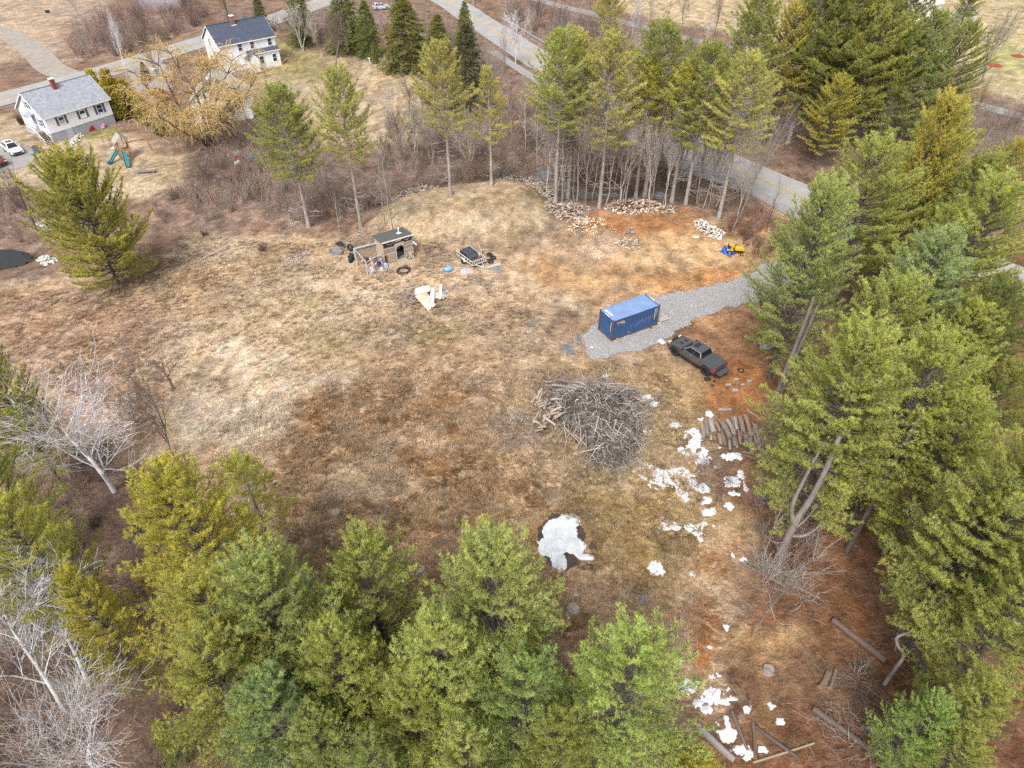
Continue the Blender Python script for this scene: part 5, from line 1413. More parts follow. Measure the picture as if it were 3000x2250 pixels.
# fallen trunks at the lower right
for a, lb, r, c in [((2437, 1820, 2590, 1940), 'thick dark fallen log in the middle of the litter at lower right', .26, (.55, .42, .38)), ((2425, 1975, 2400, 2018), 'short log left of the pair beside the twig bundle', .20, (.75, .6, .52)),
                    ((2448, 1965, 2430, 2018), 'short log right of the pair beside the twig bundle', .14, (.75, .6, .52)), ((2380, 2080, 2640, 2270), 'long fallen trunk in front of the brush row at the bottom right', .22, (.55, .46, .42)),
                    ((2520, 2130, 2690, 2240), 'grey fallen trunk behind the long one at the bottom right', .20, (.62, .54, .5)), ((2480, 2085, 2620, 2160), 'thin fallen pole at the top of the bottom right brush row', .10, (.55, .46, .42)),
                    ((2042, 2128, 2150, 2230), 'smooth grey fallen trunk beneath the bright pine at the bottom', .24, (1.05, 1.05, 1.1)), ((2143, 2085, 2190, 2200), 'brown pole leaning across the lower snow cluster', .11, (.7, .6, .55)),
                    ((2205, 2120, 2212, 2225), 'short brown pole beside the lower snow cluster', .12, (.65, .5, .42)), ((2212, 2130, 2338, 2222), 'dark log with moss lying right of the lower snow', .13, (.45, .38, .36)),
                    ((2205, 2235, 2385, 2178), 'pale broken branch crossing the dark log at the bottom', .08, (1.3, 1.1, .9)), ((2168, 1650, 2300, 1720), 'grey fallen log below the forked trunk', .12, (.85, .75, .7)),
                    ((2178, 1645, 2260, 1680), 'second grey log lying against the fallen log', .09, (.85, .75, .7)), ((2300, 1705, 2400, 1755), 'fallen log with a bare orange strip beneath the forked trunk', .10, (1.0, .75, .5)),
                    ((2235, 1712, 2395, 1768), 'thin fallen pole under the forked trunk', .06, (.8, .65, .55)), ((2070, 1905, 2045, 1900), 'bleached stick on the orange soil at the lower right', .04, (2, 1.9, 1.8))]:
    plog(*a, r, label=lb, color=c, cut=(.8, .6, .4))
# cut stumps in the bog
for (u, v), lb, r in [((985, 1505), 'round cut stump with a dark rotten middle at the left of the bog', .42), ((1232, 1672), 'cut stump between the two foreground pines', .40), ((1680, 1787), 'wide pale cut stump right of the bushy pine', .50), ((2250, 1965), 'low reddish stump in the litter at lower right', .38)]:
    x, y, z = G(u, v)
    t = thing('tree_stump', lb, 'stump', (x, y, z), rnd.uniform(0, 6), 'cut stumps')
    mb = MB(); n = 14; V = []
    for zz, rr_ in ((-.1, r * 1.25), (.12, r * 1.05), (.28, r * .95)):
        for j in range(n): V.append((math.cos(2 * PI * j / n) * rr_ * rnd.uniform(.92, 1.08), math.sin(2 * PI * j / n) * rr_ * rnd.uniform(.92, 1.08), zz))
    mb.add(V, [(i * n + j, i * n + (j + 1) % n, (i + 1) * n + (j + 1) % n, (i + 1) * n + j) for i in range(2) for j in range(n)])
    o = mb.build('stump_bark', M_LOG, t, True); o.color = (1.1, 1, .95, 1)
    mb = MB(); mb.add([(p_[0] * .96, p_[1] * .96, .282) for p_ in V[2 * n:]], [tuple(range(n))])
    o = mb.build('cut_face', mat('weathered_cut', (.36, .31, .26), (.15, .12, .10), 3, .9, .2), t)

def heap(name, label, cat, poly, n, hgt, L, r, cols, seed, sides=5, flatz=.35, lift=0.0):
    """a dumped heap of many short pieces"""
    rs = np.random.RandomState(seed); P = WP(poly); x0, x1, y0, y1 = bb(P, 0)
    X = rs.uniform(x0, x1, n * 5); Y = rs.uniform(y0, y1, n * 5); d = sdist(X, Y, P); ok = d > 0
    X = X[ok][:n]; Y = Y[ok][:n]; d = d[ok][:n]; m = len(X)
    top = hgt * sstep(0, max(d.max(), .3) * .9, d)
    Z = H(X, Y) + lift + top * rs.uniform(.55, 1.0, m) + .05
    a = rs.uniform(0, 6.28, m); e = rs.normal(0, flatz, m); ln = rs.uniform(*L, m); rad = rs.uniform(*r, m)
    dv = np.c_[np.cos(a) * np.cos(e), np.sin(a) * np.cos(e), np.sin(e)] * (ln / 2)[:, None]
    c = np.c_[X, Y, Z]
    v, f = seg_mesh(np.c_[c - dv, c + dv, rad, rad * rs.uniform(.7, 1, m)], sides)
    # end caps as fans of quads
    base = np.arange(m) * 2 * sides
    if sides == 4:
        f = np.concatenate([f, np.c_[base, base + 3, base + 2, base + 1], np.c_[base + 4, base + 5, base + 6, base + 7]])
    cc = np.array(cols)[rs.randint(0, len(cols), m)] * rs.uniform(.7, 1.3, (m, 1))
    o = mesh_obj(name, np_mesh(name, v, f, 4, np.repeat(cc, 2 * sides, axis=0)), M_TWIG)
    return tag(o, label, cat, None, 'stuff')
WOODS = [(.34, .28, .235), (.26, .20, .165), (.42, .35, .29), (.20, .15, .125), (.50, .43, .36)]
heap('firewood_heap', 'grey heap of old boards and firewood at the far left of the mound', 'wood heap', [(1130, 610), (1150, 575), (1190, 555), (1280, 550), (1300, 575), (1240, 590), (1180, 612)], 330, .9, (.4, 1.5), (.04, .10), WOODS, 1, 4)
heap('firewood_heap', 'long heap of split firewood along the far edge of the mound', 'wood heap', [(1450, 552), (1480, 525), (1560, 522), (1620, 545), (1640, 590), (1600, 600), (1570, 572), (1500, 550)], 620, 1.1, (.35, 1.1), (.05, .10), WOODS, 2, 4)
heap('firewood_heap', 'heap of split firewood at the foot of the left grove pines', 'wood heap', [(1588, 620), (1610, 595), (1680, 590), (1730, 605), (1720, 640), (1660, 650), (1600, 642)], 420, .8, (.35, 1.0), (.05, .11), WOODS, 3, 4)
heap('wood_debris', 'reddish heap of bark, rounds and stones under the middle of the grove', 'wood heap', [(1770, 615), (1800, 580), (1900, 575), (1950, 600), (1990, 610), (1980, 625), (1900, 625), (1830, 632)], 330, .7, (.25, .8), (.06, .18), [(.36, .24, .16), (.40, .33, .27), (.26, .17, .12), (.52, .46, .40)], 4, 4)
heap('split_wood', 'small pile of pale split wood in the sandy soil', 'wood heap', [(1800, 715), (1825, 700), (1865, 705), (1885, 722), (1860, 737), (1825, 730)], 90, .45, (.35, .7), (.06, .11), [(.42, .35, .26), (.52, .44, .33), (.28, .22, .17)], 5, 4)
heap('split_wood', 'small dark heap of rounds left of the pale split wood', 'wood heap', [(1825, 690), (1840, 668), (1862, 672), (1855, 690)], 45, .35, (.25, .5), (.06, .12), [(.36, .30, .25), (.30, .24, .20)], 6, 4)
heap('rubble_heap', 'white rubble heap at the right end of the grove', 'rubble', [(2030, 650), (2050, 640), (2080, 655), (2125, 680), (2115, 702), (2085, 700), (2045, 675)], 230, .6, (.12, .4), (.06, .15), [(.70, .69, .70), (.58, .54, .48), (.62, .52, .40), (.40, .37, .35)], 7, 4)
heap('rubble_heap', 'scattered pale chips and shingle scraps on the bare soil left of the split wood', 'rubble', [(1690, 735), (1720, 690), (1790, 660), (1840, 700), (1830, 740), (1760, 760)], 330, .05, (.06, .25), (.02, .06), [(.62, .60, .62), (.50, .42, .36), (.40, .34, .30), (.55, .36, .22)], 8, 4)
heap('rubble_heap', 'orange broken rounds and chips below the split firewood heap', 'rubble', [(1660, 660), (1700, 640), (1770, 640), (1780, 665), (1720, 680), (1670, 690)], 130, .35, (.15, .5), (.06, .16), [(.50, .34, .20), (.58, .52, .46), (.44, .30, .18)], 9, 4)
heap('soil_chips', 'small pale chips strewn across the sandy soil', 'rubble', [(1600, 760), (1750, 640), (2100, 650), (2230, 700), (2200, 830), (1900, 850), (1600, 900), (1420, 860)], 420, .01, (.04, .18), (.012, .04), [(.62, .56, .50), (.55, .42, .30), (.30, .22, .16)], 10, 4)
heap('rubble_heap', 'pale stones beside the pond at the left', 'rubble', [(112, 765), (125, 752), (165, 752), (170, 772), (130, 782)], 60, .35, (.2, .5), (.10, .22), [(.55, .52, .48), (.42, .38, .34)], 11, 4)
heap('rubble_heap', 'grey stones at the foot of the dark bare tree above the pond', 'rubble', [(100, 655), (120, 640), (150, 650), (145, 690), (115, 690)], 50, .3, (.2, .5), (.10, .22), [(.45, .42, .40), (.35, .32, .30)], 12, 4)
heap('pebble_patch', 'pale gravelly patch in the grass left of the shed', 'rubble', [(820, 780), (850, 750), (915, 728), (900, 760), (850, 788)], 240, .01, (.06, .2), (.03, .07), [(.50, .43, .38), (.42, .35, .30)], 13, 4)
heap('rubble_heap', 'stones edging the slope below the grey roofed house', 'rubble', [(205, 425), (222, 400), (240, 388), (246, 396), (228, 425), (212, 440)], 60, .25, (.2, .5), (.10, .22), [(.55, .53, .50), (.40, .38, .35)], 14, 4)

M_DARKCORE = mat('dark_core_fill', (.085, .070, .058), (.045, .036, .030), 3.0, .98, .8)  # dark core added under the sticks so the gaps between them read dark
def brush_pile(label, poly, n, hgt, L, r, c, seed, core=False):
    rs = np.random.RandomState(seed); P = WP(poly); x0, x1, y0, y1 = bb(P, 0)
    X = rs.uniform(x0, x1, n * 6); Y = rs.uniform(y0, y1, n * 6); d = sdist(X, Y, P) + fbm(X / 1.5, Y / 1.5, seed, 2) * .8; ok = d > -.1
    X = X[ok][:n]; Y = Y[ok][:n]; d = d[ok][:n]; m = len(X); mx = max(d.max(), .3)
    mxx, myy = X.mean(), Y.mean()
    def surf(x, y):
        dd = sdist(x, y, P)
        return H(x, y) + hgt * sstep(-.4, mx * .9, dd) * (.75 + 1.0 * np.clip(fbm(x / 1.6, y / 1.6, seed + 4, 2) + .25, 0, 1))
    Z = surf(X, Y) * rs.uniform(.8, 1.06, m) + rs.uniform(0, .18, m)
    a = np.arctan2(Y - myy, X - mxx) + rs.normal(0, .8, m)
    ln = rs.uniform(*L, m) * rs.choice([.5, 1, 1, 1.4], m); rad = rs.uniform(*r, m) * rs.choice([.6, .8, 1, 1.9], m, p=[.3, .35, .28, .07])
    segs = []; cc = []; p = np.c_[X, Y, Z]; ang = a.copy(); el = rs.normal(.2, .4, m)
    col_ = np.array(c)[rs.randint(0, len(c), m)] * rs.uniform(.6, 1.45, (m, 1))
    K = 4
    for i in range(K):
        q = p + np.c_[np.cos(ang) * np.cos(el), np.sin(ang) * np.cos(el), np.sin(el)] * (ln / K)[:, None]
        lo = surf(q[:, 0], q[:, 1]) * .9 + .03
        q[:, 2] = np.maximum(q[:, 2], lo)
        segs.append(np.c_[p, q, rad * (1 - .2 * i), rad * (1 - .2 * (i + 1))]); cc.append(col_)
        b = ang + rs.choice([-1, 1], m) * rs.uniform(.4, 1.2, m)
        e = q + np.c_[np.cos(b), np.sin(b), rs.normal(.1, .45, m)] * (ln * .22)[:, None]; e[:, 2] = np.maximum(e[:, 2], surf(e[:, 0], e[:, 1]) * .9 + .03)
        segs.append(np.c_[q, e, rad * .45, rad * .2]); cc.append(col_)
        ang = ang + rs.normal(0, .4, m); el = el - .32 + rs.normal(0, .3, m); p = q
    v, f = seg_mesh(np.concatenate(segs), 4)
    o3 = np.array([mxx, myy, h1(mxx, myy)])
    t = thing('brush_pile', label, 'brush pile', tuple(o3))
    o = mesh_obj('branches', np_mesh('branches', v - o3, f, 4, np.repeat(np.concatenate(cc), 8, axis=0)), M_TWIG, t); o['kind'] = 'stuff'
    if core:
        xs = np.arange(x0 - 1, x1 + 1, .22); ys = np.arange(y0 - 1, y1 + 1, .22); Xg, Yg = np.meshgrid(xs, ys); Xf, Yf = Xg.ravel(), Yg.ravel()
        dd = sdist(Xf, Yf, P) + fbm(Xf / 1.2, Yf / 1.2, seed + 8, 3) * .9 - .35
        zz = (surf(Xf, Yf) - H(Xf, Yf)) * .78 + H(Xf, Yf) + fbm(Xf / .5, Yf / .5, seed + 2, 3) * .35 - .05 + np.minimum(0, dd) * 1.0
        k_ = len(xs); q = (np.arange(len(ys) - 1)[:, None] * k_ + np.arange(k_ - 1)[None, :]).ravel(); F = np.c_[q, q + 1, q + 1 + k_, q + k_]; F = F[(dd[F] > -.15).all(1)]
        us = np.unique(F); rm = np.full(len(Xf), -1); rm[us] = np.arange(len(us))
        mesh_obj('dark_core', np_mesh('dark_core', np.c_[Xf, Yf, zz][us] - o3, rm[F], 4, None, True), M_DARKCORE, t)
    return t, tuple(o3)
GB = [(.35, .315, .29), (.26, .23, .205), (.47, .44, .415), (.20, .165, .145), (.33, .27, .22)]
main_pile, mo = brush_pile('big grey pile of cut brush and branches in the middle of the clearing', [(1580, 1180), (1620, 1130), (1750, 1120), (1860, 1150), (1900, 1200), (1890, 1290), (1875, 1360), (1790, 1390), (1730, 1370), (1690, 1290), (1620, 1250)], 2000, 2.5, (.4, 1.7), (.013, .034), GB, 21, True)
brush_pile('flat pile of thin twigs left of the big brush pile', [(1440, 1290), (1470, 1220), (1540, 1215), (1600, 1250), (1590, 1320), (1510, 1335), (1460, 1320)], 360, .5, (.5, 1.6), (.008, .022), [(.36, .32, .29), (.26, .22, .19), (.44, .40, .37)], 22)
brush_pile('small dark twig heap below the log pile', [(2035, 1380), (2075, 1350), (2130, 1380), (2140, 1440), (2090, 1460), (2050, 1430)], 230, .5, (.5, 1.6), (.010, .025), [(.24, .185, .155), (.17, .13, .11)], 23)
brush_pile('reddish twig heap at the top left end of the big brush pile', [(1550, 1110), (1570, 1090), (1640, 1092), (1660, 1125), (1590, 1140)], 150, .7, (.6, 1.5), (.012, .03), [(.36, .26, .19), (.28, .2, .15)], 24)
brush_pile('stick bundle beside the two short logs at lower right', [(2475, 1990), (2500, 1950), (2540, 1965), (2535, 2030), (2495, 2050)], 110, .4, (.7, 1.6), (.012, .03), [(.25, .19, .165), (.18, .14, .12)], 25)
brush_pile('long row of brush along the fallen trunks at the bottom right', [(2370, 2080), (2450, 2070), (2700, 2210), (2760, 2330), (2560, 2300), (2420, 2160)], 200, .35, (.8, 2.4), (.010, .028), [(.22, .165, .14), (.16, .12, .10), (.30, .25, .22)], 26)
brush_pile('tangle of thin branches around the foot of the forked trunk', [(2140, 1620), (2200, 1600), (2330, 1680), (2420, 1770), (2330, 1790), (2200, 1700)], 90, .15, (.7, 2.2), (.010, .028), [(.28, .225, .195), (.2, .155, .13), (.36, .31, .28)], 27)
brush_pile('heap of pale branches behind the shed annexe', [(1020, 725), (1050, 690), (1100, 675), (1135, 690), (1125, 715), (1060, 735)], 230, 1.0, (.6, 1.8), (.014, .035), [(.42, .35, .29), (.32, .26, .21)], 28)
brush_pile('grey dead boughs at the foot of the dark green pine', [(810, 660), (840, 620), (890, 615), (900, 650), (860, 670)], 90, .5, (1.0, 2.5), (.012, .03), [(.42, .385, .36)], 29)
mo = Vector(mo)
def pile_log(u0, v0, u1, v1, z0, z1, r, c):
    a = Vector((*A(u0, v0, z0), z0)) - mo; b = Vector((*A(u1, v1, z1), z1)) - mo
    log(a, b, r, None, main_pile, c, cut=(1.1, 1.05, 1.0))
rr = random.Random(31)
for k in range(34):       # cut rounds on the left flank of the big pile
    u = rr.uniform(1560, 1630); v = rr.uniform(1165, 1265); a = rr.gauss(-.5, .6); l = rr.uniform(18, 38)
    z = .75 + 1.1 * max(0, 1 - abs(v - 1205) / 70) * rr.uniform(.5, 1)
    pile_log(u, v, u + math.cos(a) * l, v + math.sin(a) * l, z, z + rr.uniform(-.15, .15), rr.uniform(.07, .14), rr.choice([(1.5, 1.35, 1.2), (1.2, 1.1, 1.0), (1.8, 1.65, 1.5)]))
for k in range(14):       # long poles along the upper edge
    u = rr.uniform(1580, 1800); v = 1118 + (u - 1580) * .07 + rr.uniform(-10, 14); l = rr.uniform(50, 110)
    pile_log(u, v, u + l, v + l * rr.uniform(-.02, .14), rr.uniform(1.0, 1.7), rr.uniform(.9, 1.4), rr.uniform(.05, .10), rr.choice([(1.2, 1.1, 1.0), (1.5, 1.35, 1.2), (.9, .8, .75)]))
for a in [(1745, 1180, 1725, 1290, 1.5, .5, .05), (1800, 1170, 1850, 1190, 1.6, 1.2, .06), (1805, 1230, 1790, 1280, 1.7, 1.2, .09), (1720, 1190, 1665, 1300, 1.4, .2, .045), (1850, 1160, 1890, 1180, 1.2, .8, .06), (1770, 1310, 1700, 1325, 1.0, .4, .07)]:
    pile_log(*a, (1.7, 1.6, 1.5))
for k in range(46):      # long pale limbs tumbling down the near side
    u = rr.uniform(1620, 1870); v = rr.uniform(1150, 1280); l = rr.uniform(30, 80); a = rr.gauss(1.5, .5)
    zt = 2.2 * max(.35, 1 - abs(u - 1760) / 220) * max(.4, 1 - abs(v - 1210) / 260) + .35
    pile_log(u, v, u + math.cos(a) * l, v + math.sin(a) * l * .8, zt, max(.4, zt - rr.uniform(.2, 1.0)), rr.uniform(.02, .05), rr.choice([(1.5, 1.45, 1.4), (1.2, 1.15, 1.1), (1.9, 1.85, 1.8)]))
x, y, z = G(1770, 1322)   # upturned root plate with its cut face
mbr = MB(); mbr.tube((0, 0, .5), (-.5, .15, .75), .28, .22, 10)
for k in range(16):
    a = 2 * PI * k / 16; L = rr.uniform(.5, 1.1)
    mbr.path([(.1, 0, .5), (.25 + rr.gauss(0, .1), math.cos(a) * L * .6, .5 + math.sin(a) * L * .5), (.1 + rr.gauss(0, .2), math.cos(a) * L, .5 + math.sin(a) * L * .7)], [.09, .05, .02], 5)
t = thing('root_stump', 'upturned stump with spread roots at the foot of the big brush pile', 'stump', (x, y, z), 2.6)
mbr.build('roots', M_LOG, t).color = (1.3, 1.2, 1.1, 1)
for (u, v, s, lb) in [(1772, 1108, .35, 'short pale log round above the big brush pile'), (2098, 1375, .32, 'grey rock in the twig heap below the log pile')]:
    x, y, z = G(u, v)
    log((x - .3, y, z + .2), (x + .35, y + .1, z + .2), s * .6, lb, None, (1.7, 1.6, 1.4))

# ------------------------------------------------------------------ blue shipping container
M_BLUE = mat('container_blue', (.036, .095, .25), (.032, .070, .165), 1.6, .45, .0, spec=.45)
M_BLUESHEEN = mat('container_sky_sheen', (.215, .315, .52), (.15, .235, .42), .9, .5, .0, spec=.4, contrast=(.3, .75))  # paler blue for the top parts: sky sheen painted into the colour
M_RUST = mat('rusty_steel', (.155, .125, .105), (.085, .05, .035), 4, .8, .2)
M_RUSTR = mat('rust_red', (.22, .075, .035), (.12, .05, .03), 5, .85, .2)
cl, cw, ch = 6.06, 2.44, 2.59
cont = thing('shipping_container', 'blue corrugated shipping container with yellow lettering on the gravel drive', 'container', (10.48, 57.25, h1(13, 59) + .16), R(29.1))
def corr(p0, ax_, out, length, z0, z1, depth=.036, pitch=.278):
    """vertical corrugations: p0 start, ax_ along, out outward normal"""
    p0 = Vector(p0); ax_ = Vector(ax_); out = Vector(out); xs = [0.0]; ds = [0]
    x = .0
    while x < length - 1e-6:
        for dx, d in ((.07, 0), (.068, 1), (.07, 1), (.07, 0)):
            x = min(length, x + dx); xs.append(x); ds.append(d)
            if x >= length: break
    mb = MB(); V = []
    for x, d in zip(xs, ds):
        q = p0 + ax_ * x - out * (depth * d + .012)
        V += [(q.x, q.y, z0), (q.x, q.y, z1)]
    mb.add(V, [(2 * i, 2 * i + 2, 2 * i + 3, 2 * i + 1) for i in range(len(xs) - 1)])
    return mb
corr((.16, 0, 0), (1, 0, 0), (0, -1, 0), cl - .32, .15, ch - .09).build('side_panel', M_BLUE, cont)
corr((.16, cw, 0), (1, 0, 0), (0, 1, 0), cl - .32, .15, ch - .09).build('side_panel', M_BLUE, cont)
corr((0, .16, 0), (0, 1, 0), (-1, 0, 0), cw - .32, .15, ch - .12, pitch=.3).build('end_panel', M_BLUE, cont)
for y_ in (.65, 1.79):
    MB().box((cl - .05, y_, 1.3), (.06, 1.1, 2.35)).build('door', M_BLUE, cont)
    for q in (-.3, .3): MB().tube((cl, y_ + q, .2), (cl, y_ + q, 2.45), .02).build('lock_rod', M_RUST, cont)
mb = MB(); V = []; xs = [.12 + i * .104 for i in range(int((cl - .24) / .104) + 1)]
for i, x in enumerate(xs):
    zz = ch - .03 - (.018 if (i // 2) % 2 else 0); V += [(x, .06, zz), (x, cw - .06, zz)]
mb.add(V, [(2 * i, 2 * i + 2, 2 * i + 3, 2 * i + 1) for i in range(len(xs) - 1)])
roofp = mb.build('roof_panel', M_BLUESHEEN, cont)
MB().box((.45, cw / 2 + .25, ch - .010), (.34, 1.25, .012), (0, 0, .04)).build('pale_scrape', mat('worn_pale_blue', (.50, .60, .75), (.30, .40, .58), 3, .6), roofp)
for x_ in (.07, cl - .07):
    MB().box((x_, cw / 2, ch - .035), (.12, cw - .34, .06)).build('roof_header', M_BLUESHEEN, cont)
    MB().box((x_, cw / 2, ch + .0), (.07, .7, .014)).build('white_roof_mark', mat('white_paint', (.82, .82, .82), (.7, .7, .7), 4, .6), cont)
for y_ in (.03, cw - .03):
    MB().box((cl / 2, y_, ch - .05), (cl - .34, .06, .08)).build('top_rail', M_BLUESHEEN, cont)
    MB().box((cl / 2, y_, .09), (cl - .34, .05, .15)).build('bottom_rail', M_RUST, cont)
for x_ in (.05, cl - .05):
    MB().box((x_, cw / 2, .09), (.08, cw - .34, .15)).build('end_sill', M_RUST, cont)
    for y_ in (.05, cw - .05):
        MB().box((x_, y_, ch / 2), (.15, .15, ch - .24)).build('corner_post', M_RUST, cont, bevel=.01)
        for z_ in (.06, ch - .06):
            MB().box((x_, y_, z_), (.18, .17, .12)).build('corner_casting', M_RUSTR, cont, bevel=.012)
MB().box((cl / 2, cw / 2, .16), (cl - .3, cw - .3, .06)).build('floor', M_RUST, cont)
def text(body, size, m, parent, loc, rot, name='lettering', ext=.004, sx=1.0, bold=0.0):
    cu = bpy.data.curves.new('lettering_curve', 'FONT'); cu.body = body; cu.size = size; cu.extrude = ext; cu.offset = bold
    tmp = bpy.data.objects.new('lettering_tmp', cu); C.objects.link(tmp)
    me = bpy.data.meshes.new_from_object(tmp.evaluated_get(bpy.context.evaluated_depsgraph_get()))
    bpy.data.objects.remove(tmp)
    o = mesh_obj(name, me, m, parent); o.location = loc; o.rotation_euler = rot; o.scale = (sx, 1, 1)
    return o
M_YLET = mat('yellow_lettering', (.78, .48, .06), (.7, .42, .06), 3, .6); M_WLET = MATS['white_paint']; M_RLET = mat('red_lettering', (.5, .02, .05), None, 3, .6)
bpy.context.view_layer.update()
text('seaco', .36, M_YLET, cont, (.52, -.006, 2.02), (PI / 2, 0, 0), 'yellow_lettering', .004, 1.12, .016)
MB().box((.92, -.004, 1.90), (.24, .012, .10)).build('red_emblem', M_RLET, cont)
MB().box((.64, -.004, 1.83), (.10, .012, .06)).build('green_emblem', mat('green_lettering', (.45, .6, .15), None, 3, .6), cont)
MB().box((1.32, -.004, 1.905), (.42, .012, .045)).build('white_underline', M_WLET, cont)
for i in range(11):
    MB().box((5.52, -.004, 2.24 - i * .115), (.075 if i % 3 else .06, .012, .075)).build('white_code_mark', M_WLET, cont)
for i in range(5):
    MB().box((5.74, -.004, 2.26 - i * .1), (.06, .012, .06)).build('white_code_mark', M_WLET, cont)
for z_ in (1.62, 1.7): MB().box((5.74, -.004, z_), (.09, .012, .06)).build('yellow_code_mark', M_YLET, cont)
MB().box((5.52, -.004, .95), (.08, .012, .12)).build('yellow_code_mark', M_YLET, cont)
for i in range(10): MB().box((-.004, .34, 2.1 - i * .115), (.012, .06, .075)).build('white_code_mark', M_WLET, cont)
MB().tube((2.2, -.001, .42), (2.2, -.014, .42), .10, .10, 14).build('round_sticker', mat('teal_sticker', (.2, .5, .55), None, 3, .6), cont)
rr = random.Random(12)
M_SCUF = mat('scuffed_paint', (.42, .46, .55), (.20, .26, .38), 8, .7)
for i in range(13):      # scuffs that run down the ribs
    x_ = 2.4 + i * .2785; zc = 1.0 + .06 * i + rr.uniform(-.2, .25); hh = rr.uniform(.25, .6)
    MB().box((x_ + .035, -.0115, zc), (.028, .004, hh)).build('paint_scuff', M_SCUF, cont)
M_BLOCK = mat('timber_block', (.38, .32, .22), (.26, .21, .15), 5, .9)
for x_, y_, s_ in ((.75, -.12, .26), (5.35, -.1, .28)):
    p_ = cont.matrix_world @ Vector((x_, y_, 0)) if False else Matrix.Rotation(R(29.1), 4, 'Z') @ Vector((x_, y_, 0)) + Vector((10.48, 57.25, 0))
    t = MB().box((0, 0, 0), (s_, s_, .2)).build('timber_block', M_BLOCK, None, bevel=.02)
    t.location = (p_.x, p_.y, h1(p_.x, p_.y) + .12); t.rotation_euler = (0, 0, rr.uniform(0, 1))
    tag(t, 'timber block under the ' + ('near left corner' if x_ < 2 else 'right end') + ' of the blue container', 'block')
pal = thing('pallet', 'grey wooden pallet at the right end of the blue container', 'pallet', G(1937, 934), R(29))
for k in range(6): MB().box((0, -.55 + k * .22, .22), (1.2, .15, .025)).build('slat', mat('grey_pallet_wood', (.56, .53, .50), (.38, .35, .32), 4, .9, .2, stretch=(.2, 1, 1)), pal)
for k in (-.5, 0, .5): MB().box((k, 0, .12), (.09, 1.2, .16)).build('stringer', MATS['grey_pallet_wood'], pal)
t = MB().box((0, 0, .05), (1.1, .16, .06)).build('yellow_board', mat('fresh_board', (.66, .54, .33), (.55, .43, .26), 4, .85), None)
t.location = G(1923, 951); t.rotation_euler = (0, 0, R(32)); tag(t, 'short yellow board on the gravel at the right end of the container', 'board')
t = MB().tube((0, 0, 0), (0, 0, .4), .10, .10, 10).build('rusty_pipe', M_RUSTR, None); t.location = G(1906, 963); tag(t, 'short rusty upright post beside the container', 'post')
for (u, v, sx, sy, a, lb) in [(1938, 1004, .75, .55, -.9, 'white sheet of board lying left of the pickup'), (1733, 1020, .22, .28, .3, 'small white scrap on the gravel corner'), (2038, 697, .85, .65, .1, 'cream square of plywood on the sandy soil')]:
    t = MB().box((0, 0, .03), (sx, sy, .03)).build('board_sheet', MATS['white_paint'] if 'white' in lb else mat('cream_ply', (.70, .58, .42), (.62, .50, .36), 4, .8), None)
    x, y, z = G(u, v); t.location = (x, y, z + .1); t.rotation_euler = (.02, .03, a); tag(t, lb, 'board')
# ------------------------------------------------------------------ vehicles
M_RUB = mat('tyre_rubber', (.035, .035, .036), (.022, .022, .023), 6, .85, .1)
M_RIM = mat('black_rim', (.045, .045, .048), (.03, .03, .03), 5, .4, metal=.6)
M_GLASS = mat('dark_glass', (.018, .020, .024), (.012, .013, .016), 2, .06, spec=.7)
M_PAINT = mat('graphite_paint', (.088, .089, .099), (.078, .079, .088), 1, .28, spec=.6, metal=.3, coat=.9)
M_TRIM = mat('black_trim', (.028, .028, .030), (.02, .02, .02), 5, .6)
def wheel(parent, x, y, z, r, w, out, rim=None, spokes=8):
    mb = MB(); n = 22; V = []
    prof = [(-w / 2, r * .62), (-w / 2, r * .9), (-w * .36, r), (w * .36, r), (w / 2, r * .9), (w / 2, r * .62)]
    for yy, rr_ in prof:
        for j in range(n): V.append((x + math.cos(2 * PI * j / n) * rr_, y + yy, z + math.sin(2 * PI * j / n) * rr_))
    k = len(prof)
    mb.add(V, [(i * n + j, i * n + (j + 1) % n, ((i + 1) % k) * n + (j + 1) % n, ((i + 1) % k) * n + j) for i in range(k) for j in range(n)])
    wh = mb.build('wheel', M_RUB, parent, True)
    m2 = MB(); yo = y + out * w * .30
    m2.tube((x, y - out * w * .1, z), (x, yo, z), r * .60, r * .60, 20)
    rm = m2.build('rim', rim or M_RIM, wh)
    m3 = MB()
    for j in range(spokes):
        a = 2 * PI * j / spokes
        m3.box((x + math.cos(a) * r * .34, yo + out * .02, z + math.sin(a) * r * .34), (r * .5, .035, r * .11), (0, -a, 0))
    m3.tube((x, yo, z), (x, yo + out * .05, z), r * .13, r * .11, 10)
    m3.build('spokes', rim or M_RIM, wh)
    return wh
def quadpane(a, b, c, d, u0, u1, v0, v1, out, off=.012):
    """sub-rectangle of the face a(b.l.) b(b.r.) c(t.r.) d(t.l.) pushed outwards"""
    a, b, c, d = map(Vector, (a, b, c, d)); o = Vector(out) * off
    f = lambda u, v: (a * (1 - u) + b * u) * (1 - v) + (d * (1 - u) + c * u) * v + o
    return [f(u0, v0), f(u1, v0), f(u1, v1), f(u0, v1)]
def arch(cx, r, z0, n=8):
    a0 = math.asin(min(1, (z0 - .45) / r)) if z0 > .45 else 0
    return [(cx + math.cos(t) * r, .45 + math.sin(t) * r) for t in np.linspace(a0, PI - a0, n)]
def pane(name, q, m, parent, th=.006):
    mb = MB(); q = [Vector(p_) for p_ in q]; n = (q[1] - q[0]).cross(q[3] - q[0]).normalized() * th
    mb.add(q + [p_ - n for p_ in q], [(0, 1, 2, 3), (7, 6, 5, 4), (0, 4, 5, 1), (1, 5, 6, 2), (2, 6, 7, 3), (3, 7, 4, 0)])
    return mb.build(name, m, parent)

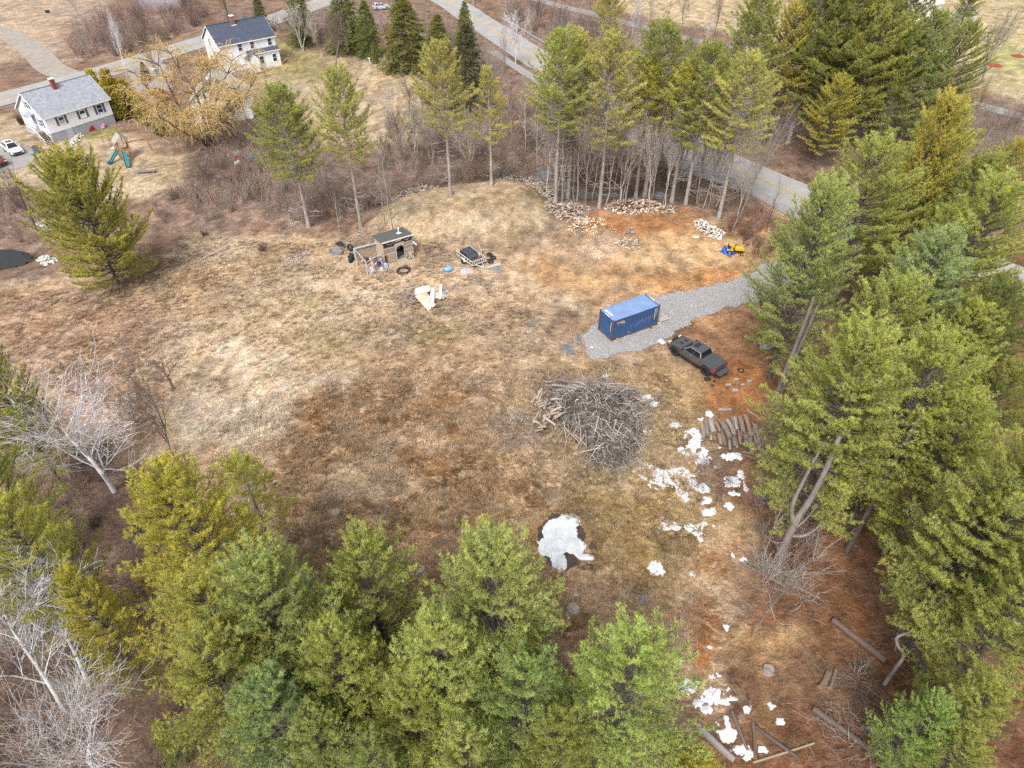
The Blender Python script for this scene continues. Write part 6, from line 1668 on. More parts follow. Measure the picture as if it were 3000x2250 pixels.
f_d = Vector((-.62, .784, 0)); l_d = Vector((-.784, -.62, 0))
tc0 = Vector((17.85, 53.25, 0)) - l_d * .98
truck = thing('pickup_truck', 'dark grey crew cab pickup with bed cover and lowered tailgate on the rust coloured soil', 'pickup truck', (tc0.x, tc0.y, h1(tc0.x, tc0.y) + .02), math.atan2(f_d.y, f_d.x))
FX, RX, WR = 1.95, -1.98, .49
prof = [(-3.05, .66), (-3.08, .9), (-3.05, 1.36), (-1.22, 1.38), (1.08, 1.36), (1.6, 1.36), (2.35, 1.30), (2.72, 1.20), (2.92, 1.0), (2.95, .72), (2.86, .56)] + arch(FX, .58, .56) + arch(RX, .58, .60)
MB().prism(prof, -.98, .98).build('body', M_PAINT, truck, bevel=.07, seg=3)
MB().box((1.75, 0, 1.375), (1.2, 1.15, .05), (0, .045, 0)).build('hood_bulge', M_PAINT, truck, bevel=.02)
MB().box((1.75, .32, 1.405), (.5, .22, .02), (0, .045, 0)).build('hood_vent', M_TRIM, truck)
MB().box((1.75, -.32, 1.405), (.5, .22, .02), (0, .045, 0)).build('hood_vent', M_TRIM, truck)
cb_ = [(1.18, .93, 1.34), (-1.22, .93, 1.36), (-1.22, -.93, 1.36), (1.18, -.93, 1.34)]
ct_ = [(.38, .74, 2.0), (-.98, .74, 1.98), (-.98, -.74, 1.98), (.38, -.74, 2.0)]
cab = MB().add(cb_ + ct_, [(0, 1, 2, 3), (4, 7, 6, 5), (0, 4, 5, 1), (1, 5, 6, 2), (2, 6, 7, 3), (3, 7, 4, 0)]).build('cab', M_PAINT, truck, bevel=.06, seg=3)
pane('windshield', quadpane(cb_[3], cb_[0], ct_[0], ct_[3], .05, .95, .06, .93, (.64, 0, .77)), M_GLASS, cab)
pane('rear_window', quadpane(cb_[1], cb_[2], ct_[2], ct_[1], .08, .92, .12, .9, (-.93, 0, .36)), M_GLASS, cab)
for s_ in (1, -1):
    a, b, c, d = ((cb_[1], cb_[0], ct_[0], ct_[1]) if s_ > 0 else (cb_[3], cb_[2], ct_[2], ct_[3]))
    u = [(.08, .43), (.47, .86)] if s_ > 0 else [(.14, .53), (.57, .92)]
    for u0, u1 in u: pane('side_window', quadpane(a, b, c, d, u0, u1, .10, .86, (0, s_ * .96, .28)), M_GLASS, cab)
    MB().path([(.98, s_ * .905, 1.44), (.40, s_ * .765, 1.95), (-.95, s_ * .765, 1.935), (-1.16, s_ * .90, 1.5)], .018, 6).build('window_glint', mat('glint_strip', (.75, .75, .78), None, 3, .25, metal=.5), cab)  # pale strip put in for the bright reflection along the window tops
    MB().box((1.02, s_ * 1.07, 1.46), (.12, .26, .20)).build('wing_mirror', M_TRIM, truck, bevel=.03)
    for x_ in (.02, -1.02): MB().box((x_, s_ * .992, 1.20), (.2, .03, .05)).build('door_handle', mat('chrome_handle', (.5, .5, .5), None, 3, .3, metal=.8), truck)
    for x_ in (1.12, .06, -1.14): MB().box((x_, s_ * .982, .98), (.014, .012, .68)).build('door_seam', M_TRIM, truck)
    MB().box((0, s_ * .97, .52), (2.5, .16, .10)).build('side_step', M_TRIM, truck, bevel=.02)
    for cx_ in (FX, RX):
        mb = MB(); pts = [(cx_ + math.cos(t) * .60, s_ * 1.0, .45 + math.sin(t) * .60) for t in np.linspace(.1, PI - .1, 10)]
        for i in range(9):
            a = Vector(pts[i]); b = Vector(pts[i + 1]); m_ = (a + b) / 2
            mb.box(m_, ((b - a).length + .03, .14, .075), (0, -math.atan2((b - a).z, (b - a).x), 0))
        mb.build('fender_flare', M_TRIM, truck)
    MB().box((2.88, s_ * .74, 1.06), (.14, .40, .24)).build('headlight', mat('headlight', (.62, .60, .56), None, 3, .15, spec=.6), truck, bevel=.03)
    MB().box((2.70, s_ * .975, 1.10), (.16, .03, .08)).build('side_marker', mat('amber_lens', (.7, .22, .03), None, 3, .3), truck)
    MB().box((-2.98, s_ * .90, 1.12), (.24, .19, .34)).build('tail_light', mat('red_lens', (.50, .008, .02), (.4, .006, .015), 3, .2, spec=.6), truck, bevel=.02)
    for i, x_ in enumerate((-2.55, -2.66, -2.76)): MB().box((x_, s_ * .992, 1.22), (.06, .012, .03), (0, .5, 0)).build('red_bed_decal', mat('decal_red', (.4, .03, .06), None, 3, .5), truck)
    wheel(truck, FX, s_ * .90, WR, WR, .32, s_); wheel(truck, RX, s_ * .90, WR, WR, .32, s_)
MB().box((.05, 0, 2.005), (.48, .80, .02)).build('sunroof', M_GLASS, truck, bevel=.01)
M_COVER = mat('bed_cover', (.075, .083, .092), (.062, .07, .078), 3, .5, .05)
for i in range(4): MB().box((-1.47 - i * .455, 0, 1.405), (.437, 1.78, .05)).build('bed_cover_panel', M_COVER, truck, bevel=.012)
MB().box((-3.02, 0, 1.02), (.05, 1.56, .62)).build('bed_opening', mat('bed_opening_black', (.012, .012, .013), None, 3, .9), truck)  # near-black panel across the open end of the bed
MB().box((-3.38, 0, .80), (.56, 1.62, .08), (0, -.06, 0)).build('tailgate', M_COVER, truck, bevel=.02)
MB().box((-3.16, 0, .60), (.22, 1.8, .16)).build('rear_bumper', M_TRIM, truck, bevel=.03)
MB().box((2.98, 0, .70), (.16, 1.86, .30)).build('front_bumper', M_TRIM, truck, bevel=.04)
MB().box((2.93, 0, 1.02), (.08, 1.06, .30)).build('grille', M_TRIM, truck, bevel=.02)
MB().prism([(-2.9, .45), (2.7, .45), (2.7, .75), (-2.9, .75)], -.7, .7).build('underbody', mat('underbody', (.02, .02, .02), None, 3, .9), truck)
for (u, v, s_, lb, c) in [(2072, 1113, .34, 'black tool bag on the soil below the rear wheel of the pickup', (.04, .04, .045)), (2087, 1131, .2, 'small dark tool case behind the pickup', (.07, .065, .06)), (2093, 1119, .16, 'small black scrap under the tailgate', (.04, .035, .03))]:
    mb = MB(); mb.box((0, 0, .12 * s_ / .2), (s_ * 1.8, s_ * 1.2, s_ * .9), (0, 0, .3), (.8, .7)); mb.box((s_ * .3, 0, s_ * .9), (s_ * .9, .05, .06), (0, .3, .3)); mb.box((-s_ * .6, .1, s_ * .55), (s_ * .5, s_ * .6, .05), (.3, 0, .6))
    t = mb.build('tool_bag', mat('bag_' + str(int(s_ * 100)), c, None, 6, .8, .3), None, bevel=.02); t.location = G(u, v); tag(t, lb, 'tool bag')
for k, (u, v, r_) in enumerate([(2134, 1128, .30), (2157, 1112, .26), (2176, 1128, .22), (2155, 1144, .34), (2196, 1118, .24)]):
    mb = MB(); n = 9; V = []
    for zz, q in ((.0, 1.1), (.07, .95)):
        V += [(math.cos(2 * PI * j / n) * r_ * q * rnd.uniform(.75, 1.1), math.sin(2 * PI * j / n) * r_ * q * .7 * rnd.uniform(.75, 1.1), zz) for j in range(n)]
    mb.add(V, [(j, (j + 1) % n, n + (j + 1) % n, n + j) for j in range(n)] + [tuple(range(n, 2 * n))])
    t = mb.build('flat_stone', mat('slate_stone', (.34, .35, .36), (.25, .255, .26), 5, .8, .2), None); t.location = Vector(G(u, v)) + Vector((0, 0, .03))
    tag(t, ['flat grey stone nearest the tailgate of the pickup', 'flat grey stone right of the nearest one behind the pickup', 'small flat stone at the right of the stones behind the pickup', 'largest flat stone, lowest of those behind the pickup', 'flat stone at the upper right of those behind the pickup'][k], 'stone', 'flat stones on the rust coloured soil')
t = MB().ring((0, 0, .06), .28, .07, n=20, m=8, flat=.8).build('old_tyre', M_RUB, None, True); t.location = G(2170, 1086); tag(t, 'half buried tyre on the soil behind the pickup', 'tyre')

# ------------------------------------------------------------------ trailer with a pickup cap on it
M_GALV = mat('galvanised_rail', (.66, .65, .62), (.48, .47, .45), 5, .55, metal=.1)
tn = Vector((-4.77, 71.59, 0)); tr_ = thing('utility_trailer', 'open utility trailer with pale railings carrying a black pickup cap', 'trailer', (tn.x, tn.y, h1(-5, 73)), R(37.5))
TW, TL, BZ, RZ = 1.95, 3.35, .50, 1.02
MB().box((TW / 2, TL / 2, BZ), (TW - .06, TL - .06, .05)).build('deck', mat('trailer_deck', (.16, .12, .09), (.10, .075, .06), 4, .9), tr_)
for z_ in (BZ, RZ):
    for a, b in (((0, 0), (TW, 0)), ((0, 0), (0, TL)), ((TW, 0), (TW, TL))):
        MB().box(((a[0] + b[0]) / 2, (a[1] + b[1]) / 2, z_), (abs(b[0] - a[0]) + .07, abs(b[1] - a[1]) + .07, .07)).build('rail', M_GALV, tr_)
for k in range(7):
    MB().box((0, TL * k / 6, (BZ + RZ) / 2), (.062, .062, RZ - BZ)).build('upright', M_GALV, tr_); MB().box((TW, TL * k / 6, (BZ + RZ) / 2), (.062, .062, RZ - BZ)).build('upright', M_GALV, tr_)
for k in range(1, 6): MB().box((TW * k / 6, 0, (BZ + RZ) / 2), (.05, .062, RZ - BZ)).build('upright', M_GALV, tr_)
for x_, s_ in ((-.16, -1), (TW + .16, 1)):
    w_ = wheel(tr_, 0, 0, 0, .33, .2, 1, M_RIM); w_.location = (x_, TL * .56, .33); w_.rotation_euler = (0, 0, -s_ * PI / 2)
    mb = MB(); pts = [(x_, TL * .56 + math.cos(t) * .44, .33 + math.sin(t) * .42) for t in np.linspace(.25, PI - .25, 7)]
    for i in range(6):
        a, b = Vector(pts[i]), Vector(pts[i + 1]); mb.box((a + b) / 2, (.26, (b - a).length + .03, .03), (math.atan2((b - a).z, (b - a).y), 0, 0))
    mb.build('mudguard', M_GALV, tr_)
MB().path([(TW * .25, 0, .45), (TW / 2, -.95, .4), (TW * .75, 0, .45)], .04, 6).build('drawbar', M_GALV, tr_)
MB().tube((TW / 2, -.8, .0), (TW / 2, -.8, .55), .03).build('jack', M_GALV, tr_)
cap = thing('truck_cap', 'black fibreglass pickup cap sitting in the trailer', 'truck cap', (tn.x, tn.y, h1(-5, 73)), R(37.5))
b4 = [(.12, 1.15, .56), (TW - .12, 1.15, .56), (TW - .12, 3.25, .56), (.12, 3.25, .56)]; t4 = [(.32, 1.42, 1.28), (TW - .32, 1.42, 1.28), (TW - .32, 3.0, 1.30), (.32, 3.0, 1.30)]
shell = MB().add(b4 + t4, [(0, 1, 2, 3), (4, 7, 6, 5), (0, 4, 5, 1), (1, 5, 6, 2), (2, 6, 7, 3), (3, 7, 4, 0)]).build('cap_shell', mat('cap_gelcoat', (.045, .052, .062), (.03, .035, .042), 2, .25, spec=.5), cap, bevel=.08, seg=3)
pane('cap_window', quadpane(b4[0], b4[1], t4[1], t4[0], .12, .88, .22, .85, (0, -.94, .33), .02), mat('cap_glass', (.10, .12, .14), (.05, .06, .07), 2, .08, spec=.7), cap)
for a, b, c, d, o_ in ((b4[3], b4[0], t4[0], t4[3], (-.96, 0, .27)), (b4[1], b4[2], t4[2], t4[1], (.96, 0, .27))):
    for u0, u1 in ((.1, .45), (.52, .9)): pane('cap_window', quadpane(a, b, c, d, u0, u1, .35, .82, o_, .02), M_GLASS, cap)
for s_ in (.35, 1.0, 1.6): MB().box((s_, 2.2, 1.315), (.04, 1.5, .03)).build('roof_rib', mat('cap_rib', (.16, .17, .19), None, 3, .3), cap)
t = MB().box((.35, .2, .18), (.7, .45, .36), (0, 0, .3), (.8, .8)).box((0, -.2, .1), (.5, .3, .2), (0, 0, .8)).build('cargo_bundle', mat('red_cargo', (.25, .10, .09), (.10, .06, .05), 8, .9), None, bevel=.04)
t.location = Vector((tn.x, tn.y, h1(-5, 73) + .52)) + Matrix.Rotation(R(37.5), 3, 'Z') @ Vector((1.25, .55, 0)); t.rotation_euler = (0, 0, R(37)); tag(t, 'dark red bundle in the front of the trailer', 'bundle')
for k, (u, v) in enumerate([(1434, 748), (1444, 757), (1437, 768)]):
    t = MB().ring((0, 0, .13), .27, .13, n=22, m=9, flat=.95).build('tyre', M_RUB, None, True); t.location = G(u, v); t.rotation_euler = (.1 * k, .12, 0)
    tag(t, 'black tyre behind the trailer, ' + ['topmost of three', 'middle of three', 'lowest of three'][k], 'tyre', 'tyres behind the trailer')
bx, by, bz = G(1314, 795)
br = thing('barrel', 'light blue plastic barrel lying on its side left of the trailer', 'barrel', (bx, by, bz), R(18))
mb = MB(); prof_ = [(-.46, .0), (-.46, .24), (-.40, .29), (-.15, .295), (-.13, .305), (.13, .305), (.15, .295), (.40, .29), (.46, .24), (.46, .0)]
n = 20; V = []
for x_, r_ in prof_: V += [(x_, math.cos(2 * PI * j / n) * r_, .3 + math.sin(2 * PI * j / n) * r_) for j in range(n)]
mb.add(V, [(i * n + j, i * n + (j + 1) % n, (i + 1) * n + (j + 1) % n, (i + 1) * n + j) for i in range(len(prof_) - 1) for j in range(n)])
mb.build('drum', mat('blue_plastic', (.16, .40, .68), (.13, .35, .62), 3, .4), br, True)
for y_ in (-.1, .12): MB().tube((.455, y_, .36), (.475, y_, .36), .035, .035, 10).build('bung', mat('barrel_bung', (.5, .6, .7), None, 3, .5), br)
def crumple(name, label, cat, u, v, sx, sy, h, m, seed, n=12):
    rs = np.random.RandomState(seed); V = []; F = []
    for i in range(n + 1):
        for j in range(n + 1):
            a, b = i / n * 2 - 1, j / n * 2 - 1; r_ = max(0, 1 - a * a * .9 - b * b * .9)
            V.append((a * sx / 2 * rs.uniform(.85, 1.1), b * sy / 2 * rs.uniform(.85, 1.1), .03 + h * r_ * rs.uniform(.3, 1.0)))
    F = [(i * (n + 1) + j, (i + 1) * (n + 1) + j, (i + 1) * (n + 1) + j + 1, i * (n + 1) + j + 1) for i in range(n) for j in range(n)]
    mb = MB().add(V, F); t = mb.build(name, m, None); t.location = G(u, v); t.rotation_euler = (0, 0, rs.uniform(0, 3)); return tag(t, label, cat)
crumple('plastic_sheet', 'crumpled grey white plastic sheet in front of the trailer', 'plastic sheet', 1362, 795, 1.0, 1.0, .4, mat('grey_plastic', (.55, .56, .64), (.30, .31, .42), 6, .4), 3)
crumple('net_heap', 'grey green netting heap right of the trailer drawbar', 'netting', 1452, 788, 2.3, .8, .25, mat('net_green', (.22, .25, .235), (.12, .14, .13), 9, .9), 4)
lb_ = thing('lumber_bundle', 'bundle of grey boards lying right of the trailer', 'lumber', G(1445, 781), R(27))
for k in range(7): MB().box((0, -.28 + .14 * (k % 4), .10 + .09 * (k // 4)), (1.9, .13, .07), (0, 0, rnd.uniform(-.03, .03))).build('board', mat('grey_boards', (.46, .46, .46), (.32, .32, .32), 4, .85) if k not in (3, 6) else MATS['fresh_board'], lb_)
pl = thing('long_pole', 'pale leaning pole with a bent head behind the trailer', 'pole', G(1414, 766)); MB().path([(0, 0, .1), (-.15, .7, .9), (-.45, 1.3, 1.5), (-.6, 1.6, 1.6)], .045, 6).build('pole_shaft', mat('weathered_pole', (.52, .42, .30), (.42, .33, .24), 4, .85), pl)

# ------------------------------------------------------------------ pallet shed and its clutter
M_PAL = mat('pallet_wood', (.50, .43, .345), (.36, .30, .235), 4, .9, .2, stretch=(.3, 1, 1)); M_PLY = mat('plywood', (.50, .415, .31), (.40, .32, .235), 2, .85, .1)
M_PANEL = mat('weathered_panel', (.42, .34, .265), (.28, .215, .165), 2.2, .9, .15); M_INSHADE = mat('interior_shade', (.05, .045, .04), None, 3, .95)  # near-black sheets: painted shade behind the slats and in the gable gap
sx0, sy0 = -15.5, 72.6; sz0 = h1(-14, 75)
shed = thing('pallet_shed', 'shed built of pallets and boards with a dark flat roof and white flue', 'shed', (sx0, sy0, sz0), R(31.8))
SL, SDp = 3.85, 2.75
MB().prism([(-.15, 3.02), (SDp + .2, 2.62), (SDp + .2, 2.70), (-.15, 3.10)], -.2, SL + .15, 'x').build('roof', mat('rolled_roofing', (.105, .108, .103), (.08, .083, .08), 2, .9, .1), shed)
MB().box((SL / 2, -.17, 3.07), (SL + .4, .03, .14)).build('roof_fascia', MATS['white_paint'], shed)
fl = MB().tube((2.75, 1.4, 2.8), (2.75, 1.4, 3.55), .07, .07, 10).build('flue_pipe', MATS['white_paint'], shed)
MB().tube((2.75, 1.4, 3.56), (2.75, 1.4, 3.66), .14, .10, 10).build('flue_cap', MATS['white_paint'], fl); MB().box((2.75, 1.4, 2.92), (.55, .5, .03), (-.14, 0, 0)).build('flashing', MATS['white_paint'], fl)
MB().box((0, SDp / 2, 1.32), (.05, SDp, 2.6)).build('side_wall', M_PLY, shed); MB().box((SL, SDp / 2, 1.3), (.05, SDp, 2.55)).build('side_wall', M_PANEL, shed); MB().box((SL / 2, SDp, 1.25), (SL, .05, 2.5)).build('back_wall', M_PANEL, shed)
MB().box((SL / 2, SDp / 2, .1), (SL - .1, SDp - .1, .1)).build('floor', mat('shed_floor', (.26, .255, .22), None, 2, .9), shed)
MB().box((SL / 2, .06, 2.72), (SL - .1, .05, .45)).build('gable_shade_panel', M_INSHADE, shed)
for x_, a in ((.55, .6), (1.3, -.6), (2.9, .6), (3.4, -.55)): MB().box((x_, .0, 2.72), (.75, .05, .07), (0, a, 0)).build('brace', M_PAL, shed)
MB().box((2.0, -.03, 2.78), (.9, .05, .09), (0, -.05, 0)).build('brace', MATS['white_paint'], shed)
MB().box((.72, .05, 2.05), (1.38, .03, .2)).build('front_board', M_PAL, shed)
for k in range(11): MB().box((.12 + k * .125, .0, 1.72), (.07, .03, .62)).build('slat', M_PAL, shed)
for z_ in (2.08, 1.38): MB().box((.72, -.02, z_), (1.42, .04, .12)).build('slat_rail', M_PAL, shed)
MB().box((.72, .08, 1.3), (1.38, .02, 2.3)).build('gap_shade_panel', M_INSHADE, shed)
for k in range(8): MB().box((.85, -.05, .25 + k * .145), (1.15, .03, .09)).build('slat', M_PAL, shed)
MB().box((.25, -.09, .75), (.2, .02, .75)).build('rusty_saw', M_RUSTR, shed)
MB().prism([(1.45, .15), (1.62, .15), (1.62, 1.75), (1.75, 1.98), (2.0, 2.05), (2.35, 2.05), (2.55, 1.98), (2.62, 1.75), (2.62, .15), (2.72, .15), (2.72, 2.48), (1.45, 2.48)], -.06, .0).build('door_surround', M_PLY, shed)
MB().box((2.30, 1.35, 1.35), (.5, .5, .75)).build('chair_back', mat('grey_chair', (.18, .20, .19), None, 3, .7), shed); MB().box((2.25, 1.0, .55), (.55, .6, .12)).build('chair_seat', MATS['grey_chair'], shed)
for k in range(6): MB().box((2.86 + k * .17, .0, 1.82), (.09, .03, .95)).build('slat', M_PAL, shed)
for z_ in (2.28, 1.85, 1.36): MB().box((3.28, -.02, z_), (1.05, .04, .1)).build('slat_rail', M_PAL, shed)
MB().box((3.28, .08, 1.3), (1.1, .02, 2.3)).build('gap_shade_panel', M_INSHADE, shed)
for k in range(7): MB().box((3.3, -.05, .3 + k * .155), (1.1, .03, .10)).build('slat', M_PAL, shed)
MB().box((3.98, -.25, 1.95), (.05, .75, .22), (.25, 0, .3)).build('loose_white_board', MATS['white_paint'], shed)
ramp = thing('pallet_ramp', 'slatted pallet step in front of the shed doorway', 'pallet', (sx0, sy0, sz0), R(31.8))
for k in range(5): MB().box((2.15, -.15 - k * .2, .2 - k * .03), (1.25, .16, .03)).build('slat', M_PAL, ramp)
for k in (1.6, 2.15, 2.7): MB().box((k, -.55, .1), (.08, 1.0, .14)).build('stringer', M_PAL, ramp)
scr = thing('scrap_lumber', 'leaning scrap boards at the right front corner of the shed', 'lumber', (sx0, sy0, sz0), R(31.8))
for k in range(9): MB().box((3.5 + rnd.uniform(-.3, .5), -.35 + rnd.uniform(-.25, .2), .35 + rnd.uniform(0, .3)), (.07, .06, rnd.uniform(.7, 1.2)), (rnd.uniform(-.9, .9), rnd.uniform(-.9, .9), 0)).build('board', M_PAL, scr)
# open annexe on the left
ann = thing('shed_annexe', 'open framed annexe with a tarpaulin edge left of the pallet shed', 'lean-to', (sx0, sy0, sz0), R(31.8))
MB().box((-1.45, 2.55, 1.0), (2.7, .06, 1.55)).build('back_panel', M_PANEL, ann); MB().box((-1.45, 2.45, 1.86), (2.9, .28, .10), (0, .03, 0)).build('top_sheet', mat('grey_tarp', (.44, .44, .46), (.32, .32, .34), 4, .7), ann)
for p0, p1 in [((-2.85, 2.45, 1.9), (-2.6, -.55, 1.45)), ((-2.6, -.55, 1.45), (-2.75, -1.0, 0)), ((-2.85, 2.45, 1.9), (-3.1, 1.4, 0)), ((-2.5, .1, 1.5), (-2.35, -.9, 0))]:
    MB().path([p0, ((Vector(p0) + Vector(p1)) / 2 + Vector((0, 0, .12))), p1], .07, 7).build('tarp_roll', MATS['grey_tarp'], ann)
MB().path([(-2.5, -.1, 1.15), (-.1, .4, 1.45)], .06, 6).build('cross_pole', M_PAL, ann)
MB().path([(-1.75, .1, 1.75), (-1.65, -.9, 0)], .04, 6).build('prop_pole', MATS['weathered_pole'], ann); MB().path([(-.45, .5, 1.3), (-.2, -.5, 0)], .04, 6).build('prop_pole', MATS['weathered_pole'], ann)
M_BFRAME = mat('blue_frame', (.035, .06, .33), (.03, .05, .26), 3, .5)
bf = thing('blue_metal_frame', 'blue tubular metal frame standing in the annexe left of the shed', 'metal frame', (sx0, sy0, sz0), R(31.8))
for a, b in [((-1.55, -.75, .05), (-1.45, .25, 1.15)), ((-.35, -.75, .05), (-.3, .25, 1.15)), ((-1.45, .25, 1.15), (-.3, .25, 1.15)), ((-1.55, -.75, .05), (-.35, -.75, .05)), ((-.95, -.75, .05), (-.87, .25, 1.15)), ((-1.5, -.4, .45), (-.35, -.4, .45)), ((-1.48, -.1, .8), (-.32, -.1, .8)), ((-1.55, -.75, .05), (-1.55, .3, .05)), ((-.35, -.75, .05), (-.35, .3, .05))]:
    MB().tube(a, b, .045, None, 6).build('tube', M_BFRAME, bf)
for k, (lx, ly, s_, c, lb) in enumerate([(-2.0, -.45, .5, (.62, .60, .66), 'white and pink bag beside the blue frame'), (-.9, -1.0, .4, (.72, .72, .72), 'white plastic jug in front of the blue frame'), (-.2, -.65, .55, (.40, .50, .68), 'light blue crate at the shed corner'), (-1.9, -.75, .35, (.70, .66, .60), 'white bucket at the corner of the annexe'), (-.8, .1, .55, (.05, .05, .05), 'black bag inside the blue frame'), (-1.8, 1.6, .7, (.10, .08, .07), 'dark clutter heap inside the annexe'), (-.8, 1.5, .7, (.30, .24, .19), 'brown boxes inside the annexe'), (-2.2, -1.1, .4, (.42, .44, .50), 'grey bin at the foot of the tarpaulin roll')]):
    mb = MB().box((0, 0, s_ * .45), (s_, s_ * .8, s_ * .9), (0, 0, rnd.uniform(0, 2)), (.75, .8)).box((s_ * .1, 0, s_ * .95), (s_ * .4, s_ * .35, s_ * .2), (.2, .2, .3), (.7, .7))
    t = mb.build('bag' if 'bag' in lb else 'container_box', mat('clutter%d' % k, c, tuple(q * .6 for q in c), 7, .7), None, bevel=.05)
    q = Matrix.Rotation(R(31.8), 3, 'Z') @ Vector((lx, ly, 0)); t.location = (sx0 + q.x, sy0 + q.y, h1(sx0 + q.x, sy0 + q.y) + .02); tag(t, lb, 'bag' if 'bag' in lb else 'clutter')
    t.name = {0: 'bag', 1: 'plastic_jug', 2: 'crate', 3: 'bucket', 4: 'bag', 5: 'clutter_heap', 6: 'cardboard_boxes', 7: 'bin'}[k]
x, y, z = G(1028, 768)
t = thing('dark_bins', 'pair of black green bins left of the annexe', 'bin', (x, y, z))
for dy, hh in ((0, .75), (.65, .7)): MB().tube((0, dy, 0), (.02, dy, hh), .26, .30, 14).build('bin_tub', mat('black_green_plastic', (.02, .035, .032), None, 4, .4), t, True); MB().tube((.02, dy, hh), (.02, dy, hh + .05), .32, .3, 14).build('bin_lid', MATS['black_green_plastic'], t)
t = MB().ring((0, 0, 0), .36, .13, 'x', 20, 8).build('large_tyre', M_RUB, None, True); x, y, z = G(1027, 735); t.location = (x, y, z + .45); t.rotation_euler = (0, .35, .9); tag(t, 'tyre leaning at the back corner of the annexe', 'tyre')
tb = thing('metal_tub', 'shallow grey oval tub left of the annexe', 'tub', G(985, 742), R(-18))
mb = MB(); n = 20; V = []
for s_, zz in ((.85, 0), (1.0, .38), (.95, .40), (.80, .12), (0.01, .10)): V += [(math.cos(2 * PI * j / n) * .95 * s_, math.sin(2 * PI * j / n) * .62 * s_, zz) for j in range(n)]
mb.add(V, [(i * n + j, i * n + (j + 1) % n, (i + 1) * n + (j + 1) % n, (i + 1) * n + j) for i in range(4) for j in range(n)]).build('tub_shell', mat('tub_grey', (.20, .21, .225), (.13, .135, .15), 2, .5), tb, True)
crumple('black_tarp', 'crumpled black tarpaulin behind the grey tub', 'tarpaulin', 1000, 718, 1.9, .9, .3, mat('black_tarp', (.03, .03, .03), (.02, .02, .02), 6, .6), 8)
hose = thing('hose_coil', 'coil of black pipe lying in front of the shed', 'pipe coil', G(1181, 797))
for k, (R_, dx, dy) in enumerate([(.72, 0, 0), (.70, .05, .06), (.74, -.04, .1), (.68, .12, .12)]): MB().ring((dx, dy, .06 + .07 * k), R_, .04, n=30, m=6).build('coil', mat('black_pipe', (.03, .03, .034), None, 3, .45), hose, True)
MB().path([(-.7, -.15, .06), (-1.1, -.1, .06), (-1.35, .1, .06)], .04, 6).build('loose_end', MATS['black_pipe'], hose); MB().path([(.75, .2, .06), (.8, .8, .1), (.3, 1.3, .1), (-.1, 1.5, .06)], .04, 6).build('loose_end', MATS['black_pipe'], hose)

# ------------------------------------------------------------------ scrap pile of boards in the field
sp_o = Vector(G(1250, 885)); spl = thing('scrap_pile', 'pile of scrap wood with warped plywood sheet and white boards in the field', 'scrap pile', sp_o)
def sl(u, v, z): return Vector((*A(u, v, z + sp_o.z), z + sp_o.z)) - sp_o
def sheetp(name, pts, m, th=.03):
    q = [sl(*p_) for p_ in pts]; mb = MB(); n = len(q)
    mb.add([*q, *[p_ - Vector((0, 0, th)) for p_ in q]], [tuple(range(n)), tuple(range(2 * n - 1, n - 1, -1))] + [(i, n + i, n + (i + 1) % n, (i + 1) % n) for i in range(n)]); return mb.build(name, m, spl)
def cp(x, y): return 1140 + x / 11.06, 810 + y / 11.06
sheetp('plywood_sheet', [(*cp(840, 640), .85), (*cp(1000, 545), 1.0), (*cp(1210, 500), 1.0), (*cp(1330, 660), .9), (*cp(1310, 900), .55), (*cp(1380, 1035), .3), (*cp(1270, 1110), .12), (*cp(1060, 880), .45)], mat('warped_plywood', (.66, .58, .48), (.52, .30, .165), .7, .8, .1, contrast=(.42, .58)))
sheetp('white_panel', [(*cp(845, 400), .9), (*cp(1070, 320), 1.1), (*cp(1300, 290), 1.15), (*cp(1310, 475), 1.1), (*cp(1060, 520), 1.08), (*cp(830, 600), .9)], MATS['white_paint'])
for p_, m_ in [([(1340, 390), (1470, 390), (1450, 980), (1320, 970)], MATS['white_paint']), ([(1640, 260), (1720, 260), (1690, 720), (1600, 720)], mat('cream_board', (.72, .66, .54), None, 3, .8)), ([(1450, 850), (1530, 890), (1470, 960), (1430, 930)], M_PLY)]:
    sheetp('long_board', [(*cp(*q), .75 if i < 2 else .5) for i, q in enumerate(p_)], m_, .05)
rr = random.Random(5)
for k in range(12): sheetp('pallet_slat', [(*cp(1470, 700 + k * 16 - 180), .5 - .01 * k), (*cp(1760, 690 + k * 16 - 180), .5 - .01 * k), (*cp(1755, 704 + k * 16 - 180), .48 - .01 * k), (*cp(1468, 712 + k * 16 - 180), .48 - .01 * k)], MATS['grey_pallet_wood'])
for k in range(75):
    u, v = cp(rr.uniform(340, 900), rr.uniform(480, 960)); a = rr.uniform(0, 6.28); L = rr.uniform(.4, 1.3); c = sl(u, v, rr.uniform(.1, .65))
    MB().tube(c, c + Vector((math.cos(a) * L, math.sin(a) * L, rr.uniform(-.2, .25))), rr.uniform(.025, .07), None, 5).build('broken_branch', mat('dead_branch', (.36, .28, .22), (.22, .165, .13), 5, .95), spl)
for k in range(14):
    u, v = cp(rr.uniform(1700, 1860), rr.uniform(450, 700)); c = sl(u, v, rr.uniform(.15, .5)); MB().box(c, (.9, .09, .04), (rr.uniform(-.3, .3), rr.uniform(-.3, .3), rr.uniform(0, 3))).build('loose_slat', MATS['grey_pallet_wood'], spl)
c = sl(*cp(400, 850), .12); MB().box(c, (1.5, .10, .09), (0, 0, -.75)).build('loose_post', MATS['grey_pallet_wood'], spl)
t = MB().box((0, 0, .05), (.9, .09, .04), (0, 0, 1.1)).build('loose_lath', MATS['grey_pallet_wood'], None); t.location = G(1164, 903); tag(t, 'small grey lath on the grass left of the scrap pile', 'board')
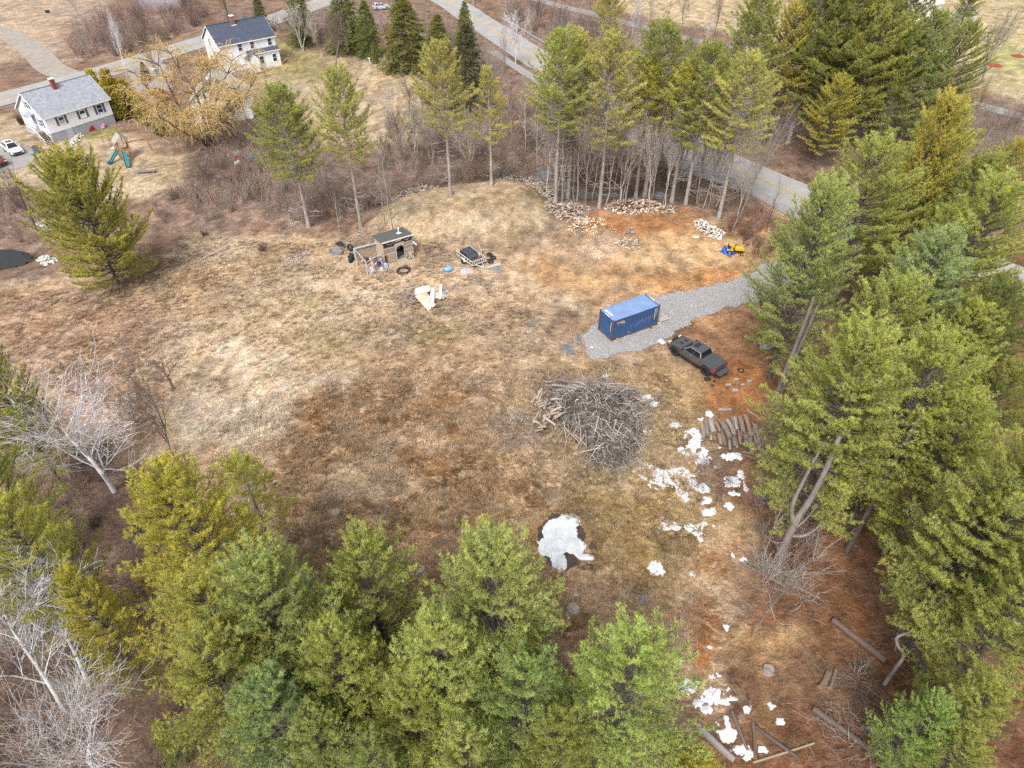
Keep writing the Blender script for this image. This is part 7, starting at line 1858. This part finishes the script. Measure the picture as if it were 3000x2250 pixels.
t = MB().box((0, 0, .04), (.9, .12, .03), (0, 0, .2)).build('loose_lath', MATS['grey_pallet_wood'], None); t.location = G(1085, 826); tag(t, 'thin pale lath on the grass below the shed annexe', 'board')

# ------------------------------------------------------------------ garden tractor half under a blue tarpaulin
x, y, z = G(2146, 742); trc = thing('garden_tractor', 'yellow garden tractor with black wheels standing on the sandy soil', 'tractor', (x, y, z), R(-8))
M_TY = mat('tractor_yellow', (.70, .42, .03), (.6, .36, .03), 3, .45)
MB().prism([(.15, .55), (1.25, .52), (1.32, .72), (1.15, .92), (.15, .98)], -.26, .26).build('hood', M_TY, trc, bevel=.05)
MB().box((.2, 0, .45), (2.0, .35, .16)).build('chassis', M_TRIM, trc); MB().box((-.45, 0, .62), (.75, .95, .12)).build('fender_deck', M_TY, trc, bevel=.05)
MB().box((-.5, 0, .86), (.42, .42, .10)).box((-.7, 0, 1.08), (.10, .42, .4)).build('seat', M_TRIM, trc, bevel=.04)
MB().ring((.1, 0, 1.2), .17, .02, n=16, m=5).build('steering_wheel', M_TRIM, trc); MB().tube((.2, 0, .9), (.1, 0, 1.2), .025).build('steering_column', M_TRIM, trc)
for x_, r_, w_ in ((-.5, .33, .26), (1.05, .21, .17)):
    for s_ in (-1, 1): wheel(trc, x_, s_ * .48, r_, r_, w_, s_, M_TY, 0)
MB().box((-.35, .95, .55), (1.35, .55, .28), (0, .05, .12)).build('loader_bed', M_TY, trc, bevel=.05)
t = crumple('blue_tarpaulin', 'bright blue tarpaulin draped over the back of the garden tractor', 'tarpaulin', 2143, 740, 1.7, 1.5, 1.15, mat('blue_tarp', (.03, .12, .42), (.02, .07, .28), 4, .5), 12); t.location.x -= .5; t.location.z += .05
for (u, v, lb) in [(2170, 748, 'white plastic jug on the soil right of the garden tractor')]:
    t = MB().tube((0, 0, .1), (.45, .05, .1), .11, .10, 10).tube((.45, .05, .1), (.55, .06, .1), .05, .04, 8).build('plastic_jug', MATS['white_paint'], None, True); t.location = G(u, v); tag(t, lb, 'jug')
# machine parked beneath the pine at the drive's end
x, y, z = G(2262, 905); mw = thing('lawn_mower', 'black machine with a grey deck parked under the pine at the end of the drive', 'mower', (x, y, z), R(-35))
MB().box((.2, 0, .55), (2.2, .7, .12)).build('deck', mat('grey_deck', (.34, .34, .36), None, 3, .6), mw, bevel=.03); MB().box((-1.1, 0, .5), (.8, .9, .5)).build('engine_cover', M_TRIM, mw, bevel=.06)
for x_ in (-1.0, .9):
    for s_ in (-1, 1): wheel(mw, x_, s_ * .5, .28, .28, .2, s_, M_TY if x_ < 0 else None, 0)
MB().path([(-1.3, -.3, .7), (-1.6, -.3, 1.2), (-1.6, .3, 1.2), (-1.3, .3, .7)], .03, 6).build('handle_bar', M_TRIM, mw)
x, y, z = G(2246, 1018); rf = thing('roofing_sheet', 'rusty grey metal roofing sheets lying under the pine right of the pickup', 'metal sheet', (x, y, z), R(20))
M_TIN = mat('tin_sheet', (.46, .48, .51), (.40, .26, .17), 1.2, .45, metal=.3, contrast=(.3, .42))
for k, (a, b, w_, d_, rz_, tx) in enumerate([(0, 0, 1.5, .8, .2, .12), (.9, -.3, 1.0, .5, -.3, -.1), (-.3, .4, .8, .9, .5, .25)]):
    mb = MB(); nn = 14
    for i in range(nn): mb.box((-w_ / 2 + w_ * (i + .5) / nn, 0, .012 * (i % 2)), (w_ / nn, d_, .012))
    o = mb.build('sheet', M_TIN, rf); o.location = (a, b, .14 + .06 * k); o.rotation_euler = (tx, .08, rz_)
ys = thing('yellow_stake', 'thin yellow plastic stake leaning beside the thin grey tree at left', 'stake', G(518, 1300)); MB().tube((0, 0, 0), (-.75, .75, 1.35), .035, None, 6).build('stake_rod', mat('stake_yellow', (.80, .46, .03), None, 3, .5), ys); MB().tube((-.75, .75, 1.35), (-.77, .77, 1.39), .05, .03, 6).build('stake_cap', MATS['stake_yellow'], ys)
# ------------------------------------------------------------------ houses
M_SIDING = mat('white_siding', (.82, .85, .90), (.78, .81, .86), .5, .75, .15, stretch=(.05, .05, 7), bscale=3); M_FOUND = mat('grey_foundation', (.36, .38, .43), (.31, .33, .38), 1.5, .9, .1)
M_SHING = mat('grey_shingles', (.36, .375, .41), (.20, .21, .24), 2.2, .95, .3, contrast=(.3, .7)); M_NAVY = mat('navy_shingles', (.075, .088, .125), (.055, .065, .095), 2, .9, .3)
M_SHUT = mat('blue_grey_shutter', (.11, .13, .20), None, 3, .7); M_PANE = mat('window_glass', (.035, .04, .075), (.025, .03, .055), 1, .08, spec=.7); M_FRAME = mat('white_trim', (.82, .82, .83), (.78, .78, .79), 3, .6)
M_BRICK = mat('red_brick', (.27, .085, .055), (.20, .065, .045), 6, .9, .3); M_WOODG = mat('grey_deck_wood', (.40, .38, .35), (.30, .28, .25), 3, .9)
def window(parent, face, x, z, w, h, shutters=False, y=0.0, blind=None):
    """face 'f' = near wall (y=y, looking -y); 'l' = left end wall (x=y, looking -x)"""
    def bx_(cx, cz, sx, sz, d0, th):
        return ((cx, y - d0, cz), (sx, th, sz)) if face == 'f' else ((y - d0, cx, cz), (th, sx, sz))
    wd = MB()
    for cx, cz, sx, sz in ((x, z + h / 2, w + .16, .09), (x, z - h / 2, w + .2, .10), (x - w / 2, z, .09, h), (x + w / 2, z, .09, h), (x, z, w, .05)): wd.box(*bx_(cx, cz, sx, sz, .04, .07))
    fr = wd.build('window', M_FRAME, parent)
    for dz in (-h / 4, h / 4): MB().box(*bx_(x, z + dz, w - .08, h / 2 - .05, .02, .03)).build('pane', M_PANE if (blind is None or dz > 0) else blind, fr)
    if shutters:
        for s_ in (-1, 1): MB().box(*bx_(x + s_ * (w / 2 + .26), z, .36, h + .18, .03, .05)).build('shutter', M_SHUT, parent)
    return fr
def gable_house(t, L, D, z0, ze, zr, m_wall, m_roof, over=.35, th=.16):
    MB().prism([(0, z0), (D, z0), (D, ze), (D / 2, zr), (0, ze)], 0, L, 'x').build('walls', m_wall, t)
    k = (zr - ze) / (D / 2); e = ze - over * k
    for s_, a, b in ((0, -over, D / 2), (1, D + over, D / 2)):
        pts = [(a, e + .06), (b, zr + .06), (b, zr + .06 + th), (a, e + .06 + th)]
        MB().prism(pts, -over, L + over, 'x').build('roof', m_roof, t)
    MB().box((L / 2, D / 2, zr + th + .07), (L + 2 * over, .3, .05)).build('ridge_cap', m_roof, t)
    for a in (-over - .015, D + over + .015): MB().box((L / 2, a, e + .10), (L + 2 * over, .05, .18)).build('fascia', M_FRAME, t)
    for x_ in (-over - .02, L + over + .02):
        for a, b in ((-over, D / 2), (D + over, D / 2)):
            MB().prism([(a, e + .04), (b, zr + .04), (b, zr + .2), (a, e + .2)], x_ - .02, x_ + .02, 'x').build('rake_board', M_FRAME, t)
# ranch house
ox, oy = A(160, 419.6); ran = thing('ranch_house', 'white single storey house with grey shingle roof and red brick chimney at left', 'house', (ox, oy, 0), R(55.2))
gable_house(ran, 11.0, 8.0, 1.5, 4.15, 7.1, M_SIDING, M_SHING)
MB().box((5.5, 4.0, .73), (10.9, 7.9, 1.54)).build('foundation', M_FOUND, ran)
for x_, bl in ((2.5, mat('pale_blind', (.42, .42, .55), None, 2, .8)), (6.1, M_FRAME), (9.1, None)): window(ran, 'f', x_, 3.0, .95, 1.15 if x_ < 8 else 1.35, True, 0, bl)
dr = MB().box((3.1, .03, .78), (1.0, .10, 1.5)).build('basement_door', mat('lavender_door', (.50, .50, .58), None, 2, .7), ran); MB().box((2.75, -.035, .8), (.06, .05, .08)).build('door_handle', M_TRIM, dr)
MB().box((3.1, -.6, .02), (1.2, .7, .12)).build('basement_step', mat('concrete_step', (.45, .44, .42), None, 3, .9), ran)
ch_ = MB().box((4.9, 3.35, 7.35), (.62, .62, 1.9)).build('chimney', M_BRICK, ran); MB().box((4.9, 3.35, 8.34), (.76, .76, .12)).build('chimney_cap', M_FRAME, ch_); MB().box((4.9, 2.98, 6.55), (.9, .1, .12)).build('flashing', M_FRAME, ch_)
for yy, zz in ((4.0, 5.4), (1.6, 3.0)): window(ran, 'l', yy, zz, .9, 1.1, True, 0)
d_ = MB().box((-.04, 3.6, 2.6), (.08, 1.0, 2.1)).build('entrance_door', mat('grey_door', (.35, .36, .38), None, 2, .7), ran); MB().box((-.1, 3.25, 2.6), (.05, .06, .08)).build('door_handle', M_TRIM, d_)
MB().prism([(-1.25, 3.85), (-.02, 4.25), (-.02, 4.33), (-1.25, 3.93)], 2.7, 4.5, 'y').build('porch_roof', M_SHING, ran)
MB().box((-.75, 3.4, 1.42), (1.4, 2.2, .12)).build('landing', M_WOODG, ran)
for k in range(8): MB().box((-.75, 2.15 - k * .28, 1.3 - k * .17), (1.2, .30, .05)).build('step', M_WOODG, ran)
for s_ in (-1.35, -.15):
    MB().prism([(2.3, 1.15), (.0, -.15), (.0, .05), (2.3, 1.38)], s_ - .03, s_ + .03, 'x').build('stringer', M_WOODG, ran)
    MB().path([(s_, 4.4, 2.35), (s_, 2.3, 2.35), (s_, 0, .95)], .05, 6).build('handrail', M_FRAME, ran)
    for yy, za, zb_ in ((4.4, 1.45, 2.35), (2.3, 1.45, 2.35), (1.1, .6, 1.65), (0, 0, .95)): MB().tube((s_, yy, za), (s_, yy, zb_), .04, None, 6).build('rail_post', M_FRAME, ran)
# farmhouse
fx, fy = -58.1, 145.7; far_ = thing('farmhouse', 'white two storey house with dark blue roof beside the road', 'house', (fx, fy, 0), R(40.7))
gable_house(far_, 11.8, 7.6, .0, 5.5, 8.3, M_SIDING, M_NAVY, .3)
# cross gable on the left front and a second one on the far side
MB().prism([(2.2, 5.2), (4.6, 8.0), (7.0, 5.2), (7.0, 0), (2.2, 0)], 0, 0, 'x')
xg = MB().prism([(-.2, .0), (4.4, .0), (4.4, 5.3), (2.1, 7.9), (-.2, 5.3)], -1.6, 3.8, 'y'); 
o = MB().prism([(8.2, 5.2), (11.0, 5.2), (9.6, 7.9)], 3.8, 8.2, 'y').build('dormer_wall', M_SIDING, far_)
for a, b in (((7.95, 5.05), (9.6, 8.1)), ((11.25, 5.05), (9.6, 8.1))): MB().prism([a, b, (b[0], b[1] + .15), (a[0], a[1] + .15)], 3.8, 8.4, 'y').build('dormer_roof', M_NAVY, far_)
MB().box((8.6, -.45, 1.55), (6.4, .9, 3.1)).build('ground_floor_bay', M_SIDING, far_); MB().prism([(-1.15, 3.05), (.02, 3.55), (.02, 3.68), (-1.15, 3.18)], 5.2, 12.0, 'x').build('bay_roof', M_NAVY, far_); MB().box((8.6, -1.17, 3.08), (6.9, .04, .16)).build('fascia', M_FRAME, far_)
MB().prism([(4.7, .0), (6.7, .0), (6.7, 2.5), (5.7, 3.5), (4.7, 2.5)], -2.0, -.5, 'y').build('porch', M_SIDING, far_)
for a, b in (((4.45, 2.35), (5.7, 3.62)), ((6.95, 2.35), (5.7, 3.62))): MB().prism([a, b, (b[0], b[1] + .12), (a[0], a[1] + .12)], -2.15, -.3, 'y').build('porch_roof', M_NAVY, far_)
for x_ in (4.2, 6.8, 10.6): window(far_, 'f', x_, 4.55, .9, 1.35)
for x_ in (7.8, 10.6): window(far_, 'f', x_, 1.7, .9, 1.5, False, -.9)
for yy, zz in ((4.4, 5.4), (2.2, 2.2), (5.6, 2.2)): window(far_, 'l', yy, zz, .8, 1.3)
ch_ = MB().box((5.2, 3.4, 8.6), (.7, .7, 2.0)).build('chimney', mat('old_brick', (.26, .15, .12), (.2, .11, .09), 6, .9), far_); MB().box((5.2, 3.4, 9.62), (.85, .85, .14)).build('chimney_cap', M_FRAME, ch_); MB().box((5.2, 3.15, 7.85), (1.0, .4, .3), (.3, 0, 0)).build('flashing', M_FRAME, ch_)
MB().box((5.9, 3.8, .1), (11.9, 7.7, .5)).build('foundation', M_FOUND, far_)
# barn behind the willow
bn = thing('white_barn', 'white gabled barn half hidden behind the willow', 'barn', (-55.1, 119.7, 0), R(10))
gable_house(bn, 0.01 + 0, 0.01, 0, .01, .02, M_SIDING, M_NAVY) if False else None
MB().prism([(0, 0), (8.2, 0), (8.2, 3.6), (4.1, 6.9), (0, 3.6)], 0, 7.5, 'y').build('walls', M_SIDING, bn)
for a, b in (((-.35, 3.35), (4.1, 7.0)), ((8.55, 3.35), (4.1, 7.0))): MB().prism([a, b, (b[0], b[1] + .16), (a[0], a[1] + .16)], -.3, 7.8, 'y').build('roof', mat('pale_metal_roof', (.50, .52, .58), (.42, .44, .5), 1, .6), bn)
window(bn, 'f', 4.1, 4.9, .9, 1.2); window(bn, 'f', 1.8, 1.9, .9, 1.2); MB().box((5.2, -.03, 1.25), (2.4, .08, 2.4)).build('barn_door', M_FRAME, bn)
MB().prism([(8.2, 0), (9.6, 0), (9.6, 2.1), (8.2, 2.9)], .5, 5, 'y').build('lean_to', M_SIDING, bn)
# grey house across the road
gh = thing('grey_house', 'pale grey house wall at the top edge across the road', 'house', (*A(415, 32), 0), R(22))
gable_house(gh, 10, 7, 0, 4.5, 7.5, mat('lavender_siding', (.40, .38, .42), (.36, .345, .385), .5, .8, .1), M_SHING); window(gh, 'f', 6.2, 3.4, 1.0, 1.6, False, 0); window(gh, 'f', 3.0, 3.4, 1.0, 1.6, False, 0)
# sheds at the top right
s2 = thing('garden_shed', 'small grey shed with a white door and mauve roof at the top right', 'shed', (107.6, 182.7, 0), R(-22))
MB().prism([(0, 0), (4.2, 0), (4.2, 3.4), (2.1, 4.6), (0, 3.4)], 0, 4.6, 'y').build('walls', mat('grey_green_siding', (.42, .46, .48), (.38, .42, .44), 1, .8), s2)
for a, b in (((-.3, 3.22), (2.1, 4.65)), ((4.5, 3.22), (2.1, 4.65))): MB().prism([a, b, (b[0], b[1] + .12), (a[0], a[1] + .12)], -.3, 4.9, 'y').build('roof', mat('mauve_shingle', (.44, .35, .37), (.38, .30, .32), 2, .9), s2)
MB().box((2.1, -.03, 1.45), (2.2, .08, 2.9)).build('door', M_FRAME, s2); MB().box((2.1, -.04, 3.0), (2.4, .1, .1)).build('lintel', M_SHUT, s2)
s3 = thing('beige_house', 'house with a beige roof half hidden by the far pines at the top right', 'house', (*A(2690, 62), 0), R(35)); gable_house(s3, 9, 8, 0, 3.2, 6.4, M_SIDING, mat('beige_shingle', (.62, .55, .47), (.55, .48, .41), 2, .9)); window(s3, 'f', 5.5, 1.8, 1.0, 1.2)

# ------------------------------------------------------------------ cars by the houses
def car(label, u, v, rot, paint, glass_roof=True, name='parked_car'):
    x, y, z = G(u, v); t = thing(name, label, 'car', (x, y, z + .06), rot)
    prof = [(-2.25, .45), (-2.3, .75), (-2.2, 1.05), (.9, 1.0), (1.9, .92), (2.25, .75), (2.28, .5), (2.15, .32)] + [(1.4 + math.cos(a) * .38, .32 + math.sin(a) * .38) for a in np.linspace(0, PI, 7)] + [(-1.4 + math.cos(a) * .38, .32 + math.sin(a) * .38) for a in np.linspace(0, PI, 7)] + [(-2.1, .34)]
    MB().prism(prof, -.9, .9).build('body', paint, t, bevel=.08, seg=3)
    b_ = [(1.05, .84, .98), (-2.1, .84, 1.0), (-2.1, -.84, 1.0), (1.05, -.84, .98)]; t_ = [(.15, .62, 1.58), (-1.65, .62, 1.6), (-1.65, -.62, 1.6), (.15, -.62, 1.58)]
    c_ = MB().add(b_ + t_, [(0, 1, 2, 3), (4, 7, 6, 5), (0, 4, 5, 1), (1, 5, 6, 2), (2, 6, 7, 3), (3, 7, 4, 0)]).build('cabin', paint, t, bevel=.07, seg=3)
    pane('windshield', quadpane(b_[3], b_[0], t_[0], t_[3], .06, .94, .06, .94, (.55, 0, .83)), M_GLASS, c_); pane('rear_window', quadpane(b_[1], b_[2], t_[2], t_[1], .1, .9, .15, .9, (-.8, 0, .6)), M_GLASS, c_)
    for s_ in (1, -1):
        q = (b_[1], b_[0], t_[0], t_[1]) if s_ > 0 else (b_[3], b_[2], t_[2], t_[3])
        for u0, u1 in ((.07, .34), (.38, .62), (.66, .9)): pane('side_window', quadpane(*q, u0, u1, .12, .88, (0, s_ * .94, .33)), M_GLASS, c_)
        for x_ in (1.4, -1.4): wheel(t, x_, s_ * .8, .32, .32, .22, s_, MATS['chrome_handle'], 5)
        MB().box((2.18, s_ * .66, .76), (.16, .36, .14)).build('headlight', MATS['headlight'], t, bevel=.02); MB().box((-2.25, s_ * .72, .9), (.1, .26, .2)).build('tail_light', MATS['red_lens'], t); MB().box((.85, s_ * .98, 1.08), (.1, .2, .14)).build('wing_mirror', paint, t)
    MB().box((2.26, 0, .55), (.08, 1.2, .22)).build('grille', M_TRIM, t); MB().box((-.6, 0, 1.605), (.9, .85, .02)).build('sunroof', M_GLASS, t)
    return t
car('white car parked on the driveway at the left edge', 42, 447, R(-42), mat('white_car_paint', (.78, .78, .80), (.74, .74, .76), 1, .25, coat=.5))
car('red car on the asphalt driveway behind the willow', 475, 288, R(-30), mat('red_car_paint', (.42, .06, .04), (.36, .05, .035), 1, .3, coat=.4))
car('silver car half hidden beside the road at the top', 1118, 28, R(20), mat('silver_car_paint', (.55, .56, .58), (.5, .51, .53), 1, .3, coat=.4))
car('dark red vehicle nose at the left edge below the white car', -12, 482, R(-30), mat('maroon_car_paint', (.18, .03, .02), (.15, .025, .02), 1, .3, coat=.4))
# ------------------------------------------------------------------ yard things at the left
x, y, z = G(110, 448); wb = thing('wheelie_bin', 'blue wheeled rubbish bin at the edge of the driveway', 'bin', (x, y, z), R(20))
MB().box((0, 0, .55), (.62, .68, .95), (0, 0, 0), (1.2, 1.2)).build('bin_body', mat('blue_bin', (.10, .14, .22), None, 3, .5), wb, bevel=.03); MB().box((0, 0, 1.07), (.78, .84, .08)).build('bin_lid', mat('dark_bin_lid', (.12, .06, .07), None, 3, .5), wb, bevel=.02)
for s_ in (-.34, .34): MB().tube((s_ - .03, -.35, .12), (s_ + .03, -.35, .12), .12, None, 12).build('bin_wheel', M_RUB, wb)
M_CEDW = mat('play_timber', (.40, .20, .09), (.30, .145, .065), 3, .85); M_TEAL = mat('teal_slide', (.035, .20, .215), (.03, .165, .18), 2, .4)
x, y, z = G(372, 462); ps = thing('play_set', 'wooden play set with two teal slides and grey canopy in the yard', 'play set', (x, y, z), R(38))
for a in (-.75, .75):
    for b in (-.75, .75): MB().box((a, b, 1.5), (.12, .12, 3.0)).build('post', M_CEDW, ps)
MB().box((0, 0, 1.35), (1.6, 1.6, .1)).build('platform', M_CEDW, ps)
for s_ in (-1, 1): MB().prism([(s_ * 1.05, 2.75), (0, 3.75), (0, 3.80), (s_ * 1.05, 2.80)], -1.0, 1.0, 'y').build('canopy', mat('canopy_grey', (.36, .33, .31), (.30, .275, .26), 2, .8), ps)
MB().box((.75, 0, 1.9), (.05, 1.4, .75)).build('green_wall', mat('green_canvas', (.05, .12, .10), None, 3, .8), ps)
def slide(p0, p1, w, name='slide'):
    p0 = Vector(p0); p1 = Vector(p1); d = (p1 - p0); mid1 = p0 + d * .25 + Vector((0, 0, -.05)); mid2 = p0 + d * .8 + Vector((0, 0, -.22)); sd_ = d.cross(Vector((0, 0, 1))).normalized() * w / 2
    mb = MB(); P = [p0, mid1, mid2, Vector((p1.x, p1.y, p1.z + .05))]; V = []
    for q in P:
        for o_, h_ in ((-1, .2), (-.85, 0), (.85, 0), (1, .2)): V.append(q + sd_ * o_ + Vector((0, 0, h_)))
        for o_, h_ in ((1, .1), (.9, -.06), (-.9, -.06), (-1, .1)): V.append(q + sd_ * o_ + Vector((0, 0, h_)))
    mb.add(V, [(i * 8 + j, i * 8 + (j + 1) % 8, i * 8 + 8 + (j + 1) % 8, i * 8 + 8 + j) for i in range(3) for j in range(8)]); return mb.build(name, M_TEAL, ps)
slide((-.2, -.8, 1.4), (-.9, -4.2, .1), .62); slide((-.8, .1, 1.4), (-3.0, -1.0, .1), .55)
MB().box((-.9, -.75, .7), (.45, .05, 1.6), (.35, 0, 0)).build('climbing_ladder', M_PAL, ps)
MB().box((2.2, -.3, 2.35), (3.0, .11, .14)).build('swing_beam', M_CEDW, ps)
for s_ in (-.6, .6): MB().path([(3.6, -.3, 2.35), (4.0, -.3 + s_ * 1.6, 0)], .06, 6).build('swing_leg', M_CEDW, ps)
x, y, z = G(335, 432); sw = thing('toddler_swing_frame', 'small brown metal swing frame behind the play set', 'swing frame', (x, y, z), R(20)); M_BRM = mat('brown_tube', (.20, .12, .085), None, 3, .6)
for a in (-1.3, -.4, .5, 1.4): MB().path([(a, -.9, 0), (a + .1, 0, 2.0), (a, .9, 0)], .035, 6).build('frame_leg', M_BRM, sw)
MB().tube((-1.3, 0, 2.0), (1.5, 0, 2.0), .04, None, 6).build('top_bar', M_BRM, sw)
for k, (u, v, s_, c, lb) in enumerate([(332, 438, .55, (.66, .70, .78), 'white and blue toy under the small swing frame'), (268, 382, .9, (.45, .05, .03), 'red and black ride on toy by the house wall'), (303, 375, .8, (.65, .25, .42), 'pink and blue toy slide by the house wall'), (185, 502, .5, (.5, .05, .08), 'red child bicycle half hidden by the round pine'),
                                       (590, 440, .6, (.20, .22, .24), 'dark grey box under the willow'), (605, 462, .6, (.35, .33, .29), 'pale crate under the willow by the brush'), (690, 463, .6, (.60, .04, .02), 'bright red toy right of the willow'), (698, 455, .8, (.25, .45, .38), 'green and white toy heap right of the willow'),
                                       (735, 470, .9, (.08, .30, .62), 'blue plastic toy at the right of the toys by the willow'), (750, 468, .7, (.02, .16, .55), 'dark blue toy next to the pale plank'), (697, 482, .8, (.75, .72, .70), 'white toy table below the red toy'), (720, 468, .6, (.42, .38, .40), 'grey toy between the red and blue toys')]):
    t = MB().box((0, 0, s_ * .35), (s_ * 1.3, s_ * .8, s_ * .5), (0, 0, k), (.7, .8)).box((s_ * .3, 0, s_ * .75), (s_ * .5, s_ * .5, s_ * .4), (.2, .4, k), (.6, .8)).build('toy', mat('toy_%d' % k, c, tuple(q * .55 for q in c), 5, .5), None, bevel=.05)
    t.location = G(u, v); tag(t, lb, 'toy' if 'toy' in lb else 'yard clutter')
    if k == 3:
        bpy.data.objects.remove(t); bk = thing('child_bicycle', lb, 'bicycle', G(u, v), .3)
        for a in (-.4, .4): MB().ring((a, 0, .28), .24, .03, 'y', 16, 5).build('bicycle_wheel', M_RUB, bk)
        MB().path([(-.4, 0, .28), (-.1, 0, .55), (.3, 0, .6), (.4, 0, .28)], .03, 6).path([(.3, 0, .6), (.28, 0, .8), (.28, .2, .85)], .02, 6).build('bicycle_frame', mat('bike_red', c, None, 3, .4), bk); MB().box((-.15, 0, .68), (.25, .12, .06)).build('saddle', M_TRIM, bk)
t = MB().box((0, 0, .05), (3.0, .5, .06)).build('plank', MATS['fresh_board'], None); t.location = G(782, 471); t.rotation_euler = (0, 0, .1); tag(t, 'pale plank lying beneath the dark green pine by the toys', 'board')
x, y, z = G(430, 506); dsk = thing('broken_bench', 'old grey broken bench lying in the yard below the play set', 'bench', (x, y, z), R(12))
for k in range(3): MB().box((0, -.25 + k * .25, .28), (2.6, .22, .06)).build('seat_plank', mat('grey_bench', (.24, .21, .21), (.16, .14, .14), 4, .9), dsk)
for a in (-1.1, 1.1): MB().box((a, 0, .13), (.1, .7, .24)).build('bench_leg', MATS['grey_bench'], dsk)
for k in range(4):
    x, y, z = G(213 + [14, 12, 8, 3][k] * .35, 430 + k * 8); t = MB().box((0, 0, .05), (.95, .6, .1)).build('stepping_slab', MATS['concrete_step'], None, bevel=.02); t.location = (x, y, z + .03); t.rotation_euler = (0, 0, .5); tag(t, 'concrete stepping slab in the yard path, ' + ['nearest the basement door', 'second from the basement door', 'third from the basement door', 'last of the path'][k], 'slab', 'stepping slabs')
# stone ring round the maple, guard rail, mailbox stones
x, y, z = G(985, 208); sr = thing('stone_ring', 'ring of pale stones round the foot of the maple on the lawn', 'stone ring', (x, y, z))
for k in range(14): MB().box((math.cos(k / 14 * 6.28) * 1.25, math.sin(k / 14 * 6.28) * 1.25, .12), (.5, .3, .28), (0, 0, k / 14 * 6.28 + 1.57)).build('stone', mat('pale_stone', (.46, .44, .41), (.34, .32, .30), 4, .9), sr, bevel=.05)
for u, v, r_, lb in [(2913, 192, 1.6, 'red mulch ring on the lawn at the top right'), (2982, 165, 1.4, 'red mulch ring at the top right edge of the lawn')]:
    t = MB().tube((0, 0, 0), (0, 0, .15), r_, r_ * .8, 18).build('mulch_ring', mat('red_mulch', (.30, .07, .045), (.2, .05, .03), 5, .95, .5), None); t.location = G(u, v); tag(t, lb, 'mulch ring')
gr_pts = [A(1470, 60), A(1520, 88), A(1570, 118), A(1620, 148), A(1660, 172)]
rail = thing('guard_rail', 'steel guard rail along the far side of the road at upper centre', 'guard rail', (*gr_pts[0], 0))
g0 = Vector((*gr_pts[0], 0)); gp = [Vector((*p_, .62)) - g0 for p_ in gr_pts]
for i in range(len(gp) - 1):
    a, b = gp[i], gp[i + 1]; d = b - a; ang = math.atan2(d.y, d.x); MB().box((a + b) / 2, (d.length + .05, .07, .32), (0, 0, ang)).build('rail_beam', mat('galvanised', (.52, .52, .52), (.42, .42, .42), 3, .5, metal=.4), rail)
    for k in range(6): q = a + d * (k / 6); MB().box((q.x, q.y, .32), (.12, .12, .62), (0, 0, ang)).build('rail_post', M_WOODG, rail)
mbx = thing('mailbox_post', 'white post with a mailbox at the end of the asphalt driveway', 'mailbox', G(456, 228)); MB().box((0, 0, .8), (.2, .2, 1.9)).build('post', M_FRAME, mbx, bevel=.02); MB().box((0, -.2, 1.55), (.24, .55, .26)).build('mailbox', M_FRAME, mbx, bevel=.04); MB().box((0, 0, 1.8), (1.3, .12, .12)).build('cross_arm', M_FRAME, mbx)
# overhead power line between its two poles
pa = Vector((*A(-160, 170), 0)); pb = Vector((*A(690, 10), 0)); M_POLE = mat('utility_pole_wood', (.24, .19, .15), (.17, .13, .10), 3, .9)
for p_, lb in ((pa, 'wooden utility pole beyond the left edge carrying the power line'), (pb, 'wooden utility pole behind the blue roofed house carrying the power line')):
    po = thing('utility_pole', lb, 'utility pole', p_); MB().tube((0, 0, 0), (0, 0, 10.5), .16, .11, 10).build('pole', M_POLE, po); MB().box((0, 0, 9.8), (.12, 2.0, .12), (0, 0, .8)).build('cross_arm', M_POLE, po)
pw = thing('power_line', 'thin dark power line crossing the top left corner', 'power line', pa + Vector((0, 0, 9.9)))
pts = []
for i in range(25): t_ = i / 24; q = pa.lerp(pb, t_) - pa; q.z = -1.4 * 4 * t_ * (1 - t_); pts.append(q)
MB().path(pts, .022, 5).build('cable', mat('black_cable', (.03, .03, .03), None, 3, .6), pw)
t = MB().tube((0, 0, .35), (.9, .1, .4), .35, .32, 12).build('drum_tank', M_TRIM, None, True); t.location = G(135, 38); tag(t, 'black drum lying on the dirt lot at the top left', 'drum')
bird = thing('bird_bath', 'small white garden ornament near the lawn edge', 'ornament', G(1083, 182)); MB().tube((0, 0, 0), (0, 0, .7), .16, .1, 10).build('pedestal', M_FRAME, bird, True); MB().tube((0, 0, .7), (0, 0, .85), .15, .42, 14).build('bowl', M_FRAME, bird, True)
